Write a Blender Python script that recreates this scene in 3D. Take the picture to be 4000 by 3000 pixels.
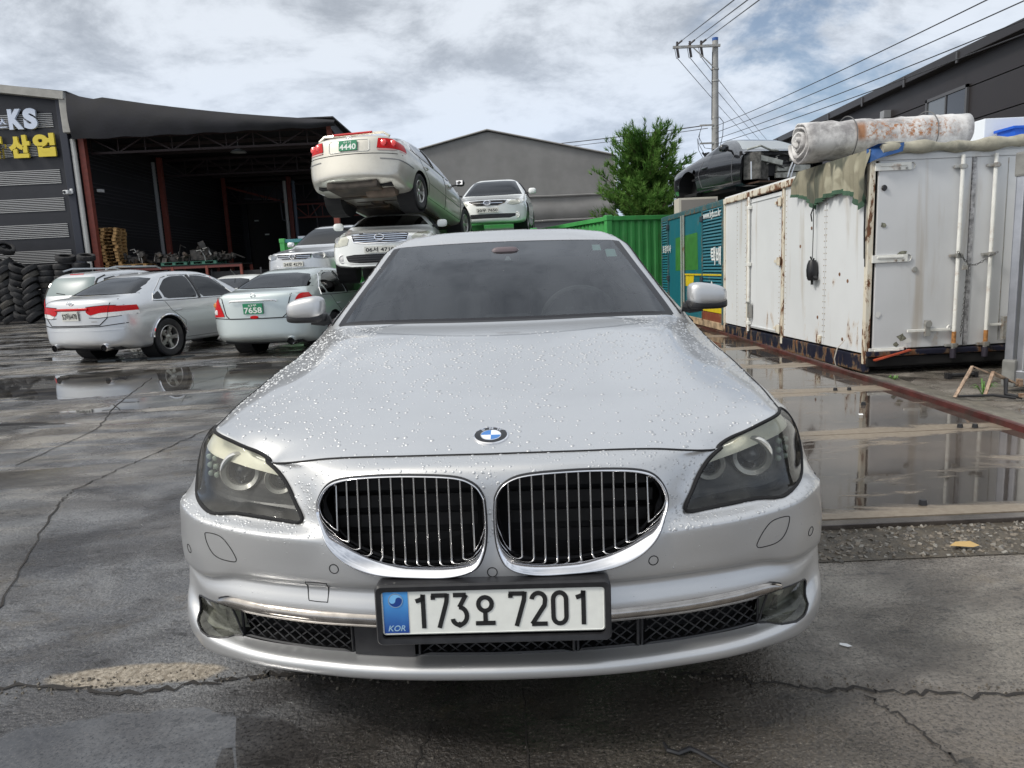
import bpy, bmesh, math, random
import numpy as np
from mathutils import Vector, Matrix, Euler, noise
from mathutils.bvhtree import BVHTree
random.seed(7)
R = math.radians
for o in list(bpy.data.objects): bpy.data.objects.remove(o)
scene = bpy.context.scene
col = scene.collection

# ------------------------------------------------------------ camera
PITCH, ROLL, CAM_H = R(9.2), 0.046, 1.24
fwd = Vector((0, math.cos(PITCH), -math.sin(PITCH)))
r0 = Vector((1, 0, 0)); u0 = r0.cross(fwd)
right = r0 * math.cos(-ROLL) + u0 * math.sin(-ROLL)
up = right.cross(fwd)
cam = bpy.data.cameras.new('camera'); camo = bpy.data.objects.new('camera', cam); col.objects.link(camo)
m = Matrix((right, up, -fwd)).transposed().to_4x4(); m.translation = Vector((0, 0, CAM_H))
camo.matrix_world = m
cam.sensor_fit = 'HORIZONTAL'; cam.sensor_width = 36; cam.lens = 36 * 1534 / 2212
cam.clip_start = 0.05; cam.clip_end = 2000
scene.camera = camo
scene.render.resolution_x, scene.render.resolution_y = 1024, 768
# ------------------------------------------------------------ node helpers
def newmat(name):
    mt = bpy.data.materials.new(name); mt.use_nodes = True
    nt = mt.node_tree; nt.nodes.clear(); return mt, nt
class N:
    def __init__(s, nt): s.nt = nt
    def __call__(s, typ, ins=None, **kw):
        n = s.nt.nodes.new('ShaderNode' + typ)
        for k, v in kw.items(): setattr(n, k, v)
        for k, v in (ins or {}).items():
            t = n.inputs[k]
            if isinstance(v, bpy.types.NodeSocket): s.nt.links.new(v, t)
            elif isinstance(v, (tuple, list)) and len(v) == 3 and t.type == 'RGBA': t.default_value = (*v, 1)
            else: t.default_value = v
        return n
    def math(s, op, a, b=0.0, c=None, clamp=False):
        d = {0: a, 1: b}
        if c is not None: d[2] = c
        return s('Math', d, operation=op, use_clamp=clamp).outputs[0]
    def ramp(s, fac, lo, hi, a=0.0, b=1.0):
        return s('MapRange', {0: fac, 1: lo, 2: hi, 3: a, 4: b}, interpolation_type='SMOOTHSTEP').outputs[0]
    def mix(s, fac, a, b, mode='MIX'):
        n = s.nt.nodes.new('ShaderNodeMix'); n.data_type = 'RGBA'; n.blend_type = mode
        for sock, v in ((n.inputs[0], fac), (n.inputs[6], a), (n.inputs[7], b)):
            if isinstance(v, bpy.types.NodeSocket): s.nt.links.new(v, sock)
            elif isinstance(v, (tuple, list)): sock.default_value = (*v[:3], 1)
            else: sock.default_value = v if sock.type != 'RGBA' else (v, v, v, 1)
        return n.outputs[2]
    def noise(s, vec, scale, detail=4, rough=.5, dist=0, sc=None):
        if sc: vec = s('Mapping', {0: vec, 3: sc}).outputs[0]
        return s('TexNoise', {0: vec, 'Scale': scale, 'Detail': detail, 'Roughness': rough, 'Distortion': dist}).outputs[0]
    def out(s, sh):
        o = s.nt.nodes.new('ShaderNodeOutputMaterial'); s.nt.links.new(sh, o.inputs[0])
    def obj(s): return s('TexCoord').outputs['Object']
    def bump(s, h, strength=.3, dist=.01, normal=None):
        d = {'Height': h, 'Strength': strength, 'Distance': dist}
        if normal: d['Normal'] = normal
        return s('Bump', d).outputs[0]
    def pbr(s, **kw):
        names = dict(base='Base Color', rough='Roughness', metal='Metallic', coat='Coat Weight', coatr='Coat Roughness',
                     normal='Normal', trans='Transmission Weight', ior='IOR', spec='Specular IOR Level', alpha='Alpha', coatn='Coat Normal',
                     emit='Emission Color', emits='Emission Strength', sheen='Sheen Weight')
        return s('BsdfPrincipled', {names[k]: v for k, v in kw.items()}).outputs[0]
MATS = {}
def simple(name, c, rough=.5, metal=0, coat=0, spec=.5, var=0.0, scale=6, bump=0, bscale=60, dirt=None, dirtamt=.5, dscale=3, streak=False):
    if name in MATS: return MATS[name]
    mt, nt = newmat(name); n = N(nt); o = n.obj()
    base = c; rg = rough
    if var:
        f = n.noise(o, scale, 5, .6)
        base = n.mix(n.ramp(f, .3, .7), tuple(x * (1 - var) for x in c), tuple(min(1, x * (1 + var)) for x in c))
        rg = n.math('ADD', n.math('MULTIPLY', f, .2), rough - .1, clamp=True)
    if dirt:
        f2 = n.noise(o, dscale, 8, .65, sc=(1, 1, .15) if streak else None)
        base = n.mix(n.math('MULTIPLY', n.ramp(f2, .62 - dirtamt * .3, .72), dirtamt + .3, clamp=True), base, dirt)
    kw = dict(base=base, rough=rg, metal=metal, coat=coat, coatr=.05, spec=spec)
    if bump: kw['normal'] = n.bump(n.noise(o, bscale, 4, .6), bump, .01)
    n.out(n.pbr(**kw)); MATS[name] = mt; return mt

# ------------------------------------------------------------ world: broken grey overcast over a Nishita sky
SUN_EL, SUN_AZ = R(44), R(248)       # azimuth clockwise from +Y
world = bpy.data.worlds.new('World'); scene.world = world; world.use_nodes = True
nt = world.node_tree; nt.nodes.clear(); n = N(nt)
tc = n('TexCoord').outputs['Generated']
sky = n('TexSky', sky_type='NISHITA', sun_disc=False, sun_elevation=SUN_EL, sun_rotation=SUN_AZ).outputs[0]
sep = n('SeparateXYZ', {0: tc}); z = sep.outputs[2]
zz = n.math('ADD', n.math('MAXIMUM', z, 0.0), .30)
pv = n('CombineXYZ', {0: n.math('DIVIDE', sep.outputs[0], zz), 1: n.math('DIVIDE', sep.outputs[1], zz), 2: 0.0}).outputs[0]
c1 = n.noise(pv, 2.2, 10, .66, .25, sc=(1, 1.25, 1)); c2 = n.noise(pv, .55, 3, .5); c3 = n.noise(pv, 5.5, 7, .62, .4)
dens = n.math('ADD', n.math('MULTIPLY', c1, .62), n.math('ADD', n.math('MULTIPLY', c2, .30), n.math('MULTIPLY', c3, .26)))
dens = n.math('ADD', dens, n.math('MULTIPLY', sep.outputs[0], -.045))
t = n.ramp(dens, .52, .70)
lowz = n.ramp(z, .02, .34)            # the air near the horizon is paler and bluer
cloud = n.mix(t, (.56, .60, .655), (.29, .32, .365))
cloud = n.mix(n.math('MULTIPLY', n.math('SUBTRACT', 1.0, lowz), .62), cloud, (.50, .60, .76))
# brighter around the sun, and a thin gap where blue shows
sd = Vector((math.sin(SUN_AZ) * math.cos(SUN_EL), math.cos(SUN_AZ) * math.cos(SUN_EL), math.sin(SUN_EL)))
dt = n('VectorMath', {0: tc, 1: tuple(sd)}, operation='DOT_PRODUCT').outputs['Value']
cloud = n.mix(n.math('MULTIPLY', n.ramp(dt, .55, 1.0), .7), cloud, (1.5, 1.45, 1.35))
gd = Vector((.393, .883, .27)).normalized()
gp = n('VectorMath', {0: tc, 1: tuple(gd)}, operation='DOT_PRODUCT').outputs['Value']
gapn = n.noise(pv, 2.6, 7, .6, .3)
gap = n.math('MULTIPLY', n.ramp(gp, .982, .996), n.ramp(gapn, .44, .60))
gap2 = n.math('MULTIPLY', n.ramp(c2, .30, .22), n.ramp(z, .35, .6))
gap = n.math('MAXIMUM', gap, gap2)
bgA = n('Background', {'Color': sky, 'Strength': .075}).outputs[0]
bgB = n('Background', {'Color': cloud, 'Strength': 1.0}).outputs[0]
mx = n('MixShader', {0: n.math('SUBTRACT', 1.0, n.math('MULTIPLY', gap, .85)), 1: bgA, 2: bgB}).outputs[0]
wo = nt.nodes.new('ShaderNodeOutputWorld'); nt.links.new(mx, wo.inputs[0])

sun = bpy.data.lights.new('sun', 'SUN'); sun.energy = 1.5; sun.angle = R(10); sun.color = (1, .96, .90)
suno = bpy.data.objects.new('sun', sun); col.objects.link(suno)
suno.rotation_euler = (-sd).to_track_quat('-Z', 'Y').to_euler()
scene.view_settings.view_transform = 'Standard'; scene.view_settings.look = 'None'
scene.view_settings.exposure = 0.50; scene.view_settings.gamma = 1
scene.view_settings.use_curve_mapping = False
scene.render.engine = 'CYCLES'

# ------------------------------------------------------------ mesh helpers
def link(name, me, parent=None, mats=None, smooth=False, M=None):
    o = bpy.data.objects.new(name, me); col.objects.link(o)
    for mt in (mats if isinstance(mats, (list, tuple)) else [mats] if mats else []): me.materials.append(mt)
    if smooth and len(me.polygons): me.polygons.foreach_set('use_smooth', [True] * len(me.polygons))
    if parent: o.parent = parent
    if M is not None: o.matrix_local = M
    return o
def mesh(name, V, F, mats=None, parent=None, smooth=False, M=None, mi=None):
    me = bpy.data.meshes.new(name); me.from_pydata([tuple(v) for v in V], [], [tuple(f) for f in F])
    if mi is not None: me.polygons.foreach_set('material_index', mi)
    me.update(); return link(name, me, parent, mats, smooth, M)
def frombm(name, bm, mats=None, parent=None, smooth=False, M=None):
    me = bpy.data.meshes.new(name); bm.to_mesh(me); bm.free(); return link(name, me, parent, mats, smooth, M)
def tag(o, label, cat, group=None):
    o['label'] = label; o['category'] = cat
    if group: o['group'] = group
    return o
def thing(name, label, cat, loc=(0, 0, 0), rot=(0, 0, 0), group=None):
    o = bpy.data.objects.new(name, None); col.objects.link(o); o.location = loc; o.rotation_euler = rot
    o.empty_display_size = .1
    return tag(o, label, cat, group)
def struct(o): o['kind'] = 'structure'; return o
class MB:
    """collects simple solids into one mesh"""
    def __init__(s): s.V = []; s.F = []; s.mi = []
    def add(s, V, F, mi=0):
        b = len(s.V); s.V += [tuple(v) for v in V]; s.F += [tuple(b + i for i in f) for f in F]; s.mi += [mi] * len(F); return s
    def box(s, c, d, M=None, mi=0, taper=None):
        V = []
        for k in (-1, 1):
            for j in (-1, 1):
                for i in (-1, 1):
                    v = Vector((i * d[0] / 2, j * d[1] / 2, k * d[2] / 2))
                    if M is not None: v = M @ v
                    V.append(v + Vector(c))
        return s.add(V, [(0,2,3,1),(4,5,7,6),(0,1,5,4),(2,6,7,3),(0,4,6,2),(1,3,7,5)], mi)
    def bar(s, a, b, w, h=None, mi=0):
        a = Vector(a); b = Vector(b); d = b - a; h = h or w
        q = d.to_track_quat('Z', 'Y').to_matrix()
        return s.box((a + b) / 2, (w, h, d.length), q, mi)
    def tube(s, pts, r, n=8, mi=0, closed=False, cap=True):
        pts = [Vector(p) for p in pts]; k = len(pts); V = []; F = []
        t = None; nrm = None
        rr = r if isinstance(r, (list, tuple)) else [r] * k
        for i, p in enumerate(pts):
            a = pts[(i - 1) % k] if (closed or i) else p; b = pts[(i + 1) % k] if (closed or i < k - 1) else p
            t = (b - a).normalized() if (b - a).length > 1e-9 else Vector((0, 0, 1))
            if nrm is None: nrm = t.orthogonal().normalized()
            nrm = (nrm - t * nrm.dot(t)); nrm = nrm.normalized() if nrm.length > 1e-6 else t.orthogonal().normalized()
            bi = t.cross(nrm)
            for j in range(n):
                an = 2 * math.pi * j / n; V.append(p + (nrm * math.cos(an) + bi * math.sin(an)) * rr[i])
        for i in range(k if closed else k - 1):
            for j in range(n):
                F.append((i*n+j, i*n+(j+1)%n, ((i+1)%k)*n+(j+1)%n, ((i+1)%k)*n+j))
        if cap and not closed: F.append(tuple(range(n - 1, -1, -1))); F.append(tuple((k-1)*n + j for j in range(n)))
        return s.add(V, F, mi)
    def lathe(s, prof, c=(0, 0, 0), axis='Z', n=24, mi=0, M=None):
        V = []; F = []
        for (r, h) in prof:
            for j in range(n):
                a = 2 * math.pi * j / n; p = (r * math.cos(a), r * math.sin(a), h)
                if axis == 'X': p = (p[2], p[0], p[1])
                if axis == 'Y': p = (p[0], p[2], p[1])
                v = Vector(p)
                if M is not None: v = M @ v
                V.append(v + Vector(c))
        for i in range(len(prof) - 1):
            for j in range(n):
                F.append((i*n+j, i*n+(j+1)%n, (i+1)*n+(j+1)%n, (i+1)*n+j))
        return s.add(V, F, mi)
    def prism(s, poly, fn0, fn1, mi=0):
        n = len(poly); V = [fn0(*p) for p in poly] + [fn1(*p) for p in poly]
        F = [tuple(range(n - 1, -1, -1)), tuple(range(n, 2 * n))] + [(i, (i+1)%n, n+(i+1)%n, n+i) for i in range(n)]
        return s.add(V, F, mi)
    def build(s, name, mats=None, parent=None, smooth=False, M=None, bevel=0):
        me = bpy.data.meshes.new(name); me.from_pydata([tuple(v) for v in s.V], [], s.F)
        me.polygons.foreach_set('material_index', s.mi)
        bm = bmesh.new(); bm.from_mesh(me); bmesh.ops.recalc_face_normals(bm, faces=bm.faces)
        if bevel: bmesh.ops.bevel(bm, geom=bm.edges[:], offset=bevel, segments=2, affect='EDGES', profile=.6, clamp_overlap=True)
        bm.to_mesh(me); bm.free()
        o = link(name, me, parent, mats, smooth, M)
        if smooth: autosmooth(me)
        return o
def autosmooth(me, ang=35):
    bm = bmesh.new(); bm.from_mesh(me)
    for e in bm.edges:
        if len(e.link_faces) == 2 and e.calc_face_angle(0) > R(ang): e.smooth = False
    bm.to_mesh(me); bm.free()
def boxo(name, c, d, mt, parent=None, bevel=0, M=None): return MB().box(c, d, M).build(name, mt, parent, bevel=bevel)

def text_mesh(body, w=None, h=None, extrude=.002, offset=0.0, shear=0):
    cu = bpy.data.curves.new('t', 'FONT'); cu.body = body; cu.size = 1; cu.extrude = extrude; cu.offset = offset; cu.shear = shear
    cu.resolution_u = 5
    o = bpy.data.objects.new('t', cu); col.objects.link(o)
    dg = bpy.context.evaluated_depsgraph_get(); dg.update()
    me = bpy.data.meshes.new_from_object(o.evaluated_get(dg))
    bpy.data.objects.remove(o); bpy.data.curves.remove(cu)
    n_ = len(me.vertices); co = np.zeros(n_ * 3); me.vertices.foreach_get('co', co); co = co.reshape(-1, 3)
    mn, mx_ = co.min(0), co.max(0); sz = mx_ - mn
    sx = w / sz[0] if w else h / sz[1]; sy = h / sz[1] if h else sx
    co[:, 0] = (co[:, 0] - (mn[0] + mx_[0]) / 2) * sx; co[:, 1] = (co[:, 1] - (mn[1] + mx_[1]) / 2) * sy
    me.vertices.foreach_set('co', co.ravel()); me.materials.clear(); me.update(); return me
def text(name, body, w, h, mt, parent, M, extrude=.002, offset=0.0, shear=0):
    me = text_mesh(body, w, h, extrude, offset, shear); me.name = name
    return link(name, me, parent, mt, False, M)
def FR(origin, xdir, ydir):           # frame: x along text, y up of text
    x = Vector(xdir).normalized(); y = Vector(ydir); y = (y - x * y.dot(x)).normalized(); zc = x.cross(y)
    m_ = Matrix((x, y, zc)).transposed().to_4x4(); m_.translation = Vector(origin); return m_

# ------------------------------------------------------------ clipping a mesh by a scalar field
def polyfield(poly):
    A_ = np.array(poly, float); B_ = np.roll(A_, -1, 0)
    def f(p):                           # signed distance, negative inside
        d = np.full(len(p), 1e9); ins = np.zeros(len(p), bool)
        for a, b in zip(A_, B_):
            e = b - a; w_ = p - a; t_ = np.clip((w_ @ e) / (e @ e + 1e-12), 0, 1)
            d = np.minimum(d, np.hypot(*(w_ - t_[:, None] * e).T))
            c = ((a[1] > p[:, 1]) != (b[1] > p[:, 1])) & (p[:, 0] < (b[0]-a[0]) * (p[:, 1]-a[1]) / (b[1]-a[1] + 1e-12) + a[0])
            ins ^= c
        return np.where(ins, -d, d)
    return f
def clip(V, F, fld, mask=None):
    """V array, F list of index tuples, fld per-vertex values; mask: faces that may be cut. -> V, inside, outside"""
    V = [tuple(v) for v in V]; cache = {}; ins = []; outs = []
    fv = list(fld)
    def cross(a, b):
        k = (a, b) if a < b else (b, a)
        if k not in cache:
            t_ = fv[a] / (fv[a] - fv[b]); va, vb = V[a], V[b]
            V.append(tuple(va[i] + (vb[i] - va[i]) * t_ for i in range(3))); fv.append(0.0); cache[k] = len(V) - 1
        return cache[k]
    for q, f in enumerate(F):
        if mask is not None and not mask[q]: outs.append(f); continue
        s_ = [fv[i] < 0 for i in f]
        if all(s_): ins.append(f); continue
        if not any(s_): outs.append(f); continue
        A1 = []; B1 = []
        for i in range(len(f)):
            a, b = f[i], f[(i + 1) % len(f)]
            (A1 if s_[i] else B1).append(a)
            if s_[i] != s_[(i + 1) % len(f)]:
                c = cross(a, b); A1.append(c); B1.append(c)
        if len(A1) > 2: ins.append(tuple(A1))
        if len(B1) > 2: outs.append(tuple(B1))
    return V, ins, outs
def compact(V, F):
    idx = {}; VV = []; FF = []
    for f in F:
        g_ = []
        for i in f:
            if i not in idx: idx[i] = len(VV); VV.append(V[i])
            g_.append(idx[i])
        FF.append(tuple(g_))
    return VV, FF
def smooth_closed(poly, k=6):
    """Catmull-Rom resample of a closed outline"""
    p = np.array(poly, float); n_ = len(p); out = []
    for i in range(n_):
        a, b, c, d = p[(i-1) % n_], p[i], p[(i+1) % n_], p[(i+2) % n_]
        for j in range(k):
            t_ = j / k
            out.append(.5 * ((2*b) + (-a+c)*t_ + (2*a-5*b+4*c-d)*t_*t_ + (-a+3*b-3*c+d)*t_**3))
    return np.array(out)
def boundary_loops(F):
    ed = {}
    for f in F:
        for i in range(len(f)):
            a, b = f[i], f[(i+1) % len(f)]
            ed[(a, b)] = 1
    nxt = {a: b for (a, b) in ed if (b, a) not in ed}
    loops = []
    while nxt:
        s0 = next(iter(nxt)); L_ = [s0]; c = nxt.pop(s0)
        while c != s0 and c in nxt: L_.append(c); c = nxt.pop(c)
        loops.append(L_)
    return loops
# ------------------------------------------------------------ hero car body surface
GX = [0, .3, .5, .65, .75, .83, .885, .92, .935, .94]
GY = [0, .02, .06, .115, .17, .24, .31, .40, .52, .7]
def pchip(x, y, xs):
    x = np.asarray(x, float); y = np.asarray(y, float); n = len(x)
    if n == 1: return np.full(len(xs), y[0])
    h = np.diff(x); d = np.diff(y) / h
    s = np.zeros(n)
    if n == 2: s[:] = d[0]
    else:
        for i in range(1, n - 1):      # Catmull-Rom like tangents, limited softly
            a = (d[i-1] * h[i] + d[i] * h[i-1]) / (h[i] + h[i-1])
            lim = 3.0 * min(abs(d[i-1]), abs(d[i])) if d[i-1] * d[i] > 0 else 0.6*min(abs(d[i-1]), abs(d[i]))
            s[i] = max(-lim, min(lim, a))
        s[0] = 1.5 * d[0] - .5 * s[1]; s[-1] = 1.5 * d[-1] - .5 * s[-2]
    i = np.clip(np.searchsorted(x, xs) - 1, 0, n - 2)
    t = (xs - x[i]) / h[i]; t2 = t * t; t3 = t2 * t
    return (2*t3-3*t2+1)*y[i] + (t3-2*t2+t)*h[i]*s[i] + (-2*t3+3*t2)*y[i+1] + (t3-t2)*h[i]*s[i+1]
def g(x): return float(pchip(GX, GY, np.array([min(abs(x), .94)]))[0])
def P(u, x, off, z): return (u, x, g(x) + off, z)
AY, AZ, AR = .88, .355, .39
def A(th, x=.936): return (1.0, x, AY - AR * math.cos(R(th)), AZ + AR * math.sin(R(th)))
ROWS = [
 # lip underside, nose, crest, ledge
 [P(0,0,.14,.275),P(.3,.4,.14,.275),P(.5,.66,.12,.265),P(.6,.77,.10,.25),(.68,.83,.36,.245),(.8,.87,.44,.24),(1,.90,.50,.235)],
 [P(0,0,.03,.263),P(.3,.4,.03,.262),P(.5,.66,.025,.258),P(.6,.79,.02,.246),(.68,.865,.315,.24),(.8,.915,.41,.238),(1,.93,.495,.235)],
 [P(0,0,.004,.272),P(.3,.4,.004,.270),P(.5,.67,.004,.266),P(.6,.80,.002,.262),(.68,.878,.303,.262),(.8,.922,.41,.262),(1,.934,.492,.26)],
 [P(0,0,0,.292),P(.3,.4,0,.290),P(.5,.67,0,.29),P(.6,.80,0,.295),(.68,.882,.303,.30),(.8,.925,.41,.30),(1,.936,.49,.30)],
 [P(0,0,.012,.305),P(.3,.4,.010,.303),P(.5,.67,.012,.303),P(.6,.80,.016,.308),(.68,.882,.310,.325),(.8,.926,.41,.325),(1,.937,.489,.325)],
 [P(0,0,.058,.311),P(.3,.4,.056,.310),P(.5,.67,.05,.310),P(.6,.79,.045,.318),(.68,.880,.325,.345),(.8,.926,.412,.345),(1,.937,.488,.345)],
 # behind the intake, chrome, upper apron
 [P(0,0,.050,.33),P(.3,.4,.05,.33),P(.5,.68,.045,.33),P(.6,.79,.045,.335),(.68,.878,.335,.36),(.8,.925,.414,.36),(1,.937,.489,.36)],
 [P(0,0,.030,.395),P(.3,.4,.03,.397),P(.5,.68,.03,.395),P(.6,.795,.035,.385),(.68,.874,.34,.39),(.8,.924,.416,.39),(1,.937,.490,.39)],
 [P(0,0,.020,.43),P(.3,.4,.02,.432),P(.5,.68,.022,.426),P(.6,.795,.032,.412),(.68,.873,.34,.41),(.8,.923,.418,.412),(1,.937,.493,.412)],
 [P(0,0,.036,.487),P(.3,.4,.036,.487),P(.5,.66,.040,.480),P(.6,.78,.046,.448),(.68,.868,.34,.43),(.8,.922,.42,.43),(1,.937,.497,.43)],
 [P(0,0,.024,.499),P(.3,.4,.022,.499),P(.5,.66,.020,.495),P(.6,.785,.018,.468),(.68,.880,.325,.455),(.8,.926,.422,.45),(1,.937,.503,.45)],
 [P(0,0,.020,.55),P(.3,.4,.016,.55),P(.5,.665,.012,.55),P(.6,.80,.008,.55),(.68,.886,.322,.55),(.8,.928,.428,.54),A(18)],
 [P(0,0,.024,.60),P(.3,.4,.018,.605),P(.36,.48,.012,.612),P(.5,.67,.009,.616),P(.6,.80,.005,.621),(.68,.889,.320,.625),(.8,.930,.437,.608),A(27)],
 [P(0,0,.027,.622),P(.3,.4,.022,.620),P(.36,.48,.018,.622),P(.5,.67,.015,.626),P(.6,.80,.011,.631),(.68,.885,.326,.635),(.8,.929,.443,.618),A(33)],
 [P(0,0,.030,.65),P(.3,.4,.036,.645),P(.36,.475,.060,.638),P(.5,.67,.062,.640),P(.6,.795,.060,.648),(.68,.868,.365,.660),(.8,.922,.465,.65),A(40)],
 [P(0,0,.035,.70),P(.3,.4,.044,.70),P(.36,.475,.082,.690),P(.5,.67,.088,.695),P(.6,.795,.09,.70),(.68,.864,.40,.715),(.8,.918,.50,.70),A(50)],
 [P(0,0,.044,.765),P(.15,.2,.044,.765),P(.3,.39,.060,.752),P(.36,.49,.105,.742),P(.5,.67,.125,.748),P(.6,.79,.128,.762),(.68,.852,.415,.77),(.8,.912,.55,.755),A(66)],
 [P(0,0,.060,.787),P(.15,.2,.060,.786),P(.3,.395,.082,.774),P(.37,.51,.12,.765),P(.5,.68,.15,.785),P(.6,.785,.152,.798),(.68,.838,.42,.795),(.8,.908,.575,.775),A(74)],
 [(0,0,.111,.80),(.15,.2,.122,.798),(.3,.40,.152,.790),(.37,.53,.190,.772),(.42,.588,.232,.765),(.5,.68,.285,.798),(.6,.77,.345,.822),(.68,.825,.43,.812),(.8,.905,.60,.79),A(84,.938)],
 [(0,0,.20,.826),(.15,.2,.207,.825),(.3,.40,.232,.818),(.4,.55,.272,.808),(.5,.68,.345,.826),(.6,.775,.43,.836),(.68,.835,.53,.824),(.8,.908,.68,.795),A(97,.939)],
 [(0,0,.40,.870),(.15,.2,.403,.869),(.3,.40,.42,.865),(.4,.565,.445,.858),(.5,.69,.50,.855),(.6,.785,.57,.852),(.68,.85,.65,.837),(.8,.915,.77,.80),A(112,.940)],
 [(0,0,.70,.920),(.15,.2,.70,.920),(.3,.42,.705,.916),(.4,.60,.715,.908),(.5,.71,.74,.890),(.6,.80,.79,.872),(.68,.868,.86,.852),(.8,.925,.94,.80),A(135,.940)],
 [(0,0,1.0,.972),(.15,.2,1.0,.971),(.3,.43,1.005,.966),(.4,.62,1.01,.950),(.5,.72,1.03,.918),(.6,.81,1.07,.900),(.68,.882,1.12,.878),(.8,.935,1.17,.81),A(160,.940)],
 [(0,0,1.22,1.003),(.15,.2,1.22,1.002),(.3,.44,1.24,.998),(.4,.64,1.27,.985),(.5,.74,1.31,.952),(.6,.825,1.35,.925),(.68,.892,1.38,.895),(.8,.942,1.40,.82),(1,.93,1.30,.27)],
 [(0,0,1.43,1.020),(.15,.22,1.45,1.020),(.3,.48,1.53,1.018),(.4,.66,1.61,1.012),(.5,.765,1.685,1.002),(.55,.81,1.68,.985),(.6,.845,1.67,.962),(.68,.898,1.66,.925),(.8,.945,1.66,.83),(1,.92,1.60,.235)],
 # windscreen
 [(0,0,1.455,1.030),(.15,.22,1.475,1.030),(.3,.48,1.55,1.028),(.4,.66,1.63,1.022),(.5,.765,1.705,1.010),(.55,.815,1.72,.998),(.6,.85,1.72,.972),(.68,.90,1.72,.93),(.8,.946,1.72,.83),(1,.92,1.68,.23)],
 [(0,0,1.73,1.160),(.15,.2,1.745,1.159),(.3,.44,1.80,1.155),(.4,.60,1.86,1.150),(.5,.712,1.92,1.134),(.55,.765,1.945,1.112),(.6,.835,1.95,1.045),(.68,.905,1.95,.955),(.8,.948,1.95,.84),(1,.915,1.95,.23)],
 [(0,0,2.01,1.283),(.15,.19,2.02,1.282),(.3,.41,2.06,1.277),(.4,.55,2.10,1.270),(.5,.655,2.15,1.256),(.55,.712,2.175,1.232),(.6,.805,2.19,1.11),(.68,.907,2.2,.975),(.8,.949,2.2,.84),(1,.915,2.2,.23)],
 [(0,0,2.285,1.386),(.15,.17,2.29,1.385),(.3,.37,2.315,1.382),(.4,.50,2.34,1.378),(.5,.603,2.365,1.370),(.55,.662,2.385,1.345),(.6,.775,2.42,1.18),(.68,.907,2.45,.985),(.8,.950,2.45,.84),(1,.915,2.45,.23)],
 [(0,0,2.31,1.397),(.15,.17,2.315,1.396),(.3,.37,2.34,1.392),(.4,.50,2.365,1.386),(.5,.60,2.39,1.378),(.55,.655,2.41,1.352),(.6,.770,2.45,1.19),(.68,.907,2.48,.985),(.8,.950,2.48,.84),(1,.915,2.48,.23)],
 [(0,0,2.47,1.443),(.15,.17,2.47,1.441),(.3,.36,2.48,1.435),(.4,.485,2.50,1.424),(.5,.585,2.52,1.408),(.55,.64,2.54,1.375),(.6,.762,2.56,1.20),(.68,.907,2.58,.988),(.8,.950,2.58,.84),(1,.915,2.58,.23)],
 [(0,0,2.70,1.468),(.15,.17,2.70,1.466),(.3,.36,2.70,1.460),(.4,.475,2.71,1.448),(.5,.575,2.72,1.428),(.55,.632,2.73,1.392),(.6,.755,2.74,1.21),(.68,.907,2.75,.99),(.8,.950,2.75,.84),(1,.915,2.75,.23)],
 [(0,0,3.10,1.478),(.15,.17,3.10,1.476),(.3,.36,3.10,1.470),(.4,.475,3.10,1.456),(.5,.57,3.10,1.434),(.55,.628,3.10,1.396),(.6,.752,3.10,1.21),(.68,.905,3.10,.992),(.8,.950,3.10,.84),(1,.915,3.10,.23)],
 [(0,0,3.60,1.460),(.15,.17,3.60,1.458),(.3,.36,3.60,1.450),(.4,.47,3.60,1.434),(.5,.56,3.60,1.410),(.55,.618,3.60,1.375),(.6,.742,3.60,1.20),(.68,.90,3.60,.995),(.8,.945,3.58,.84),(1,.915,3.50,.24)],
 [(0,0,3.95,1.410),(.15,.17,3.95,1.408),(.3,.36,3.95,1.398),(.4,.46,3.95,1.382),(.5,.54,3.95,1.355),(.55,.60,3.95,1.325),(.6,.73,3.9,1.18),(.68,.89,3.85,.998),(.8,.940,3.70,.84),(1,.938,3.565,.30)],
 [(0,0,4.35,1.230),(.15,.18,4.35,1.229),(.3,.40,4.33,1.222),(.4,.50,4.32,1.21),(.5,.58,4.30,1.19),(.55,.66,4.25,1.16),(.6,.76,4.15,1.08),(.68,.885,4.02,.99),(.8,.938,3.9,.88),(1,.938,3.70,.62)],
 [(0,0,4.62,1.100),(.15,.2,4.62,1.100),(.3,.43,4.60,1.095),(.4,.55,4.58,1.09),(.5,.65,4.55,1.075),(.55,.72,4.50,1.05),(.6,.80,4.42,1.01),(.68,.88,4.3,.965),(.8,.932,4.15,.86),(1,.937,3.95,.745)],
 [(0,0,4.95,1.080),(.15,.2,4.95,1.080),(.3,.43,4.93,1.072),(.4,.55,4.91,1.06),(.5,.66,4.87,1.04),(.6,.79,4.75,.99),(.68,.86,4.62,.94),(.8,.92,4.45,.83),(1,.935,4.20,.66)],
 [(0,0,5.03,1.03),(.15,.2,5.03,1.03),(.3,.43,5.01,1.02),(.5,.67,4.94,.98),(.6,.79,4.84,.92),(.68,.86,4.72,.87),(.8,.92,4.56,.77),(1,.933,4.30,.55)],
 [(0,0,5.07,.75),(.3,.43,5.05,.75),(.5,.68,4.98,.73),(.6,.80,4.88,.70),(.68,.87,4.77,.66),(.8,.92,4.6,.58),(1,.93,4.33,.42)],
 [(0,0,5.08,.50),(.3,.43,5.06,.50),(.5,.68,4.99,.49),(.6,.80,4.89,.47),(.68,.87,4.78,.44),(.8,.92,4.6,.4),(1,.93,4.34,.32)],
 [(0,0,5.02,.28),(.3,.43,5.0,.28),(.5,.68,4.93,.28),(.6,.80,4.85,.27),(.68,.86,4.75,.26),(.8,.90,4.6,.25),(1,.91,4.34,.24)],
]
NU, SV = 130, 9
US = np.linspace(0, 1, NU + 1)
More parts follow.
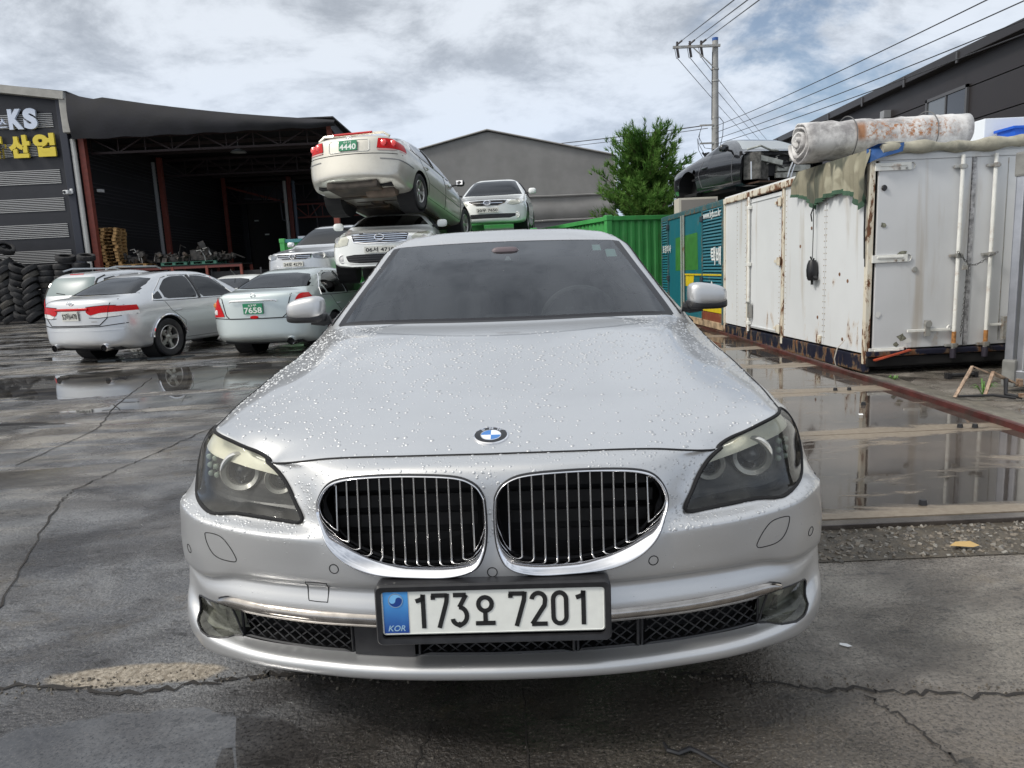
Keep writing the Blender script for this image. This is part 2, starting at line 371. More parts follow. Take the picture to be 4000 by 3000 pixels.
def hero_grid():
    K = []
    for row in ROWS:
        a = np.array(row)
        K.append(np.stack([pchip(a[:, 0], a[:, k], US) for k in (1, 2, 3)], 1))
    K = np.array(K)                       # rows x u x 3
    n = len(ROWS)
    # chord parameter per row
    d = np.linalg.norm(np.diff(K, axis=0), axis=2).mean(1) ** .7
    T = np.concatenate([[0], np.cumsum(d)])
    segs = [max(3, min(16, int(round(x / .012)))) for x in np.linalg.norm(np.diff(K, axis=0), axis=2).mean(1)]
    ts = []; idx = []
    for i in range(n - 1):
        for j in range(segs[i]):
            ts.append(T[i] + (T[i+1] - T[i]) * j / segs[i]); idx.append(i + j / segs[i])
    ts.append(T[-1]); idx.append(n - 1.0)
    ts = np.array(ts)
    G = np.zeros((len(ts), NU + 1, 3))
    for u in range(NU + 1):
        for k in range(3):
            G[:, u, k] = pchip(T, K[:, u, k], ts)
    return G, np.array(idx)
HG, HIDX = hero_grid()
HX, HY, HYAW, HROLL = -.072, 1.56, R(-1.5), .009
_m = np.clip((HG[..., 0] - .74) / .16, 0, 1) * np.clip((HG[..., 2] - .52) / .16, 0, 1) * np.clip((1.9 - HG[..., 1]) / .6, 0, 1)
HG[..., 0] -= .018 * _m
# ============================================================ MATERIALS
def carpaint(name, c, rough=.30, metal=.75, dirt=.0, wet=False, coat=.9):
    mt, nt = newmat(name); n = N(nt); o = n.obj()
    f = n.noise(o, 900, 2, .5)
    base = n.mix(f, tuple(x * .90 for x in c), tuple(min(1, x * 1.08) for x in c))
    rg = rough
    if dirt:
        d = n.math('MULTIPLY', n.ramp(n.noise(o, 2.3, 9, .7), .42, .75), dirt)
        base = n.mix(d, base, (.20, .18, .15)); rg = n.math('ADD', n.math('MULTIPLY', d, .5), rough)
    if wet:     # shallow film of water near the screen, with its dried rim
        sp = n('SeparateXYZ', {0: o}); ax = n.math('ABSOLUTE', sp.outputs[0])
        ex = n.math('DIVIDE', ax, .62); ey = n.math('DIVIDE', n.math('SUBTRACT', sp.outputs[1], n.math('SUBTRACT', 1.33, n.math('MULTIPLY', n.math('MULTIPLY', ax, ax), -.35))), .20)
        e = n.math('ADD', n.math('MULTIPLY', ex, ex), n.math('MULTIPLY', ey, ey))
        e = n.math('ADD', e, n.math('MULTIPLY', n.math('SUBTRACT', n.noise(o, 9, 4), .5), .25))
        rim = n.math('MULTIPLY', n.ramp(e, .78, .9), n.ramp(e, 1.04, .95))
        base = n.mix(n.math('MULTIPLY', rim, .7), base, (.16, .165, .17))
        inn = n.ramp(e, 1.0, .85)
        base = n.mix(n.math('MULTIPLY', inn, .38), base, (.24, .25, .26))
        rg = n.math('ADD', n.math('MULTIPLY', inn, .12), rg)
    rg = n.math('ADD', rg, n.math('MULTIPLY', n.math('SUBTRACT', n.noise(o, 3.5, 4), .5), .06))
    wv = n.bump(n.noise(o, 2.2, 2, .4), .05, .02)
    n.out(n.pbr(base=base, rough=rg, metal=metal, coat=coat, coatr=.05, normal=wv, coatn=wv)); return mt
def glassdark(name, tint=(.30, .33, .33), gl=.02, ior=1.5):
    mt, nt = newmat(name); n = N(nt)
    fr = n('Fresnel', {'IOR': ior}).outputs[0]
    a = n('BsdfTransparent', {'Color': tint}).outputs[0]; b = n('BsdfGlossy', {'Color': (.95, .97, 1.0), 'Roughness': gl}).outputs[0]
    n.out(n('MixShader', {0: n.math('ADD', fr, .03, clamp=True), 1: a, 2: b}).outputs[0]); return mt
SILVER = carpaint('silver_paint', (.585, .588, .59), .38, .74, coat=.55)
SILVER_WET = carpaint('silver_paint_hood', (.585, .592, .60), .36, .74, wet=True, coat=.65)
CHROME = simple('chrome', (.82, .82, .84), .06, 1.0, var=.05, scale=20)
CHROME_OLD = simple('chrome_dull', (.42, .39, .36), .14, 1.0, var=.15, scale=25)
BLACKP = simple('black_plastic', (.018, .018, .020), .42, var=.2, scale=30)
BLACKG = simple('black_gloss', (.010, .010, .012), .10, var=.1)
BLACKM = simple('black_matt', (.006, .006, .007), .85)
RUBBER = simple('tyre_rubber', (.022, .022, .024), .75, var=.3, scale=12, dirt=(.09, .08, .07), dirtamt=.3)
ALLOY = simple('alloy', (.55, .54, .52), .32, .9, var=.1, dirt=(.15, .12, .08), dirtamt=.4)
WSGLASS = glassdark('windscreen_glass', (.50, .54, .53))
SIDEGLASS = glassdark('side_glass', (.05, .055, .06), ior=1.36)
INTER = simple('interior', (.045, .044, .045), .7, var=.2)
WHITEP = simple('plate_white', (.80, .81, .76), .35, var=.03, scale=40)
INK = simple('ink_black', (.012, .012, .012), .5)
REDL = simple('red_lens', (.50, .003, .006), .35, coat=.08, spec=.2, var=.25, scale=60)
ORANGEL = simple('amber_lens', (.65, .25, .05), .2, coat=1)
WHITEL = simple('clear_lens', (.80, .79, .77), .2, coat=.5, var=.08, scale=50)
def droplet_mat():
    mt, nt = newmat('water'); n = N(nt)
    fr = n('Fresnel', {'IOR': 1.33}).outputs[0]
    a = n('BsdfTransparent', {'Color': (.90, .93, .96)}).outputs[0]
    b = n('BsdfGlossy', {'Color': (1, 1, 1), 'Roughness': .02}).outputs[0]
    rf = n('BsdfRefraction', {'Color': (.96, .98, 1), 'Roughness': 0.0, 'IOR': 1.33}).outputs[0]
    n.out(n('MixShader', {0: fr, 1: n('MixShader', {0: .75, 1: a, 2: rf}).outputs[0], 2: b}).outputs[0]); return mt
WATER = droplet_mat()
BEAD = simple('water_bead', (.50, .51, .52), .50, .72)
def lens_mat(name, tint=(.80, .82, .80), haze=.06, hc=(.6, .58, .5)):
    mt, nt = newmat(name); n = N(nt); o = n.obj()
    fr = n('Fresnel', {'IOR': 1.45}).outputs[0]
    a = n('BsdfTransparent', {'Color': tint}).outputs[0]; b = n('BsdfGlossy', {'Color': (1, 1, 1), 'Roughness': .05}).outputs[0]
    d = n('BsdfDiffuse', {'Color': hc}).outputs[0]
    s1 = n('MixShader', {0: n.math('MULTIPLY', n.ramp(n.noise(o, 14, 6, .6), .3, .8), haze), 1: a, 2: d}).outputs[0]
    n.out(n('MixShader', {0: fr, 1: s1, 2: b}).outputs[0]); return mt
HLENS = lens_mat('headlamp_lens', (.84, .84, .82), .05)
FLENS = lens_mat('fog_lens', (.72, .73, .67), .55, (.30, .305, .26))

# ============================================================ HERO CAR
hero = thing('parked_car', 'large silver saloon with wet hood and twin chrome kidney grille filling the foreground', 'car',
             (HX, HY, 0), (0, 0, 0))
hero.rotation_mode = 'ZYX'
hero.matrix_world = Matrix.Translation((HX, HY, 0)) @ Matrix.Rotation(HYAW, 4, 'Z') @ Matrix.Rotation(HROLL, 4, 'Y')
nr, nu = HG.shape[:2]
HV = []
for i in range(nr):
    for j in range(nu): HV.append(tuple(HG[i, j]))
for i in range(nr):
    for j in range(nu): HV.append((-HG[i, j, 0], HG[i, j, 1], HG[i, j, 2]))
def hid(s, i, j): return i * nu + j if (s > 0 or j == 0) else nr * nu + i * nu + j
HF = []; HT = []
def zone(r, u):
    if 25 <= r < 28 and u < .49:
        if r < 25.12 or r > 27.93 or u > .468: return 'frit'
        return 'windscreen'
    if 25 <= r < 28 and u < .507: return 'frit'
    if 24.45 <= r < 25 and u < .5: return 'cowl'
    if 18 <= r < 24.45 and u < .67: return 'hood'
    if 26.0 <= r < 34.2 and .572 < u < .655:
        if 29.85 < r < 30.35 or 33.0 < r < 33.35: return 'pillar_trim'
        return 'side_window'
    if 25.6 <= r < 34.6 and .562 < u < .665: return 'pillar_trim'
    if 30.65 <= r < 32.0 and u < .3: return 'sunroof'
    if 28 <= r < 34 and u < .56: return 'roof'
    if 34.1 <= r < 36 and u < .48: return 'rear_window'
    if r >= 38.3: return 'rear_bumper'
    if 36 <= r and u < .58: return 'trunk_lid'
    if u >= .66 and 24.3 <= r < 30.1: return 'front_door'
    if u >= .66 and 30.1 <= r < 33.2: return 'rear_door'
    if r < 18 and not (u >= .67 and r >= 13.3): return 'bumper'
    if r < 24.6: return 'fender'
    return 'body'
for s in (1, -1):
    for i in range(nr - 1):
        r_ = (HIDX[i] + HIDX[i+1]) / 2
        for j in range(nu - 1):
            q = (hid(s, i, j), hid(s, i, j+1), hid(s, i+1, j+1), hid(s, i+1, j))
            HF.append(q if s > 0 else q[::-1]); HT.append((zone(r_, (US[j] + US[j+1]) / 2), s, r_))
hbv = BVHTree.FromPolygons([Vector(v) for v in HV], HF)
def fs(x, z):
    """front-projected surface point and outward normal"""
    h = hbv.ray_cast(Vector((x, -1, z)), Vector((0, 1, 0)))
    if h[0] is None:
        h = hbv.find_nearest(Vector((x, .1, z)))
    nn = h[1]
    if nn.y > 0: nn = -nn
    return h[0], nn
def clipT(V, F, T, fld, mask):
    """clip carrying face tags"""
    V2 = [tuple(v) for v in V]; iF = []; iT = []; oF = []; oT = []; cache = {}; fv = list(fld)
    def cross(a, b):
        k = (a, b) if a < b else (b, a)
        if k not in cache:
            t_ = fv[a] / (fv[a] - fv[b]); va, vb = V2[a], V2[b]
            V2.append(tuple(va[i] + (vb[i] - va[i]) * t_ for i in range(3))); fv.append(0.0); cache[k] = len(V2) - 1
        return cache[k]
    for q, f in enumerate(F):
        if not mask[q]: oF.append(f); oT.append(T[q]); continue
        s_ = [fv[i] < 0 for i in f]
        if all(s_): iF.append(f); iT.append(T[q]); continue
        if not any(s_): oF.append(f); oT.append(T[q]); continue
        A1 = []; B1 = []
        for i in range(len(f)):
            a, b = f[i], f[(i + 1) % len(f)]
            (A1 if s_[i] else B1).append(a)
            if s_[i] != s_[(i + 1) % len(f)]: c = cross(a, b); A1.append(c); B1.append(c)
        if len(A1) > 2: iF.append(tuple(A1)); iT.append(T[q])
        if len(B1) > 2: oF.append(tuple(B1)); oT.append(T[q])
    return V2, iF, iT, oF, oT
KID = smooth_closed([(.012,.699),(.017,.723),(.036,.748),(.078,.7645),(.165,.770),(.277,.768),(.35,.759),(.393,.741),(.418,.707),(.424,.671),(.407,.63),(.381,.588),(.34,.557),(.277,.536),(.188,.530),(.10,.530),(.042,.5475),(.019,.585),(.011,.635)], 5)
HLP = smooth_closed([(.785,.762),(.935,.793),(1.07,.818),(1.20,.822),(1.30,.815),(1.335,.79),(1.325,.745),(1.285,.70),(1.20,.664),(1.10,.650),(1.01,.642),(.955,.637),(.905,.638),(.875,.644),(.825,.644),(.73,.641),(.64,.638),(.580,.638),(.575,.642),(.625,.672),(.68,.714),(.735,.743)], 4)
OPN = np.array([(-1,.311),(.86,.309),(.92,.303),(.98,.299),(1.04,.301),(1.09,.312),(1.125,.334),(1.145,.358),(1.14,.372),(1.04,.386),(.935,.394),(.86,.397),(-1,.397)])
def arr(V): return np.array(V)
def fmask(F, V, cond): 
    a = arr(V); c = np.array([a[list(f)].mean(0) for f in F]); return cond(c)
CF = {}
def do_clip(poly, key, coordf, cond, V, F, T, per_side=True):
    a = arr(V); fld = polyfield(poly)(coordf(a)); m_ = fmask(F, V, cond)
    V, iF, iT, F, T = clipT(V, F, T, fld, m_); CF[key] = (iF, iT); return V, F, T
V_, F_, T_ = HV, HF, HT
V_, F_, T_ = do_clip(KID, 'kid', lambda a: np.stack([np.abs(a[:, 0]), a[:, 2]], 1), lambda c: (c[:, 1] < .2) & (c[:, 2] > .5) & (c[:, 2] < .8), V_, F_, T_)
V_, F_, T_ = do_clip(HLP, 'hl', lambda a: np.stack([np.abs(a[:, 0]) + a[:, 1], a[:, 2]], 1), lambda c: (c[:, 1] < .7) & (c[:, 2] > .6) & (c[:, 2] < .86), V_, F_, T_)
V_, F_, T_ = do_clip(OPN, 'opn', lambda a: np.stack([np.abs(a[:, 0]) + a[:, 1], a[:, 2]], 1), lambda c: (c[:, 1] < .6) & (c[:, 2] > .29) & (c[:, 2] < .41) , V_, F_, T_)
zmat = dict(windscreen=WSGLASS, frit=simple('frit', (.012, .011, .013), .3, spec=.22), cowl=BLACKP, hood=SILVER_WET, side_window=SIDEGLASS, pillar_trim=BLACKG, sunroof=BLACKG,
            roof=SILVER, rear_window=SIDEGLASS)
znames = dict(frit='windscreen_border', cowl='cowl_panel', pillar_trim='window_trim')
by = {}
for f, t in zip(F_, T_):
    k = t[0]
    if k in ('front_door', 'rear_door', 'side_window', 'fender', 'pillar_trim', 'body'): k = (k, t[1])
    by.setdefault(k, []).append(f)
HP = {}
for k, fl in by.items():
    kk, sd_ = (k if isinstance(k, tuple) else (k, 0))
    vv, ff = compact(V_, fl)
    HP[k] = mesh(znames.get(kk, kk), vv, ff, zmat.get(kk, SILVER), hero, True)
bumper = HP['bumper']

def recess(name, iF, iT, side, depth, mt, parent, back=True, V=None):
    V = V or V_
    fl = [f for f, t in zip(iF, iT) if side == 0 or t[1] == side]
    vv, ff = compact(V, fl); n0 = len(vv)
    W = [(v[0], v[1] + depth, v[2]) for v in vv]
    F2 = list(ff) if back else []
    for lp in boundary_loops(ff):
        b = len(W)
        for i in lp: W.append((vv[i][0], vv[i][1] + .0005, vv[i][2]))
        for q in range(len(lp)):
            p_ = (q + 1) % len(lp); F2.append((b + q, b + p_, lp[p_], lp[q]))
    return mesh(name, W, F2, mt, parent, False), vv, ff
def looppts(iF, iT, side):
    fl = [f for f, t in zip(iF, iT) if t[1] == side]; vv, ff = compact(V_, fl)
    lp = max(boundary_loops(ff), key=len); return [Vector(vv[i]) for i in lp]
# ---- kidney grilles
kiF, kiT = CF['kid']
def inset(poly, dists):
    p = np.array(poly); nx = np.roll(p, -1, 0) - np.roll(p, 1, 0); nrm = np.stack([-nx[:, 1], nx[:, 0]], 1); nrm /= np.linalg.norm(nrm, axis=1)[:, None]
    area = .5 * np.sum(p[:, 0] * np.roll(p[:, 1], -1) - np.roll(p[:, 0], -1) * p[:, 1])
    if area < 0: nrm = -nrm
    return p + nrm * np.asarray(dists)[:, None]
kc = KID.mean(0)
def kt(x_, z_):
    low = max(0, -(z_ - kc[1]) / .12); ou = min(1, max(0, (x_ - kc[0]) / .18)); return .0095 + .013 * low + .011 * min(1, low) * ou + .004 * ou
kth = np.array([kt(x_, z_) for x_, z_ in KID])
for side in (1, -1):
    gk = bpy.data.objects.new('kidney_grille', None); col.objects.link(gk); gk.parent = hero
    recess('grille_recess', kiF, kiT, side, .13, BLACKM, gk)
    loops = []
    for (fi, yo) in ((-.06, .003), (-.03, -.009), (.06, -.013), (.16, -.012), (.5, -.001), (.88, .012), (1.0, .020), (1.04, .05)):
        lp = []
        for (x_, z_), in zip(inset(KID, kth * fi)): 
            q, _n = fs(side * x_, z_); lp.append((q.x, q.y + yo, q.z))
        loops.append(lp)
    V = [p for l in loops for p in l]; k = len(KID)
    F = [(a * k + i, a * k + (i + 1) % k, (a + 1) * k + (i + 1) % k, (a + 1) * k + i) for a in range(len(loops) - 1) for i in range(k)]
    mesh('grille_frame', V, F, CHROME, gk, True)
    g2 = MB().tube([Vector(p) + Vector((0, -.0035, 0)) for p in loops[0]], .0034, 6, closed=True); g2.build('grille_seal', BLACKP, gk, True)
    inner = inset(KID, kth * .95)
    for q in range(13):
        x_ = .043 + q * .0280
        zs_ = []
        for a, b in zip(inner, np.roll(inner, -1, 0)):
            if (a[0] - x_) * (b[0] - x_) < 0: zs_.append(a[1] + (b[1] - a[1]) * (x_ - a[0]) / (b[0] - a[0]))
        if len(zs_) < 2: continue
        z0, z1 = min(zs_) - .004, max(zs_) + .004; sl = MB(); pts = []
        for t_ in np.linspace(0, 1, 9):
            zz_ = z0 + (z1 - z0) * t_; p, _ = fs(side * x_, zz_); pts.append(Vector((p.x, p.y, zz_)))
        a0_, a1_ = pts[0].y + .034, pts[-1].y + .026
        for q2, p in enumerate(pts): t_ = q2 / 8; p.y = a0_ + (a1_ - a0_) * t_
        V = []; F = []
        sec = [(-.0016, .006), (-.0024, .0018), (-.0012, 0), (.0012, 0), (.0024, .0018), (.0016, .006), (.001, .026), (-.001, .026)]
        for p in pts: V += [(p.x + a, p.y + b, p.z) for a, b in sec]
        for a in range(len(pts) - 1):
            for i in range(8): F.append((a*8+i, a*8+(i+1) % 8, (a+1)*8+(i+1) % 8, (a+1)*8+i))
        mesh('slat', V, F, simple('chrome_slat', (.52, .51, .50), .10, 1.0), gk, True)
    bk = MB()
    for zc in (.575, .625, .675, .72): bk.box((side * .22, .16, zc), (.36, .01, .032))
    bk.build('radiator_shutter', simple('shutter_black', (.009, .009, .010), .6), gk)
# ---- headlamps
hiF, hiT = CF['hl']
RINGS = {1: [(.686, .242, .727, .052), (.560, .192, .722, .040)], -1: [(-.686, .242, .727, .052), (-.562, .188, .717, .038)]}
for side in (1, -1):
    hp = bpy.data.objects.new('headlight', None); col.objects.link(hp); hp.parent = hero
    rc, vv, ff = recess('housing', hiF, hiT, side, .085, simple('lamp_housing', (.030, .032, .035), .3, .3, var=.3), hp)
    # glass a touch proud of the body
    lv = [(v[0] * 1.002, v[1] - .003, v[2]) for v in vv]
    mesh('lens', lv, ff, HLENS, hp, True)
    pts = looppts(hiF, hiT, side)
    for _ in range(10): pts = [(pts[i-1] + pts[i] * 2 + pts[(i+1) % len(pts)]) / 4 for i in range(len(pts))]
    MB().tube([p + Vector((0, -.001, 0)) for p in pts[::2]], .0056, 6, closed=True).build('seal', BLACKM, hp, True)
    # cream reflector lid along the top: inner faces above a sloping line
    a = arr(vv); fld = np.array([(.772 + .022 * (abs(v[0]) - .55) + .0 ) - v[2] for v in vv])
    fld = np.array([(.738 + (.040 if side > 0 else .030) * (abs(v[0]) - .55) / .25) - v[2] for v in vv])
    V2, ins, outs = clip(vv, ff, fld)
    cv, cf = compact(V2, [f for f in ins if V2[f[0]][1] < .40])
    lidm = simple('lamp_lid', (.84, .83, .70) if side > 0 else (.80, .73, .52), .35, coat=.6, var=.1, scale=9)
    mesh('lamp_lid', [(v[0] * .996, v[1] + .004, v[2] - .001) for v in cv], cf, lidm, hp, True)
    # black lower bezel and rings
    for (x_, y_, z_, r_) in RINGS[side]:
        c = (x_, y_ + .046, z_)
        Mx = Matrix.Rotation(side * R(-8), 4, 'Z') @ Matrix.Rotation(R(-4), 4, 'X')
        MB().lathe([(r_ * .70, .012), (r_ * .74, -.006), (r_ * .95, -.014), (r_ * 1.05, -.006), (r_ * 1.08, .012)], c, 'Y', 40, M=Mx).build('light_ring', simple('light_ring', (.56, .56, .53), .25, .1, coat=.8), hp, True)
        MB().lathe([(r_ * .70, .010), (r_ * .62, .030), (r_ * .56, .034)], c, 'Y', 36, M=Mx).build('reflector', CHROME, hp, True)
        MB().lathe([(0.0001, .004), (r_ * .2, .006), (r_ * .40, .014), (r_ * .54, .028), (r_ * .58, .040)], c, 'Y', 32, M=Mx).build('projector', simple('projector', (.035, .045, .06), .05, 0, coat=1), hp, True)
    for q in range(6):
        x_ = side * (.772 + .026 * (q % 2)); z_ = .706 + .024 * (q // 2); y_ = (.325 + .022 * (q % 2)) + .004
        MB().lathe([(.0001, -.004), (.006, -.003), (.0085, .0), (.0085, .01)], (x_, y_, z_), 'Y', 14).build('bulb', simple('led_green', (.33, .40, .33), .15, coat=1), hp, True)
# ---- lower opening with fog lamps
oiF, oiT = CF['opn']
rc, ov, of = recess('lower_intake', oiF, oiT, 0, .07, BLACKM, hero)
def yy(x, z): return fs(x, z)[0].y
for side in (1, -1):
    st = []; zt_, zb_ = .424, .397
    for x_ in np.linspace(.20, .735, 46):
        k = max(0, (x_ - .66) / .075); zt = .4285 - .006 * (x_ > .99) - .020 * k ** 2; zb = .3985 + .004 * k
        if zt < zb + .003: zt = zb + .003
        # smooth base curve so the strip is even
        yb = g(x_) + .028; yt = g(x_) + .020
        st.append(((side * x_, yb - .002, zb - .003), (side * x_, yb - .012, zb), (side * x_, yt - .008, zt), (side * x_, yt + .006, zt + .003)))
    V = [p for q in st for p in q]; F = [(i*4+j, i*4+j+1, (i+1)*4+j+1, (i+1)*4+j) for i in range(45) for j in range(3)]
    mesh('chrome_strip', V, F, CHROME_OLD, hero, True)
    MB().tube([Vector(q[3]) + Vector((0, 0, .001)) for q in st], .002, 5).build('strip_seal', BLACKP, hero)
    # fog lamp: curved glass filling the outer end
    fp = bpy.data.objects.new('fog_light', None); col.objects.link(fp); fp.parent = hero
    aa = arr(ov); fld = .862 + .10 * (.395 - aa[:, 2]) * (-1.2) - (np.abs(aa[:, 0]) + aa[:, 1]) ; fld = np.where(aa[:, 0] * side > 0, fld, 1.0)
    V2, ins, outs = clip(ov, of, fld)
    cv, cf = compact(V2, ins)
    mesh('lens', [(v[0], v[1] + .006, v[2]) for v in cv], cf, FLENS, fp, True)
    lv_, lf_ = compact(V2, ins)
    mesh('bowl', [(v[0], v[1] + .045, v[2]) for v in lv_], lf_, simple('fog_bowl', (.33, .34, .31), .35, .4, var=.3, scale=20), fp, True)
    MB().lathe([(.0001, -.004), (.012, -.002), (.018, .006), (.018, .02)], (side * .742, .222, .376), 'Y', 18).build('bulb', simple('bulb_white', (.95, .95, .92), .1, .5, coat=1), fp, True)
    for lp in boundary_loops(cf):
        MB().tube([Vector(cv[i]) for i in lp[::2]], .0028, 6, closed=True).build('seal', BLACKP, fp)
# diamond lattice in the opening
def lattice(x0, x1, name):
    gm = MB(); zl, zh = .309, .399
    st_ = .034
    xs_ = np.arange(x0 - .2, x1 + .2, st_)
    for x_ in xs_:
        for d_ in (1, -1):
            a = (x_, zl); b = (x_ + d_ * .115, zh); P_ = []
            for t_ in np.linspace(0, 1, 7):
                xx = a[0] + (b[0] - a[0]) * t_; zz_ = a[1] + (b[1] - a[1]) * t_
                if x0 <= xx <= x1: P_.append(Vector((xx, g(xx) + .062 + (.002 if d_ > 0 else 0), zz_)))
            if len(P_) > 1: gm.tube(P_, .0026, 4)
    fr_ = [Vector((x, g(x) + .055, z)) for x, z in [(x0, zl)] + [(x0 + (x1 - x0) * i / 14, zl + .003) for i in range(1, 14)] + [(x1, zl), (x1, zh)] + [(x1 - (x1 - x0) * i / 14, zh) for i in range(1, 14)] + [(x0, zh)]]
    gm.tube(fr_, .004, 5, closed=True)
    return gm.build(name, BLACKP, hero)
for a_, b_ in ((-.675, -.36), (.36, .675), (-.19, .19), (.20, .35)): lattice(a_, b_, 'lower_grille')
pn = MB()
V = []; F = []
for i, x_ in enumerate(np.linspace(-.352, -.20, 8)): V += [(x_, g(x_) + .045, .309), (x_, g(x_) + .045, .40)]
F = [(2*i, 2*i+2, 2*i+3, 2*i+1) for i in range(7)]
mesh('blanking_panel', V, F, BLACKP, hero)
# ---- seams drawn as narrow dark grooves on the shell
def gridline(rr, us, lift=.0004):
    i = int(np.argmin(np.abs(HIDX - rr))); return [Vector(HG[i, int(round(u_ * NU))]) for u_ in us]
def seam(name, pts, r=.0024, parent=hero):
    return MB().tube(pts, r, 5).build(name, BLACKM, parent)
irow = lambda rr: int(np.argmin(np.abs(HIDX - rr)))
i18 = irow(18); jh = int(np.argmin(np.abs(US - .67)))
ftop = [Vector(HG[i18, j]) for j in range(0, jh + 1)]
ftop = [p for p in ftop if p.x < .578]
seam('hood_seam', [Vector((-p.x, p.y, p.z)) for p in ftop[::-1]] + ftop[1:], .0032)
for side in (1, -1):
    mir = lambda L_: [Vector((p.x * side, p.y, p.z)) for p in L_]
    seam('hood_seam', mir([Vector(HG[i, jh]) for i in range(irow(18.1), irow(24.45), 2)]), .003)
    i13 = irow(13.3)
    seam('fender_seam', mir([Vector(HG[i13, j]) for j in range(int(.74 * NU), NU + 1)]))
    for rr in (24.3, 30.1, 33.2):
        seam('door_seam', mir([Vector(HG[irow(rr), j]) for j in range(int(.665 * NU), NU + 1, 2)]))
    seam('window_moulding', mir([Vector(HG[i, int(.664 * NU)]) for i in range(irow(25.6), irow(34.5), 2)]), .006)
    seam('roof_moulding', mir([Vector(HG[i, int(.553 * NU)]) for i in range(irow(25.1), irow(34), 2)]), .005)
    # parking sensors, washer and tow covers
    def outline(name, pts, r=.0016, closed=True):
        return MB().tube([fs(x_, z_)[0] for x_, z_ in pts], r, 5, closed=closed).build(name, BLACKM, hero)
    for (x_, z_) in ((.383, .544), (.838, .522)) + (((0.0, .538),) if side > 0 else ()):
        outline('parking_sensor', [(side * x_ + .0115 * math.cos(a), z_ + .0115 * math.sin(a) * (1.0)) for a in np.linspace(0, 2*math.pi, 17)[:-1]], .0013)
    wp = smooth_closed([(.750,.590),(.744,.598),(.715,.600),(.690,.594),(.668,.572),(.654,.548),(.654,.538),(.665,.533),(.705,.533),(.730,.543),(.745,.566)], 4)
    outline('washer_cover', [(side * a, b) for a, b in wp], .0013)
tp = smooth_closed([(-.458,.503),(-.412,.503),(-.407,.498),(-.409,.456),(-.414,.452),(-.452,.452),(-.460,.457),(-.463,.498)], 3)
MB().tube([fs(a, b)[0] for a, b in tp], .0013, 5, closed=True).build('tow_cover', BLACKM, hero)
# ---- emblem
ep, en = fs(0, .825)
Me = Matrix.Translation(ep - en * .001) @ Matrix((Vector((1, 0, 0)), en.cross(Vector((1, 0, 0))).normalized(), en)).transposed().to_4x4()
eb = bpy.data.objects.new('emblem', None); col.objects.link(eb); eb.parent = hero; eb.matrix_local = Me
rr_ = .0445
MB().lathe([(rr_, -.002), (rr_, .0035), (rr_ * .93, .0050), (rr_ * .92, .0038)], n=48).build('rim', CHROME, eb, True)
MB().lathe([(rr_ * .925, .0036), (rr_ * .57, .0044)], n=48).build('black_ring', BLACKG, eb, True)
MB().lathe([(rr_ * .60, .0042), (rr_ * .59, .0052), (rr_ * .56, .0052), (rr_ * .55, .0040)], n=48).build('inner_rim', CHROME, eb, True)
for q in range(4):
    V = [(0, 0, .0045)] + [(rr_ * .565 * math.cos(R(90 * q + a)), rr_ * .565 * math.sin(R(90 * q + a)), .0045) for a in range(0, 91, 10)]
    F = [(0, i, i + 1) for i in range(1, 10)]
    mesh('quadrant', V, F, simple('emblem_blue', (.01, .16, .50), .15, coat=1) if q % 2 == 1 else simple('emblem_white', (.82, .84, .86), .15, coat=1), eb)
for ch, an in (('B', 128), ('M', 90), ('W', 52)):
    p = (rr_ * .76 * math.cos(R(an)), rr_ * .76 * math.sin(R(an)), .0046)
    text('letter', ch, None, rr_ * .24, CHROME, eb, Matrix.Translation(p) @ Matrix.Rotation(R(an - 90), 4, 'Z'), .0005, .03)
# ---- licence plate
PZ, PXc, PY = .462, .0, -.010
lp = bpy.data.objects.new('licence_plate', None); col.objects.link(lp); lp.parent = hero; lp.matrix_local = Matrix.Translation((PXc, PY, PZ)) @ Matrix.Rotation(R(-2), 4, 'X')
def rrect(w, h, r, z, n=5):
    out = []
    for cx, cy, a0 in ((w/2-r, h/2-r, 0), (-w/2+r, h/2-r, 90), (-w/2+r, -h/2+r, 180), (w/2-r, -h/2+r, 270)):
        for i in range(n + 1): a = R(a0 + 90 * i / n); out.append((cx + r*math.cos(a), z, cy + r*math.sin(a)))
    return out
def ring_between(name, loops, mt, parent, cap0=False, capl=False, smooth=False):
    k = len(loops[0]); V = [p for l in loops for p in l]
    F = [(a*k+i, a*k+(i+1) % k, (a+1)*k+(i+1) % k, (a+1)*k+i) for a in range(len(loops)-1) for i in range(k)]
    if cap0: F.append(tuple(range(k)))
    if capl: F.append(tuple((len(loops)-1)*k+i for i in range(k)))
    return mesh(name, V, F, mt, parent, smooth)
ring_between('plate_holder', [rrect(.548, .150, .014, .036), rrect(.548, .150, .014, -.006), rrect(.540, .142, .012, -.012), rrect(.520, .118, .010, -.010), rrect(.518, .116, .010, .0)], BLACKP, lp, cap0=True)
for v in lp.children[0].data.vertices:
    if v.co.z < -.05: v.co.z -= .006
    if v.co.z > .05: v.co.z -= .009
ring_between('plate', [rrect(.520, .114, .009, .002), rrect(.520, .114, .009, -.0045), rrect(.514, .108, .007, -.006), rrect(.512, .106, .006, -.005)], WHITEP, lp, cap0=True, capl=True)
def blueband():
    mt, nt = newmat('plate_blue'); n = N(nt); o = n.obj(); sp = n('SeparateXYZ', {0: o})
    c = n.mix(n.ramp(n.math('ADD', sp.outputs[2], n.math('MULTIPLY', n.noise(o, 18, 2), .03)), -.045, .06), (.008, .05, .28), (.07, .32, .72))
    n.out(n.pbr(base=c, rough=.2, coat=.8)); return mt
BB = blueband()
V = [(-.2555, -.0062, -.052), (-.197, -.0062, -.052), (-.197, -.0062, .052), (-.2555, -.0062, .052)]
mesh('blue_band', V, [(0, 1, 2, 3)], BB, lp)
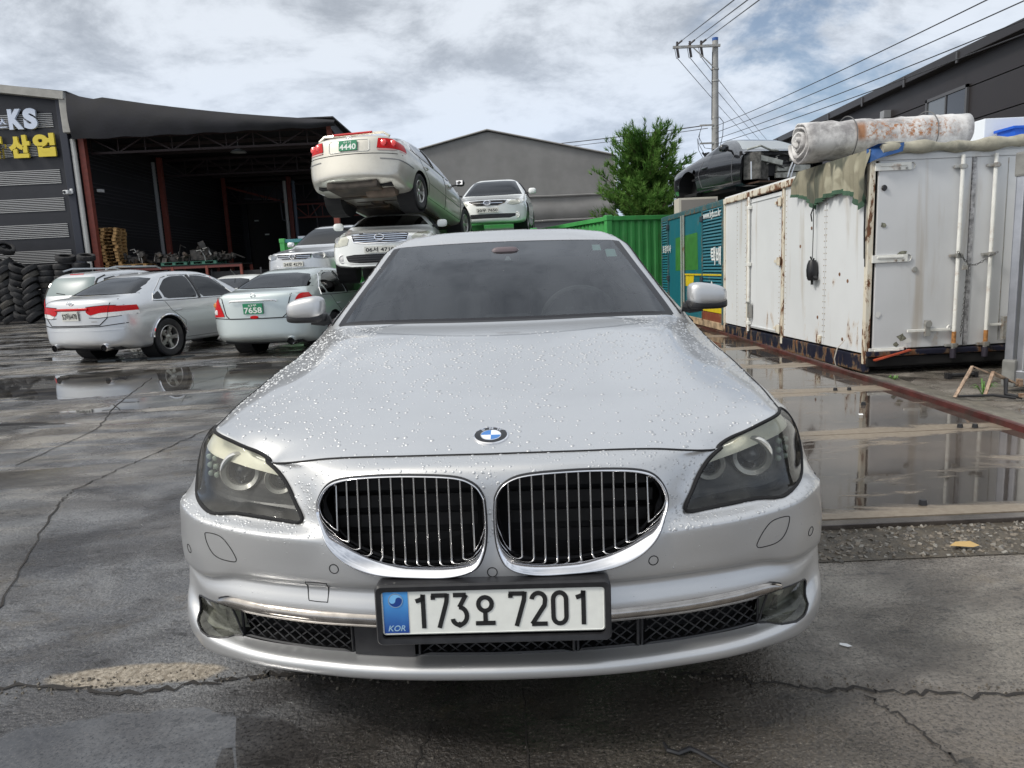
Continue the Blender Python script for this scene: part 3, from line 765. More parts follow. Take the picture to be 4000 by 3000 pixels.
FRP = lambda x, z, y=-.0062: FR((x, y, z), (1, 0, 0), (0, 0, 1))
text('kor_letters', 'KOR', .040, .014, simple('hologram', (.45, .70, .90), .2, .4), lp, FRP(-.226, -.040), .0006, .01, .25)
# round roundel with the two-lobed swirl
Mr = FRP(-.226, .028, -.0064)
MB().lathe([(.0172, 0), (.0172, .001), (.0158, .001)], n=32).build('roundel_rim', simple('hologram2', (.55, .72, .90), .2, .6), lp, M=Mr)
sw = [(.0150 * math.cos(R(a)), .0150 * math.sin(R(a))) for a in range(0, 181, 12)] + [(-.0075 + .0075 * math.cos(R(a)), .0075 * math.sin(R(a))) for a in range(180, 361, 20)][1:] + [(.0075 + .0075 * math.cos(R(a)), .0075 * math.sin(R(a))) for a in range(180, -1, -20)][1:-1]
mesh('roundel_upper', [(x_, y_, .0004) for x_, y_ in sw], [tuple(range(len(sw)))], simple('hol_light', (.20, .50, .85), .2, coat=.5), lp, M=Mr)
disc = [(.0152 * math.cos(R(a)), .0152 * math.sin(R(a)), .0002) for a in range(0, 360, 12)]
mesh('roundel_lower', disc, [tuple(range(len(disc)))], simple('hol_dark', (.01, .05, .25), .2, coat=.5), lp, M=Mr)
# plate characters as strokes
def strokes(paths, w_, parent, org, name='digit', mt=INK, y=-.0066):
    """flat round-ended strokes, path in metres"""
    mb_ = MB()
    for q_, path in enumerate(paths):
        pts = [Vector((org[0] + a, y, org[1] + b)) for a, b in path]; k = len(pts); V = []
        cl = (pts[0] - pts[-1]).length < 1e-6
        for i, p in enumerate(pts):
            a = pts[i-1] if i else (pts[-2] if cl else pts[0]); b = pts[i+1] if i < k-1 else (pts[1] if cl else pts[-1])
            t_ = (b - a).normalized(); nn = Vector((-t_.z, 0, t_.x)); sc = 1
            if 0 < i < k-1:
                c_ = (p - a).normalized().dot((b - p).normalized()); sc = min(1.5, 1 / max(.5, math.sqrt((1 + c_) / 2)))
            V += [p + nn * w_ / 2 * sc, p - nn * w_ / 2 * sc]
        y0 = .0009
        W = [(v.x, v.y, v.z) for v in V] + [(v.x, v.y + y0, v.z) for v in V]
        m_ = len(V); F = []
        for i in range(k - 1):
            F += [(2*i, 2*i+1, 2*i+3, 2*i+2), (m_+2*i, 2*i, 2*i+2, m_+2*i+2), (2*i+1, m_+2*i+1, m_+2*i+3, 2*i+3)]
        F += [(0, m_, m_+1, 1), (2*k-2, 2*k-1, m_+2*k-1, m_+2*k-2)]
        mb_.add(W, F)
    o = MB(); o.V, o.F, o.mi = mb_.V, mb_.F, mb_.mi
    return mesh(name, o.V, o.F, mt, parent)
def arc(cx, cz, rx, rz, a0, a1, n=10): return [(cx + rx * math.cos(R(a0 + (a1-a0) * i / n)), cz + rz * math.sin(R(a0 + (a1-a0) * i / n))) for i in range(n + 1)]
hh = .0375; ww = .0165
DIG = {
 '1': [[(-.011, hh - .013), (.004, hh - .008), (.006, hh + .003)], [(.006, hh + .003), (.006, -hh - .004)]],
 '7': [[(-ww, hh - .010), (-ww, hh)], [(-ww - .004, hh), (ww, hh)], [(ww, hh + .004), (ww - .002, hh - .016), (-.004, -hh - .004)]],
 '3': [[(-ww + .001, hh), (ww - .002, hh)], [(ww - .002, hh), (-.002, .008)], [(-.003, .008)] + arc(-.003, -.0135, .018, .0215, 88, -90, 10) + arc(-.003, -.020, .015, .0150, -90, -178, 6)],
 '2': [arc(0, hh - .016, .0155, .016, 175, 0, 10) + [(.014, .008), (-.0155, -hh)], [(-.0165, -hh), (.020, -hh)]],
 '0': [arc(0, hh - .0165, .0150, .0165, 180, 0, 10) + arc(0, -hh + .0165, .0150, .0165, 0, -180, 10) + [(-.0150, hh - .0165)]],
 'o': [arc(0, .014, .0155, .0165, 0, 360, 20), [(0, -.003), (0, -.030)], [(-.023, -.0325), (.023, -.0325)]],
}
for ch, x_ in zip('173o7201', (-.168, -.122, -.076, -.018, .058, .106, .155, .204)):
    strokes(DIG[ch], .0104, lp, (x_, 0), 'digit' if ch != 'o' else 'hangul_letter')
# ---- mirrors
def blob(name, c, h, mt, parent, e=.6, n=20, M=None, f=None):
    V = []; F = []
    sp = lambda v, p_: math.copysign(abs(v) ** p_, v)
    for i in range(n + 1):
        la = -math.pi / 2 + math.pi * i / n
        for j in range(2 * n):
            lo = math.pi * j / n
            p = Vector((sp(math.cos(la), e) * sp(math.cos(lo), e) * h[0], sp(math.cos(la), e) * sp(math.sin(lo), e) * h[1], sp(math.sin(la), e) * h[2]))
            if f: p = f(p)
            V.append(p + Vector(c))
    for i in range(n):
        for j in range(2 * n): F.append((i*2*n+j, i*2*n+(j+1) % (2*n), (i+1)*2*n+(j+1) % (2*n), (i+1)*2*n+j))
    return mesh(name, V, F, mt, parent, True, M)
for side in (1, -1):
    mm = bpy.data.objects.new('wing_mirror', None); col.objects.link(mm); mm.parent = hero
    def shp(p, s_=side):
        k = (p.x * s_ / .095 + 1) / 2      # 0 inner .. 1 outer
        return Vector((p.x, p.y + .02 * k * k, p.z * (1.05 - .30 * k * k) - .010 * k * k + (.006 * (1-k))))
    blob('mirror_cap', (side * .945, 1.80, 1.092), (.090, .065, .052), SILVER, mm, .55, 16, f=shp)
    blob('mirror_base', (side * .948, 1.815, 1.048), (.094, .068, .026), BLACKP, mm, .5, 14, f=lambda p, s_=side: Vector((p.x, p.y + .02 * ((p.x * s_ / .095 + 1) / 2) ** 2, p.z)))
    MB().tube([(side * .84, 1.84, 1.035), (side * .875, 1.835, 1.025), (side * .93, 1.82, 1.03)], [.022, .022, .018], 8).build('mirror_arm', BLACKP, mm, True)
# ---- interior
MB().box((0, 1.86, .90), (1.46, .42, .14)).box((.37, 1.95, .99), (.36, .14, .07)).box((0, 2.03, .86), (.25, .3, .3)).build('dashboard', INTER, hero, bevel=.03)
sw_ = bpy.data.objects.new('steering_wheel', None); col.objects.link(sw_); sw_.parent = hero; sw_.matrix_local = Matrix.Translation((.37, 2.14, .965)) @ Matrix.Rotation(R(-66), 4, 'X')
MB().tube([(.185 * math.cos(a), .185 * math.sin(a), 0) for a in np.linspace(0, 2*math.pi, 33)[:-1]], .016, 8, closed=True).build('rim', simple('leather_grey', (.16, .16, .16), .5), sw_, True)
MB().box((0, 0, .02), (.14, .12, .05)).box((0, 0, .01), (.35, .035, .02)).box((0, -.09, .01), (.05, .17, .02)).build('hub', INTER, sw_, bevel=.008)
seatm = simple('seat_leather', (.10, .095, .09), .55, var=.1)
for x_ in (.37, -.37):
    st = bpy.data.objects.new('seat', None); col.objects.link(st); st.parent = hero
    MB().box((x_, 2.72, .86), (.50, .16, .58), Matrix.Rotation(R(-14), 3, 'X')).build('backrest', seatm, st, bevel=.05)
    MB().box((x_, 2.83, 1.22), (.26, .10, .16), Matrix.Rotation(R(-8), 3, 'X')).build('headrest', seatm, st, bevel=.035)
    MB().box((x_, 2.42, .62), (.52, .52, .16)).build('cushion', seatm, st, bevel=.05)
MB().box((0, 3.75, .90), (1.3, .18, .60), Matrix.Rotation(R(-20), 3, 'X')).build('rear_bench', seatm, hero, bevel=.05)
MB().box((0, 2.7, .46), (1.56, 3.2, .06)).box((0, 4.3, .98), (1.3, .9, .04)).box((0, 1.62, .74), (1.5, .06, .44)).build('cabin_floor', BLACKM, hero)
blob('rain_sensor_housing', (0.0, 2.16, 1.312), (.072, .03, .042), simple('sensor_brown', (.14, .11, .12), .5), hero, .5, 10)
mesh('sensor_window', [(-.004, 2.122, 1.285), (.030, 2.122, 1.285), (.020, 2.130, 1.304), (.006, 2.130, 1.304)], [(0, 1, 2, 3)], simple('pale', (.55, .58, .6), .3), hero)
def wsp(x, z, off=.003):
    h = hbv.ray_cast(Vector((x, -1, z)), Vector((0, 1, 0))); return h[0] + Vector((0, off, 0))
for (x_, z_, w_, h_) in ((.475, 1.335, .045, .016), (.545, 1.305, .055, .020)):
    mesh('sticker', [wsp(x_ + a, z_ + b, .006) for a, b in ((-w_/2, -h_), (w_/2, -h_), (w_/2, h_), (-w_/2, h_))], [(0, 1, 2, 3)], simple('sticker_pale', (.60, .85, .78), .4), hero)
# ---- underbody, arches and wheels
MB().box((0, 2.55, .34), (1.50, 4.6, .12)).box((0, .80, .52), (1.10, 1.1, .36)).box((0, .42, .40), (1.36, .30, .20)).build('underbody', BLACKM, hero)
def wheel_meshes(R_, W_, spokes, rimr, key):
    k = ('wheel', key)
    if k in MATS: return MATS[k]
    t_ = MB(); w2 = W_ / 2
    t_.lathe([(rimr, -w2 * .8), (rimr + .02, -w2 * .95), (R_ - .03, -w2), (R_ - .008, -w2 * .85), (R_, -w2 * .6), (R_ - .006, -w2 * .3), (R_, -w2 * .28), (R_, w2 * .28), (R_ - .006, w2 * .3), (R_, w2 * .6), (R_ - .008, w2 * .85), (R_ - .03, w2), (rimr + .02, w2 * .95), (rimr, w2 * .8)], axis='X', n=40)
    to = t_.build('tyre', RUBBER, None, True); tm = to.data; bpy.data.objects.remove(to)
    r_ = MB()
    r_.lathe([(rimr, w2 * .80), (rimr - .008, w2 * .86), (rimr - .018, w2 * .78), (rimr - .022, w2 * .1), (rimr - .03, -w2 * .8)], axis='X', n=40)
    for i in range(spokes):
        a = 2 * math.pi * i / spokes; d = Vector((0, math.cos(a), math.sin(a))); q = Vector((0, -math.sin(a), math.cos(a)))
        V = []
        for (rad, wid, xo) in ((.045, .030, w2 * .55), (rimr * .5, .026, w2 * .62), (rimr - .012, .042, w2 * .74)):
            c = d * rad
            for (sx, dx) in ((-1, 0), (1, 0), (1, -.028), (-1, -.028)): V.append(c + q * wid * sx * (1 if dx == 0 else 1.1) + Vector((xo + dx, 0, 0)))
        F = [(4*k2+i2, 4*k2+(i2+1) % 4, 4*k2+4+(i2+1) % 4, 4*k2+4+i2) for k2 in range(2) for i2 in range(4)]
        r_.add(V, F)
    r_.lathe([(.0001, w2 * .66), (.03, w2 * .64), (.05, w2 * .56), (.055, w2 * .3)], axis='X', n=20)
    r_.lathe([(.10, w2 * .2), (.13, w2 * .2)], axis='X', n=20)
    ro = r_.build('rim', ALLOY, None, True); rm = ro.data; bpy.data.objects.remove(ro)
    d_ = MB().lathe([(.0001, 0), (rimr - .02, 0)], axis='X', n=24); do = d_.build('disc', BLACKM, None); dm = do.data; bpy.data.objects.remove(do)
    MATS[k] = (tm, rm, dm); return MATS[k]
def wheel(parent, x, y, z, R_=.33, W_=.22, spokes=5, rimr=.20, key='std', steer=0, tilt=0):
    tm, rm, dm = wheel_meshes(R_, W_, spokes, rimr, key)
    e = bpy.data.objects.new('wheel', None); col.objects.link(e); e.parent = parent
    e.matrix_local = Matrix.Translation((x, y, z)) @ Matrix.Rotation(steer, 4, 'Z') @ Matrix.Rotation(tilt, 4, 'Y') @ Matrix.Rotation(0 if x > 0 else math.pi, 4, 'Z')
    for nm, me in (('tyre', tm), ('rim', rm), ('brake_disc', dm)):
        o = bpy.data.objects.new(nm, me); col.objects.link(o); o.parent = e
    return e
for y_ in (AY, 3.95):
    for x_ in (.80, -.80): wheel(hero, x_, y_, .35, .35, .245, 10, .245, 'hero')
# ---- rain drops
def drops(name, cells, count, rmin, rmax, flat=.5, elong=1.0, parent=hero, lift=0.0, mt=None):
    """cells: list of (V quad corners) sampled by area"""
    A_ = []; 
    for q in cells:
        a, b, c, d = q[0], q[1], q[2], q[-1]; A_.append(((b - a).cross(d - a)).length)
    cum = np.cumsum(A_); V = []; F = []
    nseg = 8
    for _ in range(count):
        q = cells[int(np.searchsorted(cum, random.random() * cum[-1]))]
        s_, t_ = random.random(), random.random()
        a, b, c, d = q[0], q[1], q[2], q[-1]
        p = (a * (1-s_) + b * s_) * (1-t_) + (d * (1-s_) + c * s_) * t_
        if noise.noise(p * 3.1) < -.28 and random.random() < .8: continue
        nn = (b - a).cross(d - a).normalized()
        if nn.z < 0 and nn.y > 0: nn = -nn
        r_ = rmin + (rmax - rmin) * random.random() ** 2.6
        tx = Vector((1, .25 * random.uniform(-1, 1), 0)); tx = (tx - nn * tx.dot(nn)).normalized(); ty = nn.cross(tx)
        el = 1 + (elong - 1) * random.random()
        b0 = len(V)
        for (rad, h) in ((1.0, -.06), (.80, .55), (.38, .92)):
            for k in range(nseg):
                an = 2 * math.pi * k / nseg; wob = 1 + .06 * math.sin(3 * an + p.x * 900)
                V.append(p + tx * math.cos(an) * r_ * rad * el * wob + ty * math.sin(an) * r_ * rad * wob + nn * (h * r_ * flat + lift))
        V.append(p + nn * (r_ * flat + lift))
        for ring in range(2):
            for k in range(nseg): F.append((b0 + ring*nseg + k, b0 + ring*nseg + (k+1) % nseg, b0 + (ring+1)*nseg + (k+1) % nseg, b0 + (ring+1)*nseg + k))
        for k in range(nseg): F.append((b0 + 2*nseg + k, b0 + 2*nseg + (k+1) % nseg, b0 + 3*nseg))
    o = mesh(name, V, F, mt or BEAD, parent, True); o['kind'] = 'stuff'; return o
def cells_of(pred):
    out = []
    for f, t in zip(F_, T_):
        if len(f) == 4 and pred(t):
            out.append([Vector(V_[i]) for i in f])
    return out
ch_ = [c for c in cells_of(lambda t: t[0] in ('hood',)) if not (c[0].y > 1.18 and abs(c[0].x) < .5)]
near = [c for c in ch_ if c[0].y < .75]; far = [c for c in ch_ if c[0].y >= .75]
drops('water_drops', near, 2300, .0010, .0060, .36, 1.15)
drops('water_drops', far, 3600, .0013, .0066, .38, 1.3)
drops('water_drops', cells_of(lambda t: t[0] == 'bumper' and 15.2 < t[2] < 18), 650, .001, .0044, .30, 1.1)
drops('water_drops', cells_of(lambda t: t[0] == 'bumper' and 12.3 < t[2] < 15.2), 900, .001, .0050, .30, 1.1)
drops('water_drops', cells_of(lambda t: t[0] == 'bumper' and 4 < t[2] < 12.3), 420, .0007, .0024, .35, 1.0)
drops('water_drops', cells_of(lambda t: t[0] == 'fender' and t[2] > 17), 700, .0012, .0044, .3, 1.2)
drops('water_drops', cells_of(lambda t: t[0] in ('roof', 'body', 'pillar_trim') and t[2] < 31 and t[2] > 25), 1300, .0015, .005, .32, 1.3)
drops('water_drops', cells_of(lambda t: t[0] in ('windscreen', 'frit')), 900, .0008, .0026, .35, 1.0, mt=WATER)
hl_cells = [[Vector(V_[i]) + Vector((0, -.003, 0)) for i in f] for f in hiF if len(f) == 4]
drops('water_drops', hl_cells, 520, .0007, .0026, .5, 1.0, mt=WATER)
# ============================================================ GENERIC CAR SHELL (subdivided cage, then cut into panels, glass and lamps)
def subdivide(V, F, level):
    me = bpy.data.meshes.new('c'); me.from_pydata([tuple(v) for v in V], [], F)
    bm = bmesh.new(); bm.from_mesh(me); bmesh.ops.remove_doubles(bm, verts=bm.verts, dist=1e-5); bmesh.ops.recalc_face_normals(bm, faces=bm.faces); bm.to_mesh(me); bm.free()
    o = bpy.data.objects.new('c', me); col.objects.link(o); md = o.modifiers.new('s', 'SUBSURF'); md.levels = level
    dg = bpy.context.evaluated_depsgraph_get(); dg.update()
    m2 = bpy.data.meshes.new_from_object(o.evaluated_get(dg)); bpy.data.objects.remove(o); bpy.data.meshes.remove(me)
    VV = [tuple(v.co) for v in m2.vertices]; FF = [tuple(p.vertices) for p in m2.polygons]; bpy.data.meshes.remove(m2)
    return VV, FF
def cage(st, sweepF, sweepR, L_):
    """st rows: y, wt, zt, wb, zb, wm, zm, wl, zl, ws, zs ; half sections mirrored"""
    nS = len(st); V = []; F = []
    def pts(i):
        y, wt, zt, wb, zb, wm, zm, wl, zl, ws, zs = st[i]
        P_ = [(0, zt + .012), (wt * .55, zt + .008), (wt, zt), (wb, zb), (wm, zm), (wl, zl), (ws, zs), (ws * .55, zs), (0, zs)]
        return [(x, y, z) for x, z in P_]
    def sw(p):
        x, y, z = p; k = min(1, abs(x) / .9) ** 2.6
        if y < .6: y += sweepF * k * (1 - y / .6)
        if y > L_ - .6: y -= sweepR * k * (1 - (L_ - y) / .6)
        return (x, y, z)
    for s in (1, -1):
        b = len(V)
        for i in range(nS):
            for p in pts(i): q = sw(p); V.append((q[0] * s, q[1], q[2]))
        for i in range(nS - 1):
            for j in range(8):
                f = (b+i*9+j, b+i*9+j+1, b+(i+1)*9+j+1, b+(i+1)*9+j); F.append(f if s > 0 else f[::-1])
        for end in (0, nS - 1):
            ring = [V[b + end*9 + j] for j in range(9)]
            cols = []                    # grid rows: ring 2(top)..6(bottom), columns 0,.55,1
            rows = []
            for r_ in range(5):
                side_p = ring[2 + r_]
                if r_ == 0: rows.append([b+end*9+0, b+end*9+1, b+end*9+2])
                elif r_ == 4: rows.append([b+end*9+8, b+end*9+7, b+end*9+6])
                else:
                    zc = side_p[2]; y0 = st[end][0]; out_ = -.02 if end == 0 else .02
                    ids = []
                    for kx in (0, .55):
                        x = side_p[0] * kx; q = sw((x, y0 + out_, zc)); V.append(q); ids.append(len(V) - 1)
                    rows.append(ids + [b + end*9 + 2 + r_])
            for r_ in range(4):
                for c in range(2): F.append((rows[r_][c], rows[r_][c+1], rows[r_+1][c+1], rows[r_+1][c]))
    return V, F
def std_stations(L_, W_, H_, wb, fo, hood=(.68, .80, .92), deck=(1.0, .99), belt=.93, ws=(1.40, 2.15), rg=(3.55, 4.25), roofw=.60, kind='sedan', crush=0):
    w = W_ / 2; zs = .20
    hn, hm, hb = hood
    S = [
     (0.0, .60*w, hn-.02, .80*w, hn-.08, .86*w, .50, .86*w, .33, .80*w, zs+.03),
     (.10, .70*w, hn+.01, .88*w, hn-.04, .93*w, .52, .93*w, .33, .88*w, zs+.01),
     (.50, .76*w, hm-.06, .92*w, hm-.11, .985*w, .56, .97*w, .32, .93*w, zs),
     (.95, .78*w, hm+.02, .94*w, hm-.04, .995*w, .58, .97*w, .32, .93*w, zs),
     (ws[0]-.12, .80*w, hb-.03, .955*w, hb-.08, 1.0*w, .60, .97*w, .32, .93*w, zs),
     (ws[0]+.02, .80*w, hb+.01, .96*w, belt-.06, 1.0*w, .60, .97*w, .32, .93*w, zs),
     (ws[0]+.25, .75*w, hb+.01+(H_-hb)*.36, .96*w, belt-.03, 1.0*w, .60, .97*w, .32, .93*w, zs),
     (ws[1], (roofw+.02)*w, H_-.05, .96*w, belt, 1.0*w, .61, .97*w, .32, .93*w, zs),
     (ws[1]+.35, roofw*w, H_-.012, .96*w, belt+.01, 1.0*w, .61, .97*w, .32, .93*w, zs),
     ((ws[1]+rg[0])/2+.1, roofw*w, H_, .96*w, belt+.02, 1.0*w, .62, .97*w, .32, .93*w, zs),
     (rg[0]-.05, (roofw-.02)*w, H_-.045, .955*w, belt+.03, 1.0*w, .63, .97*w, .32, .93*w, zs)]
    if kind == 'sedan':
        S += [
     (rg[1]-.22, .68*w, deck[0]+(H_-deck[0])*.34, .945*w, belt+.03, 1.0*w, .63, .97*w, .32, .93*w, zs),
     (rg[1], .74*w, deck[0]+.01, .94*w, belt+.005, .995*w, .63, .97*w, .32, .93*w, zs),
     (rg[1]+.15, .75*w, deck[0], .93*w, belt-.01, .99*w, .63, .97*w, .32, .93*w, zs),
     (L_-.16, .74*w, deck[1], .90*w, deck[1]-.12, .965*w, .62, .935*w, .36, .84*w, zs+.06),
     (L_-.02, .68*w, deck[1]-.03, .84*w, deck[1]-.15, .90*w, .60, .86*w, .40, .74*w, zs+.12)]
    else:
        S += [
     (L_-.45, (roofw-.03)*w, H_-.07, .94*w, belt+.03, .99*w, .63, .97*w, .34, .92*w, zs),
     (L_-.22, (roofw-.02)*w, H_-.22, .92*w, belt+.02, .97*w, .62, .95*w, .34, .90*w, zs+.03),
     (L_-.02, (roofw+.08)*w, belt+.0, .86*w, belt-.08, .90*w, .60, .90*w, .36, .86*w, zs+.08)]
    return S
class Car:
    def __init__(s, name, label, L_=4.7, W_=1.8, H_=1.46, wb=2.7, fo=.90, paint=None, paint_name='body', sweep=(.32, .25), loc=(0, 0, 0), yaw=0, pitch=0, level=3, wheelR=.32, cat='car', group=None, wheels=(1, 1, 1, 1), arches=True, rimstyle='std', **kw):
        s.root = thing(name, label, cat, group=group)
        s.M = Matrix.Translation(loc) @ Matrix.Rotation(R(yaw), 4, 'Z') @ Matrix.Rotation(R(pitch), 4, 'X')
        s.root.matrix_world = s.M
        s.L, s.W, s.H, s.fo, s.wb = L_, W_, H_, fo, wb
        V, F = cage(std_stations(L_, W_, H_, wb, fo, **kw), sweep[0], sweep[1], L_)
        s.V, s.F = subdivide(V, F, level); s.full = (list(s.V), list(s.F))
        s.bv = BVHTree.FromPolygons([Vector(v) for v in s.V], s.F)
        s.paint = paint
        if arches:
            a = np.linspace(0, 2*math.pi, 41)[:-1]
            for yc in (fo, fo + wb):
                rr = wheelR + .055
                s.cut(None, None, 'side', [(yc + rr * math.cos(q), wheelR + rr * math.sin(q)) for q in a], lambda c, n_: np.abs(c[:, 0]) > .55)
                # wheel houses
                for sd in ((1, -1) if sum(wheels) or yc > 2 else ()):
                    MB().lathe([(rr, W_/2 - .04), (rr, W_/2 - .36), (.001, W_/2 - .36)], (0, yc, wheelR), 'X', 20, M=Matrix.Scale(sd, 3, (1, 0, 0))).build('wheel_arch', BLACKM, s.root)
            k = 0
            for yc in (fo, fo + wb):
                for sd in (1, -1):
                    if wheels[k]: wheel(s.root, sd * (W_/2 - .125), yc, wheelR, wheelR, .21, 5, wheelR * .64, rimstyle)
                    k += 1
        s.body_faces = None
    def cut(s, name, mt, view, poly, cond=None, off=0.0, smooth_p=False, sideof=0):
        poly = smooth_closed(poly, 4) if smooth_p else np.array(poly)
        a = np.array(s.V)
        P2 = a[:, [1, 2]] if view == 'side' else a[:, [0, 2]] if view in ('front', 'rear') else a[:, [0, 1]]
        fld = polyfield(poly)(P2)
        ln = np.array([len(f) for f in s.F]); flat = np.fromiter((i for f in s.F for i in f), int, ln.sum()); st_ = np.concatenate([[0], np.cumsum(ln)[:-1]])
        c = np.add.reduceat(a[flat], st_) / ln[:, None]
        q0 = a[flat[st_]]; nn = np.cross(a[flat[st_ + 1]] - q0, a[flat[st_ + ln - 1]] - q0); nn /= (np.linalg.norm(nn, axis=1)[:, None] + 1e-12)
        m_ = np.ones(len(s.F), bool)
        if view == 'side': m_ &= (np.abs(nn[:, 0]) > .15)
        if view == 'front': m_ &= (c[:, 1] < s.L * .48) & (nn[:, 1] < -.05)
        if view == 'rear': m_ &= (c[:, 1] > s.L * .52) & (nn[:, 1] > .05)
        if view == 'top': m_ &= nn[:, 2] > .2
        if cond is not None: m_ &= cond(c, nn)
        V2, ins, outs = clip(s.V, s.F, fld, m_)
        s.V, s.F = V2, outs
        if name and ins:
            res = []
            groups = [(1, [f for f in ins if V2[f[0]][0] + V2[f[1]][0] + V2[f[2]][0] > 0]), (-1, [f for f in ins if V2[f[0]][0] + V2[f[1]][0] + V2[f[2]][0] <= 0])] if view == 'side' else [(0, ins)]
            for sd, fl in groups:
                if not fl: continue
                vv, ff = compact(V2, fl)
                if off:
                    vv = [(v[0] + (0 if view != 'side' else off * (1 if v[0] > 0 else -1)), v[1] + (off if view == 'rear' else -off if view == 'front' else 0), v[2] + (off if view == 'top' else 0)) for v in vv]
                res.append(mesh(name, vv, ff, mt, s.root, True))
            return res
    def pt(s, view, u, z, sd=1):
        if view == 'side': h = s.bv.ray_cast(Vector((sd * 3, u, z)), Vector((-sd, 0, 0)))
        elif view == 'front': h = s.bv.ray_cast(Vector((u, -2, z)), Vector((0, 1, 0)))
        elif view == 'rear': h = s.bv.ray_cast(Vector((u, s.L + 2, z)), Vector((0, -1, 0)))
        else: h = s.bv.ray_cast(Vector((u, z, 4)), Vector((0, 0, -1)))
        if h[0] is None: h = s.bv.find_nearest(Vector((u if view != 'side' else sd * s.W / 2, {'side': u, 'front': 0, 'rear': s.L}.get(view, z), z if view != 'top' else 1)))
        return h[0], h[1]
    def line(s, name, view, pts, r=.004, mt=None, sides=(1, -1), closed=False, n=4):
        P_ = [pts[0]]
        seq = list(pts) + ([pts[0]] if closed else [])
        dense = []
        for a, b in zip(seq, seq[1:]):
            k = max(1, int(math.hypot(b[0]-a[0], b[1]-a[1]) / .06))
            dense += [(a[0] + (b[0]-a[0]) * i / k, a[1] + (b[1]-a[1]) * i / k) for i in range(k)]
        if not closed: dense.append(seq[-1])
        for sd in (sides if view == 'side' else (1,)):
            MB().tube([s.pt(view, u, z, sd)[0] for u, z in dense], r, n, closed=closed).build(name, mt or BLACKM, s.root)
    def plate(s, view, x, z, w, h, bodytxt, mt, ink, tilt=0, top=None):
        p, n_ = s.pt(view, x, z); d = -1 if view == 'front' else 1
        e = bpy.data.objects.new('licence_plate', None); col.objects.link(e); e.parent = s.root
        e.matrix_local = FR((p.x, p.y + d * .018, z), (-d, 0, 0), (0, 0, 1)) @ Matrix.Rotation(R(tilt), 4, 'X')
        MB().box((0, 0, 0), (w, h, .012)).build('plate', mt, e, bevel=.004)
        f = w * .90
        if top:
            text('digits', bodytxt, f, h * .56, ink, e, Matrix.Translation((0, -h * .14, .0075)), .001, .025)
            text('region_letters', top, f * .48, h * .22, ink, e, Matrix.Translation((0, h * .32, .0075)), .001, .01)
        else: text('digits', bodytxt, f, h * .70, ink, e, Matrix.Translation((0, 0, .0075)), .001, .02)
        return e
    def finish(s, floor=True):
        par = list(range(len(s.V)))
        def find(i):
            while par[i] != i: par[i] = par[par[i]]; i = par[i]
            return i
        for f in s.F:
            a = find(f[0])
            for i in f[1:]: par[find(i)] = a
        comp = {}
        for f in s.F: comp.setdefault(find(f[0]), []).append(f)
        for k, fl in enumerate(sorted(comp.values(), key=len, reverse=True)):
            if len(fl) > 2: mesh('body' if k == 0 else 'body_panel', *compact(s.V, fl), s.paint, s.root, True)
        w = s.W / 2
        if floor:
            MB().box((0, s.L / 2, .27), (w * 1.5, s.L - .5, .10)).build('floor_pan', BLACKM, s.root)
            MB().box((0, s.L / 2 + .1, .60), (w * 1.5, 1.9, .05)).box((0, s.fo + .35, .55), (w * 1.5, .05, .6)).build('cabin_floor', BLACKM, s.root)
            for x_ in (.36, -.36):
                MB().box((x_, 2.35, .80), (.46, .14, .60), Matrix.Rotation(R(-12), 3, 'X')).box((x_, 2.44, 1.14), (.24, .09, .16)).build('seat', INTER, s.root, bevel=.03)
    def windows(s, side_polys, front=None, rear=None, glass=SIDEGLASS):
        s.cut('window_surround', BLACKG, 'side', side_polys[0], lambda c, n_: c[:, 2] > s.belt - .1)
    def mirrors(s, mt, y=1.62, z=.98, back=False):
        for sd in (1, -1):
            e = bpy.data.objects.new('wing_mirror', None); col.objects.link(e); e.parent = s.root
            blob('mirror_cap', (sd * (s.W/2 + .07), y, z + .03), (.095, .06, .07), mt, e, .65, 8)
            MB().tube([(sd * (s.W/2 - .12), y + .02, z - .02), (sd * (s.W/2 + .02), y, z)], .022, 6).build('mirror_arm', BLACKP, e)
            mesh('mirror_glass', [(sd * (s.W/2 + .07) + a, y + .057, z + .03 + b) for a, b in ((-.07, -.045), (.07, -.045), (.07, .045), (-.07, .045))], [(0, 1, 2, 3)], CHROME, e)
PW = carpaint('pearl_white', (.80, .82, .80), .28, 0.0, .04)
PS = carpaint('light_silver', (.64, .655, .67), .34, .65, .06)
PM = carpaint('mint_silver', (.58, .645, .64), .32, .5, .06)
PC = carpaint('champagne', (.56, .54, .48), .34, .55, .28)
PG = carpaint('dark_grey_paint', (.05, .05, .055), .35, .3, .3)
PK = carpaint('black_paint', (.012, .013, .016), .20, .2, .05)
GREENPL = simple('plate_green', (.02, .23, .11), .45, var=.1)
WINK = simple('plate_ink_white', (.75, .78, .74), .5)
PLW = simple('plate_offwhite', (.62, .62, .57), .4, var=.05)
UNDER = simple('rusty_underbody', (.05, .042, .035), .75, .3, var=.5, scale=5, dirt=(.16, .10, .05), dirtamt=.4)
GRILLE = simple('grille_black', (.012, .012, .014), .4)
CREAML = simple('headlamp_yellowed', (.52, .52, .44), .15, coat=1, var=.15, scale=8)
SLAMP = simple('headlamp_smoked', (.22, .23, .24), .12, .4, coat=1, var=.3, scale=14)

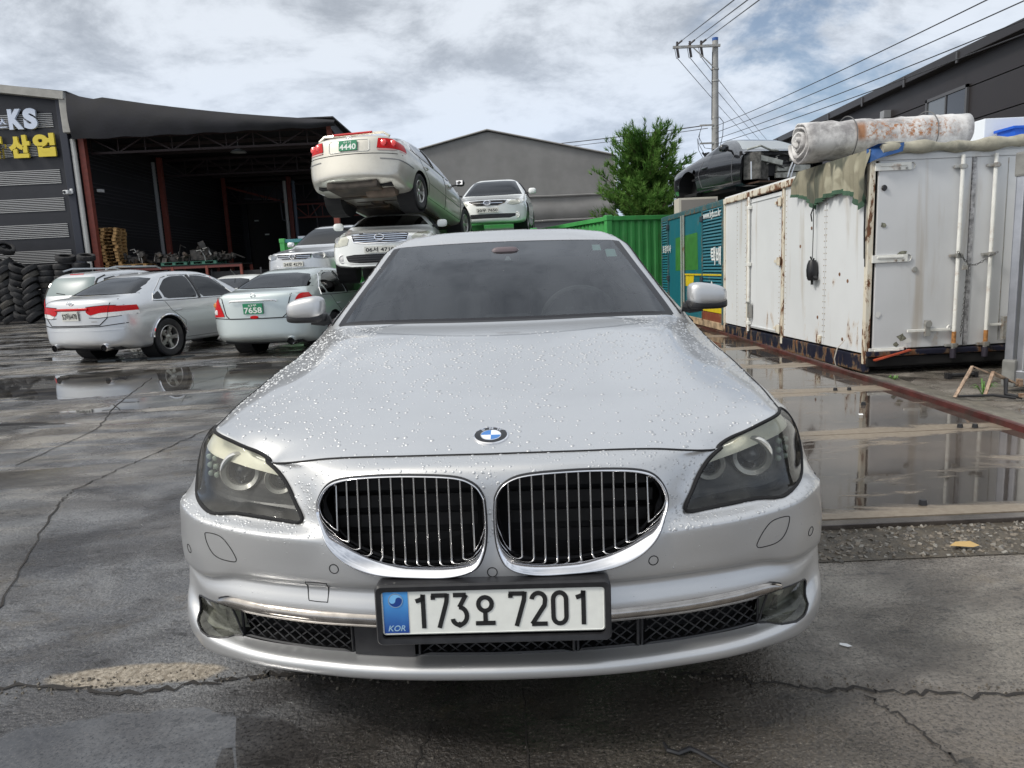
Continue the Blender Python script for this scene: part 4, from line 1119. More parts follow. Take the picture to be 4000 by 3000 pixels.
def rear_badge(c, x, z, r_=.045):
    p, n_ = c.pt('rear', x, z); MB().tube([(x + r_ * 1.5 * math.cos(a), p.y + .008, z + r_ * .8 * math.sin(a)) for a in np.linspace(0, 2*math.pi, 17)[:-1]], .006, 6, closed=True).bar((x - r_ * .7, p.y + .008, z - r_ * .6), (x - r_ * .2, p.y + .008, z + r_ * .6), .012).bar((x + r_ * .2, p.y + .008, z - r_ * .6), (x + r_ * .7, p.y + .008, z + r_ * .6), .012).bar((x - r_ * .5, p.y + .008, z), (x + r_ * .5, p.y + .008, z), .012).build('badge', CHROME, c.root)
def ring_badge(c, view, x, z, w_=.075, h_=.045):
    p, n_ = c.pt(view, x, z); d = -.03 if view == 'front' else .012
    MB().tube([(x + w_ * math.cos(a), p.y + d, z + h_ * math.sin(a)) for a in np.linspace(0, 2*math.pi, 21)[:-1]], .014, 6, closed=True).build('badge', CHROME, c.root, True)
def exhaust(c, x, z=.27, r_=.045):
    p = c.L - .14
    MB().lathe([(r_ * 1.25, .06), (r_ * 1.3, .05), (r_ * 1.2, -.12), (r_, -.12), (r_, .055)], (x, p, z), 'Y', 16).build('exhaust_tip', CHROME, c.root, True)
    MB().lathe([(.0001, .0), (r_ * 1.02, .0)], (x, p, z), 'Y', 12).build('exhaust_bore', BLACKM, c.root)

# ---- (1) silver saloon on the left, seen from behind
GY0 = dict(L_=4.9, W_=1.85, H_=1.49)
th = 16.8
def place_rear_axle(X, Y, th, L_, fo, wb, z=0):
    """world origin (front bumper centre) for a car whose rear axle centre is at X, Y and whose nose points away (th degrees right of +Y)"""
    f = Vector((math.sin(R(th)), math.cos(R(th)), 0)); o = Vector((X, Y, z)) + f * (fo + wb); return tuple(o), 180 - th
loc, yaw = place_rear_axle(-6.80, 12.72, 16.8, 4.9, .98, 2.78)
g1 = Car('parked_car', 'silver saloon with full-width red tail lamps, on the wet yard at the left', 4.9, 1.85, 1.49, 2.78, .98, PS, loc=loc, yaw=yaw, belt=.95, deck=(1.09, 1.07), rg=(3.62, 4.32), roofw=.62, wheelR=.335, hood=(.72, .84, .98), rimstyle='five')
bt = lambda c, n_: c[:, 2] > .8
def sedan_glass(c, ws, rg, belt, deck, H_, hb, roofw=.60, glass=SIDEGLASS, trim=CHROME, wsglass=None):
    w = c.W / 2
    y0, y1, y2, y3 = ws[0] + .42, ws[1] + .10, rg[0] - .12, rg[0] + .38
    zl, zh = belt + .035, H_ - .13
    c.cut('side_window', glass, 'side', [(y0, zl), (ws[0] + .62, belt + .17), (y1, zh - .02), (y1 + .28, zh + .03), ((y1+y2)/2 - .07, zh + .04), ((y1+y2)/2 - .07, zl + .01)], bt)
    c.cut('side_window', glass, 'side', [((y1+y2)/2 + .03, zl + .01), ((y1+y2)/2 + .03, zh + .04), (y2 - .25, zh + .03), (y2 - .05, zh - .02), (y3 - .30, zl + .2), (y3 - .30, zl + .02)], bt)
    c.cut('quarter_window', glass, 'side', [(y3 - .25, zl + .02), (y3 - .25, zl + .17), (y3 - .03, zl + .06), (y3 - .06, zl + .02)], bt)
    MBp = [(y0, zl - .01), (ws[0] + .62, belt + .18), (y1 - .02, zh), (y1 + .26, zh + .05), (y2 - .22, zh + .05), (y2, zh), (y3 - .1, zl + .12), (y3, zl), (y3 - .5, zl - .012)]
    c.line('window_moulding', 'side', MBp, .009, trim, closed=True)
    for yy_ in ((y1+y2)/2 - .02,): c.line('pillar', 'side', [(yy_, zl), (yy_, zh + .04)], .03, BLACKG)
    # screens
    tw = roofw * w * .93
    c.cut('windscreen', wsglass or glass, 'front', [(-.80*w, hb + .035), (-.40*w, hb + .02), (.40*w, hb + .02), (.80*w, hb + .035), (tw, H_ - .10), (tw * .5, H_ - .075), (-tw * .5, H_ - .075), (-tw, H_ - .10)], lambda q, n_: (q[:, 1] > ws[0] - .2) & (np.abs(n_[:, 0]) < .5))
    c.cut('rear_window', glass, 'rear', [(-.76*w, deck + .04), (-.4*w, deck + .025), (.4*w, deck + .025), (.76*w, deck + .04), (tw * .98, H_ - .12), (tw * .5, H_ - .09), (-tw * .5, H_ - .09), (-tw * .98, H_ - .12)], lambda q, n_: (q[:, 1] < rg[1] + .15) & (np.abs(n_[:, 0]) < .5))
    for v_, y_ in (('front', 0), ('rear', 1)):
        dz = hb + .03 if v_ == 'front' else deck + .035
        bw = .80*w if v_ == 'front' else .76*w
        c.line('screen_seal', v_, [(-bw, dz), (bw, dz)], .006)
def doors(c, handles=True, strip=True, z0=.30, ya=None, yb=None):
    f, b = c.fo, c.fo + c.wb
    y1, y2, y3 = f + .42, (f + b) / 2 + .02, b - .42
    zb = .95
    for yy_, top in ((y1, .92), (y2, .95)): c.line('door_seam', 'side', [(yy_, z0), (yy_, top)], .0065)
    c.line('door_seam', 'side', [(y3 + .02, z0 + .05), (y3 + .02, .60), (y3 + .30, .80), (y3 + .40, .96)], .0045)
    c.line('sill_seam', 'side', [(y1, z0), (y3, z0)], .0045)
    if strip: c.line('door_strip', 'side', [(y1 + .03, .56), (y2 - .03, .57)], .013, c.paint); c.line('door_strip', 'side', [(y2 + .03, .57), (y3 + .0, .58)], .013, c.paint)
    if handles:
        for yy_ in (y2 - .14, y3 + .16):
            for sd in (1, -1):
                p, _ = c.pt('side', yy_, .80, sd); MB().tube([(p.x - sd * .005, yy_ - .09, .80), (p.x + sd * .028, yy_ - .06, .80), (p.x + sd * .028, yy_ + .06, .80), (p.x - sd * .005, yy_ + .09, .80)], .011, 6).build('door_handle', c.paint, c.root, True)
sedan_glass(g1, (1.40, 2.15), (3.62, 4.32), .95, 1.09, 1.49, .98, .62); doors(g1)
g1.cut('tail_light', REDL, 'rear', [(.30, .85), (.30, .935), (.60, .955), (.95, .935), (.95, .865), (.80, .85), (.52, .84), (.36, .80)], lambda c, n_: (c[:, 1] > 4.35) & (c[:, 0] > 0), .006)
g1.cut('tail_light', REDL, 'rear', [(-.30, .85), (-.30, .935), (-.60, .955), (-.95, .935), (-.95, .865), (-.80, .85), (-.52, .84), (-.36, .80)], lambda c, n_: (c[:, 1] > 4.35) & (c[:, 0] < 0), .006)
for sd in (1, -1):
    g1.cut('reversing_light', WHITEL, 'rear', [(sd * .36, .785), (sd * .52, .835), (sd * .80, .848), (sd * .95, .862), (sd * .95, .81), (sd * .80, .785), (sd * .50, .76), (sd * .36, .765)], lambda c, n_: (c[:, 1] > 4.35), .006)
g1.line('light_bar', 'rear', [(-.34, .905), (.34, .905)], .024, REDL, n=6)
for sd in (1, -1): g1.line('lamp_seal', 'rear', [(sd*.30, .94), (sd*.60, .958), (sd*.86, .95)], .007); g1.line('lamp_seal', 'rear', [(sd*.34, .765), (sd*.50, .755), (sd*.80, .78), (sd*.88, .80)], .007)
g1.line('trunk_seam', 'rear', [(-.68, 1.05), (-.62, .75), (-.50, .64), (.50, .64), (.62, .75), (.68, 1.05)], .009)
g1.line('bumper_seam', 'rear', [(-.86, .66), (-.5, .62), (.5, .62), (.86, .66)], .009)
g1.line('bumper_moulding', 'rear', [(-.88, .565), (-.5, .555), (.5, .555), (.88, .565)], .010, PS)
g1.plate('rear', 0, .80, .335, .155, '52머6478', PLW, INK, 4)
rear_badge(g1, 0, 1.00)
text('model_script', 'GRANDEUR', .16, .018, CHROME_OLD, g1.root, FR((-.40, g1.pt('rear', -.4, .70)[0].y + .006, .70), (-1, 0, 0), (0, 0, 1)), .001)
for x_ in (.52, -.52): exhaust(g1, x_)
g1.line('antenna_line', 'top', [(0, 3.3), (0, 3.35)], .02, PS)
g1.mirrors(PS); g1.finish()
# chrome arch trim
for yc in (.98 + 2.78,):
    for sd in (1, -1):
        MB().tube([Vector((sd * (g1.W/2 + .002), yc + .40 * math.cos(a), .335 + .40 * math.sin(a))) for a in np.linspace(.1, math.pi - .1, 16)], .016, 5).build('arch_trim', CHROME, g1.root, True)

# ---- (2) mint saloon
loc, yaw = place_rear_axle(-3.88, 12.55, 9, 4.7, .92, 2.70)
g2 = Car('parked_car', 'pale mint saloon with green plate 7658 and red tail lamps, beside the silver saloon', 4.8, 1.80, 1.44, 2.70, .95, PM, loc=loc, yaw=yaw, belt=.93, deck=(1.08, 1.06), rg=(3.60, 4.25), roofw=.60, wheelR=.32, hood=(.70, .82, .95), rimstyle='five')
sedan_glass(g2, (1.40, 2.15), (3.60, 4.25), .93, 1.08, 1.44, .95, .60); doors(g2, strip=False)
for sd in (1, -1):
    g2.cut('tail_light', REDL, 'rear', [(sd*.56, .68), (sd*.56, .70), (sd*.70, 1.02), (sd*.90, 1.00), (sd*.96, .92), (sd*.96, .67)], lambda c, n_, s_=sd: (c[:, 1] > 4.3) & (c[:, 0] * s_ > 0), .008)
    for (x_, z_, mt_) in ((.76, .865, ORANGEL), (.73, .75, WHITEL)):
        p, _ = g2.pt('rear', sd * x_, z_); MB().lathe([(.0001, .018), (.035, .016), (.045, .004), (.05, -.03)], (sd * x_, p.y, z_), 'Y', 16).build('lamp_bulb', mt_, g2.root, True)
g2.line('trunk_seam', 'rear', [(-.60, 1.02), (-.52, .70), (-.45, .64), (.45, .64), (.52, .70), (.60, 1.02)], .009)
g2.line('bumper_seam', 'rear', [(-.86, .66), (-.5, .645), (.5, .645), (.86, .66)], .009)
p = g2.pt('rear', 0, .93)[0]
MB().tube([(-.40, p.y + .005, .915), (-.36, p.y + .025, .93), (.36, p.y + .025, .93), (.40, p.y + .005, .915)], .016, 6).build('chrome_handle', CHROME, g2.root, True)
g2.plate('rear', 0, .80, .335, .17, '7658', GREENPL, WINK, 4, top='63부')
p = g2.pt('rear', 0, 1.0)[0]
MB().lathe([(.035, .0), (.05, .008), (.035, .016)], (0, p.y, 1.01), 'Y', 5).build('badge', CHROME, g2.root)
text('model_script', 'SM5', .12, .030, CHROME_OLD, g2.root, FR((.62, g2.pt('rear', .62, .98)[0].y + .006, .98), (-1, 0, 0), (0, 0, 1)), .001)
text('model_script', 'LE', .07, .028, CHROME_OLD, g2.root, FR((-.58, g2.pt('rear', -.58, 1.0)[0].y + .006, 1.0), (-1, 0, 0), (0, 0, 1)), .001)
MB().lathe([(.0001, .01), (.07, .008), (.075, 0)], (0, g2.pt('rear', 0, .66)[0].y, .665), 'Y', 12, M=Matrix.Diagonal((1, 1, .35))).build('reflector_patch', REDL, g2.root)
exhaust(g2, -.55, .26, .05); g2.mirrors(PM); g2.finish()

# ---- (3) silver SUV, only roof and tail visible
g3 = Car('parked_suv', 'silver estate-bodied SUV with roof rails, half hidden behind the silver saloon', 4.5, 1.84, 1.66, 2.63, .90, PS, loc=tuple(Vector((-10.05, 16.4, 0)) + Vector((math.sin(R(12)), math.cos(R(12)), 0)) * 4.4), yaw=168, cat='suv', belt=1.02, kind='suv', rg=(3.6, 4.2), roofw=.66, wheelR=.35, hood=(.82, .95, 1.05), rimstyle='five')
g3.cut('side_window', SIDEGLASS, 'side', [(1.80, 1.07), (2.2, 1.50), (2.75, 1.54), (2.75, 1.08)], bt)
g3.cut('side_window', SIDEGLASS, 'side', [(2.82, 1.08), (2.82, 1.54), (3.45, 1.53), (3.45, 1.09)], bt)
g3.cut('quarter_window', SIDEGLASS, 'side', [(3.55, 1.10), (3.55, 1.52), (3.95, 1.46), (4.1, 1.12)], bt)
g3.cut('windscreen', SIDEGLASS, 'front', [(-.72, 1.1), (.72, 1.1), (.55, 1.56), (-.55, 1.56)], lambda c, n_: c[:, 1] > 1.2)
g3.cut('rear_window', simple('pale_rear_glass', (.20, .25, .25), .35, 0, coat=0), 'rear', [(-.66, 1.10), (.66, 1.10), (.60, 1.30), (.54, 1.50), (-.54, 1.50), (-.60, 1.30)], None, .004)
g3.line('window_moulding', 'rear', [(-.70, 1.05), (-.62, 1.30), (-.56, 1.53)], .025, BLACKG); g3.line('window_moulding', 'rear', [(.70, 1.05), (.62, 1.30), (.56, 1.53)], .025, BLACKG)
for sd in (1, -1):
    g3.cut('tail_light', REDL, 'rear', [(sd*.66, .82), (sd*.68, 1.04), (sd*.95, 1.06), (sd*.95, .80)], lambda c, n_, s_=sd: (c[:, 1] > 4.0) & (c[:, 0] * s_ > 0), .01)
    MB().tube([(sd * .58, 1.9, 1.66), (sd * .60, 2.1, 1.72), (sd * .60, 3.5, 1.72), (sd * .58, 3.8, 1.66)], .02, 6).build('roof_rail', simple('rail_grey', (.40, .42, .44), .3, .8), g3.root, True)
g3.line('brake_light', 'rear', [(-.18, 1.57), (.18, 1.57)], .018, REDL)
g3.line('wiper', 'rear', [(0.02, 1.12), (.28, 1.16)], .012)
g3.mirrors(PS); g3.finish()

# ---- (4) white car, only roof and rear screen visible
g4 = Car('parked_car', 'white saloon with only roof and rear screen showing between the silver and mint saloons', 4.4, 1.74, 1.42, 2.6, .88, PW, loc=tuple(Vector((-7.35, 18.0, 0)) + Vector((math.sin(R(8)), math.cos(R(8)), 0)) * 4.3), yaw=172, belt=.92, deck=(1.05, 1.02), rg=(3.35, 3.95), wheelR=.31, roofw=.64, level=2)
sedan_glass(g4, (1.40, 2.15), (3.35, 3.95), .92, 1.05, 1.42, .92, .62); g4.finish()
MB().tube([(0, 3.2, 1.42), (0, 3.4, 1.55)], .008, 5).build('antenna', BLACKP, g4.root)

# ---- front-view helper
def front_face(c, lamp, lampm, grille, plate_, pz, intake=None, fog=None, badge=None, slats=4, chrome=True):
    for sd in (1, -1):
        c.cut('headlight', lampm, 'front', [(sd * a, b) for a, b in lamp], lambda q, n_, s_=sd: (q[:, 1] < .9) & (q[:, 0] * s_ > 0), .006)
        lx = np.mean([a for a, b in lamp]); lz = np.mean([b for a, b in lamp])
        p, _ = c.pt('front', sd * lx, lz)
        c.line('lamp_seal', 'front', [(sd * a, b) for a, b in lamp], .004, closed=True)
        MB().lathe([(.0001, .01), (.035, .004), (.055, -.008), (.06, .01)], (sd * lx, p.y - .008, lz), 'Y', 16).build('bulb', WHITEL, c.root, True)
    c.cut('grille', GRILLE, 'front', grille, lambda q, n_: q[:, 1] < .6, -.015)
    z0 = min(b for a, b in grille); z1 = max(b for a, b in grille)
    if chrome: c.line('grille_frame', 'front', grille, .010, CHROME, closed=True)
    gf = polyfield(grille)
    for k in range(slats):
        z_ = z0 + (z1 - z0) * (k + 1) / (slats + 1); xs_ = [x_ for x_ in np.linspace(-.8, .8, 65) if gf(np.array([[x_, z_]]))[0] < -.01]
        if len(xs_) > 1: c.line('grille_bar', 'front', [(xs_[0], z_), (xs_[-1], z_)], .007, CHROME if chrome else BLACKP)
    if intake:
        c.cut('lower_intake', GRILLE, 'front', intake, lambda q, n_: q[:, 1] < .6, -.01)
        z0 = min(b for a, b in intake); z1 = max(b for a, b in intake); gf = polyfield(intake)
        for k in range(3):
            z_ = z0 + (z1 - z0) * (k + 1) / 4; xs_ = [x_ for x_ in np.linspace(-.8, .8, 65) if gf(np.array([[x_, z_]]))[0] < -.01]
            if len(xs_) > 1: c.line('intake_bar', 'front', [(xs_[0], z_), (xs_[-1], z_)], .006, simple('bar_grey', (.05, .05, .055), .4))
    if fog:
        for sd in (1, -1):
            p, _ = c.pt('front', sd * fog[0], fog[1])
            MB().lathe([(.0001, -.012), (.04, -.008), (.05, -.002), (.062, -.014), (.075, -.004), (.08, .03)], (sd * fog[0], p.y, fog[1]), 'Y', 20).build('fog_light', WHITEL, c.root, True)
    if badge: ring_badge(c, 'front', 0, badge)
    c.plate('front', 0, pz, .52, .11, plate_, PLW, INK, 0)
    c.line('hood_seam', 'front', [(-.62, z1 + .05 if False else badge + .10), (.62, badge + .10)], .005)

# ---- (5) silver SUV raised, facing camera
g5 = Car('scrap_suv', 'silver SUV facing the camera, raised on a steel rack behind the mint saloon', 4.6, 1.88, 1.62, 2.7, .92, PS, loc=(-5.10, 17.3, 1.00), yaw=-13, cat='suv', belt=1.0, kind='suv', rg=(3.7, 4.3), roofw=.66, wheelR=.35, hood=(.86, .97, 1.05), group=None, rimstyle='five')
g5.cut('windscreen', SIDEGLASS, 'front', [(-.74, 1.09), (.74, 1.09), (.56, 1.53), (-.56, 1.53)], lambda c, n_: c[:, 1] > 1.2)
g5.cut('side_window', SIDEGLASS, 'side', [(1.80, 1.05), (2.2, 1.46), (2.75, 1.50), (2.75, 1.06)], bt); g5.cut('side_window', SIDEGLASS, 'side', [(2.82, 1.06), (2.82, 1.50), (3.45, 1.49), (3.45, 1.07)], bt)
front_face(g5, [(.50, .72), (.46, .80), (.62, .84), (.84, .86), (.90, .80), (.88, .71), (.7, .69)], SLAMP, [(-.44, .73), (-.46, .82), (.46, .82), (.44, .73), (.3, .70), (-.3, .70)], '24로 4270', .585, [(-.42, .30), (-.40, .42), (.40, .42), (.42, .30)], (.66, .40), .77, 2)
g5.mirrors(PS, 1.75, 1.10); g5.finish()

# ---- (6) white saloon in the stack, roof crushed
g6 = Car('scrap_car', 'white saloon with horizontal chrome grille and crushed roof, squeezed under the tilted champagne saloon', 4.6, 1.79, 1.26, 2.68, .90, PW, loc=(-2.08, 12.0, 1.17), yaw=2, belt=.90, deck=(1.0, .98), hood=(.74, .84, .93), rg=(3.5, 4.1), wheelR=.32, roofw=.66, rimstyle='five')
sedan_glass(g6, (1.40, 2.15), (3.5, 4.1), .90, 1.0, 1.26, .93, .64)
front_face(g6, [(.56, .58), (.52, .68), (.60, .76), (.74, .80), (.86, .74), (.90, .60), (.84, .56), (.7, .56)], CREAML, [(-.44, .62), (-.48, .74), (-.30, .765), (.30, .765), (.48, .74), (.44, .62), (.25, .595), (-.25, .595)], '06서 4710', .49, [(-.56, .30), (-.60, .40), (-.45, .42), (.45, .42), (.60, .40), (.56, .30), (.35, .275), (-.35, .275)], (.66, .36), .685, 4)
g6.mirrors(PW, 1.62, .95); g6.finish()
# white bumper lip that hangs loose
g6.line('loose_lip', 'front', [(-.72, .27), (-.5, .235), (.5, .235), (.72, .27)], .02, PW)

# ---- (7) champagne saloon on top, tail up
f = Vector((math.sin(R(14)), math.cos(R(14)), 0))
L7 = 4.75
o7 = Vector((-2.63, 12.42, 2.58)) + f * (L7 * math.cos(R(9.4))) - Vector((0, 0, L7 * math.sin(R(9.4))))
g7 = Car('scrap_car', 'champagne saloon with green plate 4440 perched tail-up on top of the white car stack', L7, 1.82, 1.41, 2.70, .93, PC, loc=tuple(o7), yaw=166, pitch=9.4, belt=.93, deck=(1.07, 1.05), rg=(3.60, 4.25), roofw=.60, wheelR=.315, hood=(.70, .82, .95), rimstyle='seven', sweep=(.32, .22))
sedan_glass(g7, (1.40, 2.15), (3.60, 4.25), .93, 1.07, 1.41, .95, .60); doors(g7)
for sd in (1, -1):
    g7.cut('tail_light', REDL, 'rear', [(sd*.50, .80), (sd*.52, .97), (sd*.72, .975), (sd*.90, .92), (sd*.92, .80)], lambda c, n_, s_=sd: (c[:, 1] > 4.25) & (c[:, 0] * s_ > 0), .012)
    g7.line('lamp_seal', 'rear', [(sd*.50, .80), (sd*.52, .97), (sd*.72, .975), (sd*.86, .93)], .006)
    for x_ in (.60, .74):
        p, _ = g7.pt('rear', sd * x_, .895); MB().lathe([(.0001, .022), (.03, .022), (.045, .014), (.055, .012), (.062, .0)], (sd * x_, p.y + .006, .895), 'Y', 18).build('lamp_bulb', simple('red_bright', (.75, .03, .03), .15, coat=1), g7.root, True)
    g7.cut('reversing_light', simple('pink_lens', (.55, .30, .28), .2, coat=1), 'rear', [(sd*.50, .765), (sd*.50, .795), (sd*.90, .795), (sd*.88, .765)], lambda c, n_: c[:, 1] > 4.3, .012)
g7.line('plate_surround', 'rear', [(-.37, .78), (-.37, .93), (-.34, .96), (.34, .96), (.37, .93), (.37, .78), (.34, .755), (-.34, .755)], .012, simple('surround_white', (.72, .71, .66), .3), closed=True)
g7.plate('rear', 0, .86, .335, .17, '4440', GREENPL, WINK, 2, top='01가')
g7.line('bumper_seam', 'rear', [(-.86, .72), (-.5, .715), (.5, .715), (.86, .72)], .007)
for sd in (1, -1): g7.line('bumper_strip', 'rear', [(sd*.55, .63), (sd*.84, .625)], .012, simple('strip_grey', (.22, .22, .22), .4))
g7.line('side_strip', 'side', [(L7 - .75, .62), (L7 - .25, .62)], .012, simple('strip_grey', (.22, .22, .22), .4))
rear_badge(g7, 0, 1.0, .035)
p0 = g7.pt('top', 0, L7 - .22)[0]
MB().tube([(-.66, p0.y - .02, p0.z - .02), (-.55, p0.y, p0.z + .05), (.55, p0.y, p0.z + .05), (.66, p0.y - .02, p0.z - .02)], .024, 6).build('spoiler', PC, g7.root, True)
MB().tube([(-.36, p0.y + .035, p0.z + .058), (.36, p0.y + .035, p0.z + .058)], .020, 6).build('brake_light', REDL, g7.root, True)
g7.mirrors(BLACKP, 1.62, .97)
g7.finish()
ub = MB()
ub.box((0, 4.35, .24), (.95, .55, .14)).box((.18, 3.1, .22), (.7, .55, .16)).build('fuel_tank', UNDER, g7.root, bevel=.03)
MB().lathe([(.0001, -.28), (.11, -.27), (.13, -.2), (.13, .2), (.11, .27), (.0001, .28)], (-.40, 4.25, .21), 'X', 14).build('silencer', simple('silencer', (.12, .09, .07), .6, .5, var=.3), g7.root, True)
MB().tube([(-.35, 4.1, .22), (-.2, 3.7, .26), (-.12, 2.6, .20), (-.15, 1.4, .20)], .032, 8).build('exhaust_pipe', UNDER, g7.root, True)
MB().tube([(.72, 3.63, .30), (.35, 3.60, .22), (-.35, 3.60, .22), (-.72, 3.63, .30)], .035, 8).tube([(.68, 3.6, .30), (.50, 3.0, .26)], .03, 6).tube([(-.68, 3.6, .30), (-.50, 3.0, .26)], .03, 6).tube([(.6, 3.7, .35), (.55, 3.8, .75)], .045, 8).tube([(-.6, 3.7, .35), (-.55, 3.8, .75)], .045, 8).build('rear_suspension', UNDER, g7.root, True)
MB().box((0, 2.3, .195), (.24, 2.6, .05)).box((.60, 2.4, .20), (.12, 2.6, .05)).box((-.60, 2.4, .20), (.12, 2.6, .05)).box((0, 1.2, .20), (1.2, .14, .08)).box((0, 3.95, .22), (1.1, .10, .08)).build('floor_ribs', UNDER, g7.root, bevel=.01)

# ---- (8) white hatchback facing camera on the green container
g8 = Car('scrap_car', 'white saloon with plate 20 7650 facing the camera from the top of the green container', 4.55, 1.81, 1.46, 2.70, .90, PW, loc=(-.38, 16.75, 2.10), yaw=-5, belt=.93, deck=(1.06, 1.03), hood=(.72, .84, .95), rg=(3.5, 4.1), wheelR=.33, roofw=.62, rimstyle='five')
sedan_glass(g8, (1.25, 2.05), (3.5, 4.1), .93, 1.06, 1.46, .93, .62)
front_face(g8, [(.46, .62), (.55, .72), (.70, .79), (.86, .80), (.88, .72), (.78, .64), (.6, .60)], CREAML, [(-.40, .66), (-.46, .71), (.46, .71), (.40, .66), (.25, .60), (-.25, .60)], '20우 7650', .49, [(-.66, .36), (-.70, .41), (.70, .41), (.66, .36), (.5, .31), (-.5, .31)], (.66, .37), .655, 1)
g8.mirrors(PW, 1.5, 1.0); g8.finish()

# ---- supports under the raised cars
g9 = Car('scrap_car', 'flattened dark grey car shell at the bottom of the white car stack', 4.5, 1.76, 1.17, 2.6, .88, PG, loc=(-2.3, 12.35, 0), yaw=2, belt=.80, deck=(.9, .88), hood=(.66, .74, .82), rg=(3.4, 4.0), wheelR=.31, roofw=.72, level=2)
g9.finish()
rk = thing('steel_rack', 'rusty steel rack standing behind the mint saloon and carrying the silver SUV', 'rack', (-4.65, 19.4, 0), (0, 0, R(-13)))
RUST = simple('rust', (.16, .07, .035), .8, .2, var=.5, scale=14)
for x_ in (-.9, .9):
    for y_ in (-1.7, 1.7): boxo('leg', (x_, y_, .45), (.10, .10, .90), RUST, rk)
    boxo('rail', (x_, 0, .95), (.12, 3.8, .10), RUST, rk)
for y_ in (-1.7, 0, 1.7): boxo('cross_beam', (0, y_, .88), (1.9, .08, .08), RUST, rk)

# ---- (9) stripped sports car shell on the teal container
wk = Car('wrecked_car', 'gloss black sports car shell without its front end, lying on the containers', 4.4, 1.84, 1.24, 2.4, .95, PK, loc=(5.72, 12.85, 2.40), yaw=15, belt=.86, deck=(.92, .86), hood=(.62, .74, .86), rg=(2.65, 3.35), ws=(1.45, 2.1), wheelR=.34, roofw=.60, wheels=(0, 0, 0, 0), sweep=(.3, .35))
wk.cut(None, None, 'side', [(-.5, -1), (1.30, -1), (1.30, 2), (-.5, 2)], lambda c, n_: np.ones(len(c), bool))
_fl = [f for f in wk.F if min(wk.V[i][1] for i in f) > 1.27]; wk.F = _fl
wk.cut('windscreen', simple('wreck_glass', (.34, .37, .39), .35), 'front', [(-.70, .91), (.70, .91), (.50, 1.15), (-.50, 1.15)], lambda c, n_: (c[:, 1] > 1.3) & (np.abs(n_[:, 0]) < .5))
wk.cut('side_window', SIDEGLASS, 'side', [(1.9, .92), (2.2, 1.10), (2.5, 1.11), (2.75, .95)], bt)
wk.cut(None, None, 'side', [(3.02, .50), (2.98, .62), (3.0, .72), (3.10, .74), (3.12, .60), (3.14, .46)], lambda c, n_: np.abs(c[:, 0]) > .5)
wk.line('door_seam', 'side', [(1.62, .28), (1.60, .86)], .006, simple('seam_grey', (.15, .15, .16), .5)); wk.line('door_seam', 'side', [(2.72, .86), (2.86, .60), (2.74, .32), (1.62, .28)], .006, simple('seam_grey', (.15, .15, .16), .5))
wk.line('sill_edge', 'side', [(1.35, .26), (3.0, .26)], .022, PK)
for sd in (1, -1):
    p, _ = wk.pt('side', 2.62, .70, sd); MB().tube([(p.x, 2.52, .71), (p.x + sd * .03, 2.56, .70), (p.x + sd * .03, 2.68, .70), (p.x, 2.72, .71)], .014, 6).build('door_handle', PK, wk.root, True)
wk.mirrors(PK, 1.75, .93); wk.finish(floor=False)
GM = simple('bare_metal_grey', (.38, .39, .36), .5, .3, var=.35, scale=8, dirt=(.05, .045, .04), dirtamt=.4)
MB().box((0, 1.42, .60), (1.30, .06, .44)).box((0, 1.38, .80), (1.56, .12, .07)).build('firewall', simple('firewall_black', (.02, .02, .022), .7, var=.5, scale=12), wk.root, bevel=.015)
MB().box((.28, 1.36, .52), (.74, .08, .12)).build('cross_member', GM, wk.root, bevel=.01)
for x_ in (.20, .27): MB().tube([(x_, 1.30, .84), (x_ + .02, 1.26, .66), (x_ - .06, 1.26, .50), (x_ - .10, 1.28, .34)], .016, 6).build('pipe', simple('alu_pipe', (.75, .76, .78), .3, .7), wk.root, True)
MB().box((-.66, 1.30, .56), (.32, .04, .50), Matrix.Rotation(R(-38), 3, 'Z')).box((-.40, 1.34, .56), (.30, .04, .50), Matrix.Rotation(R(18), 3, 'Z')).build('wheel_arch_liner', simple('liner', (.085, .082, .075), .7, var=.6, scale=14), wk.root, bevel=.05)
MB().box((-.25, 1.30, .66), (.5, .05, .10), Matrix.Rotation(R(12), 3, 'Y')).box((.45, 1.32, .70), (.55, .05, .06), Matrix.Rotation(R(-6), 3, 'Y')).tube([(-.84, 1.2, .84), (-.6, 1.12, .90), (-.35, 1.2, .84), (-.1, 1.3, .84)], .022, 6).box((.3, 1.3, .38), (.9, .06, .10)).build('bulkhead_metal', GM, wk.root, bevel=.01)
MB().tube([(-.84, 1.42, .30), (-.86, 1.36, .55), (-.84, 1.40, .84)], .03, 6).build('hinge_pillar', BLACKM, wk.root)
MB().tube([(-.76, 1.18, .30), (-.78, 1.16, .62)], .014, 6).build('pipe', simple('alu_pipe', (.75, .76, .78), .3, .7), wk.root)
random.seed(3)
for k in range(14):
    x_ = random.uniform(-.35, .75); z_ = random.uniform(.55, .84)
    p1 = Vector((x_, 1.33, z_)); p2 = p1 + Vector((random.uniform(-.2, .2), random.uniform(-.05, .0), random.uniform(-.12, .05))); p3 = p2 + Vector((random.uniform(-.2, .2), .04, random.uniform(-.1, .1)))
    MB().tube([p1, p2, p3], random.uniform(.006, .014), 5).build('wiring', simple('wire', (.03, .03, .03), .5) if k % 4 else simple('wire_pale', (.55, .55, .5), .5), wk.root)
MB().box((.05, 1.26, .24), (1.5, .5, .03)).build('floor_flap', simple('rust_dark', (.05, .025, .015), .8), wk.root)
MB().box((0, 2.9, .22), (1.5, 2.4, .12)).box((0, 2.6, .55), (1.5, 1.6, .04)).build('floor_pan', BLACKM, wk.root)
eng = thing('scrap_part', 'small black scrap bracket cluster standing on the tail of the stripped black car', 'scrap part', (0, 0, 0))
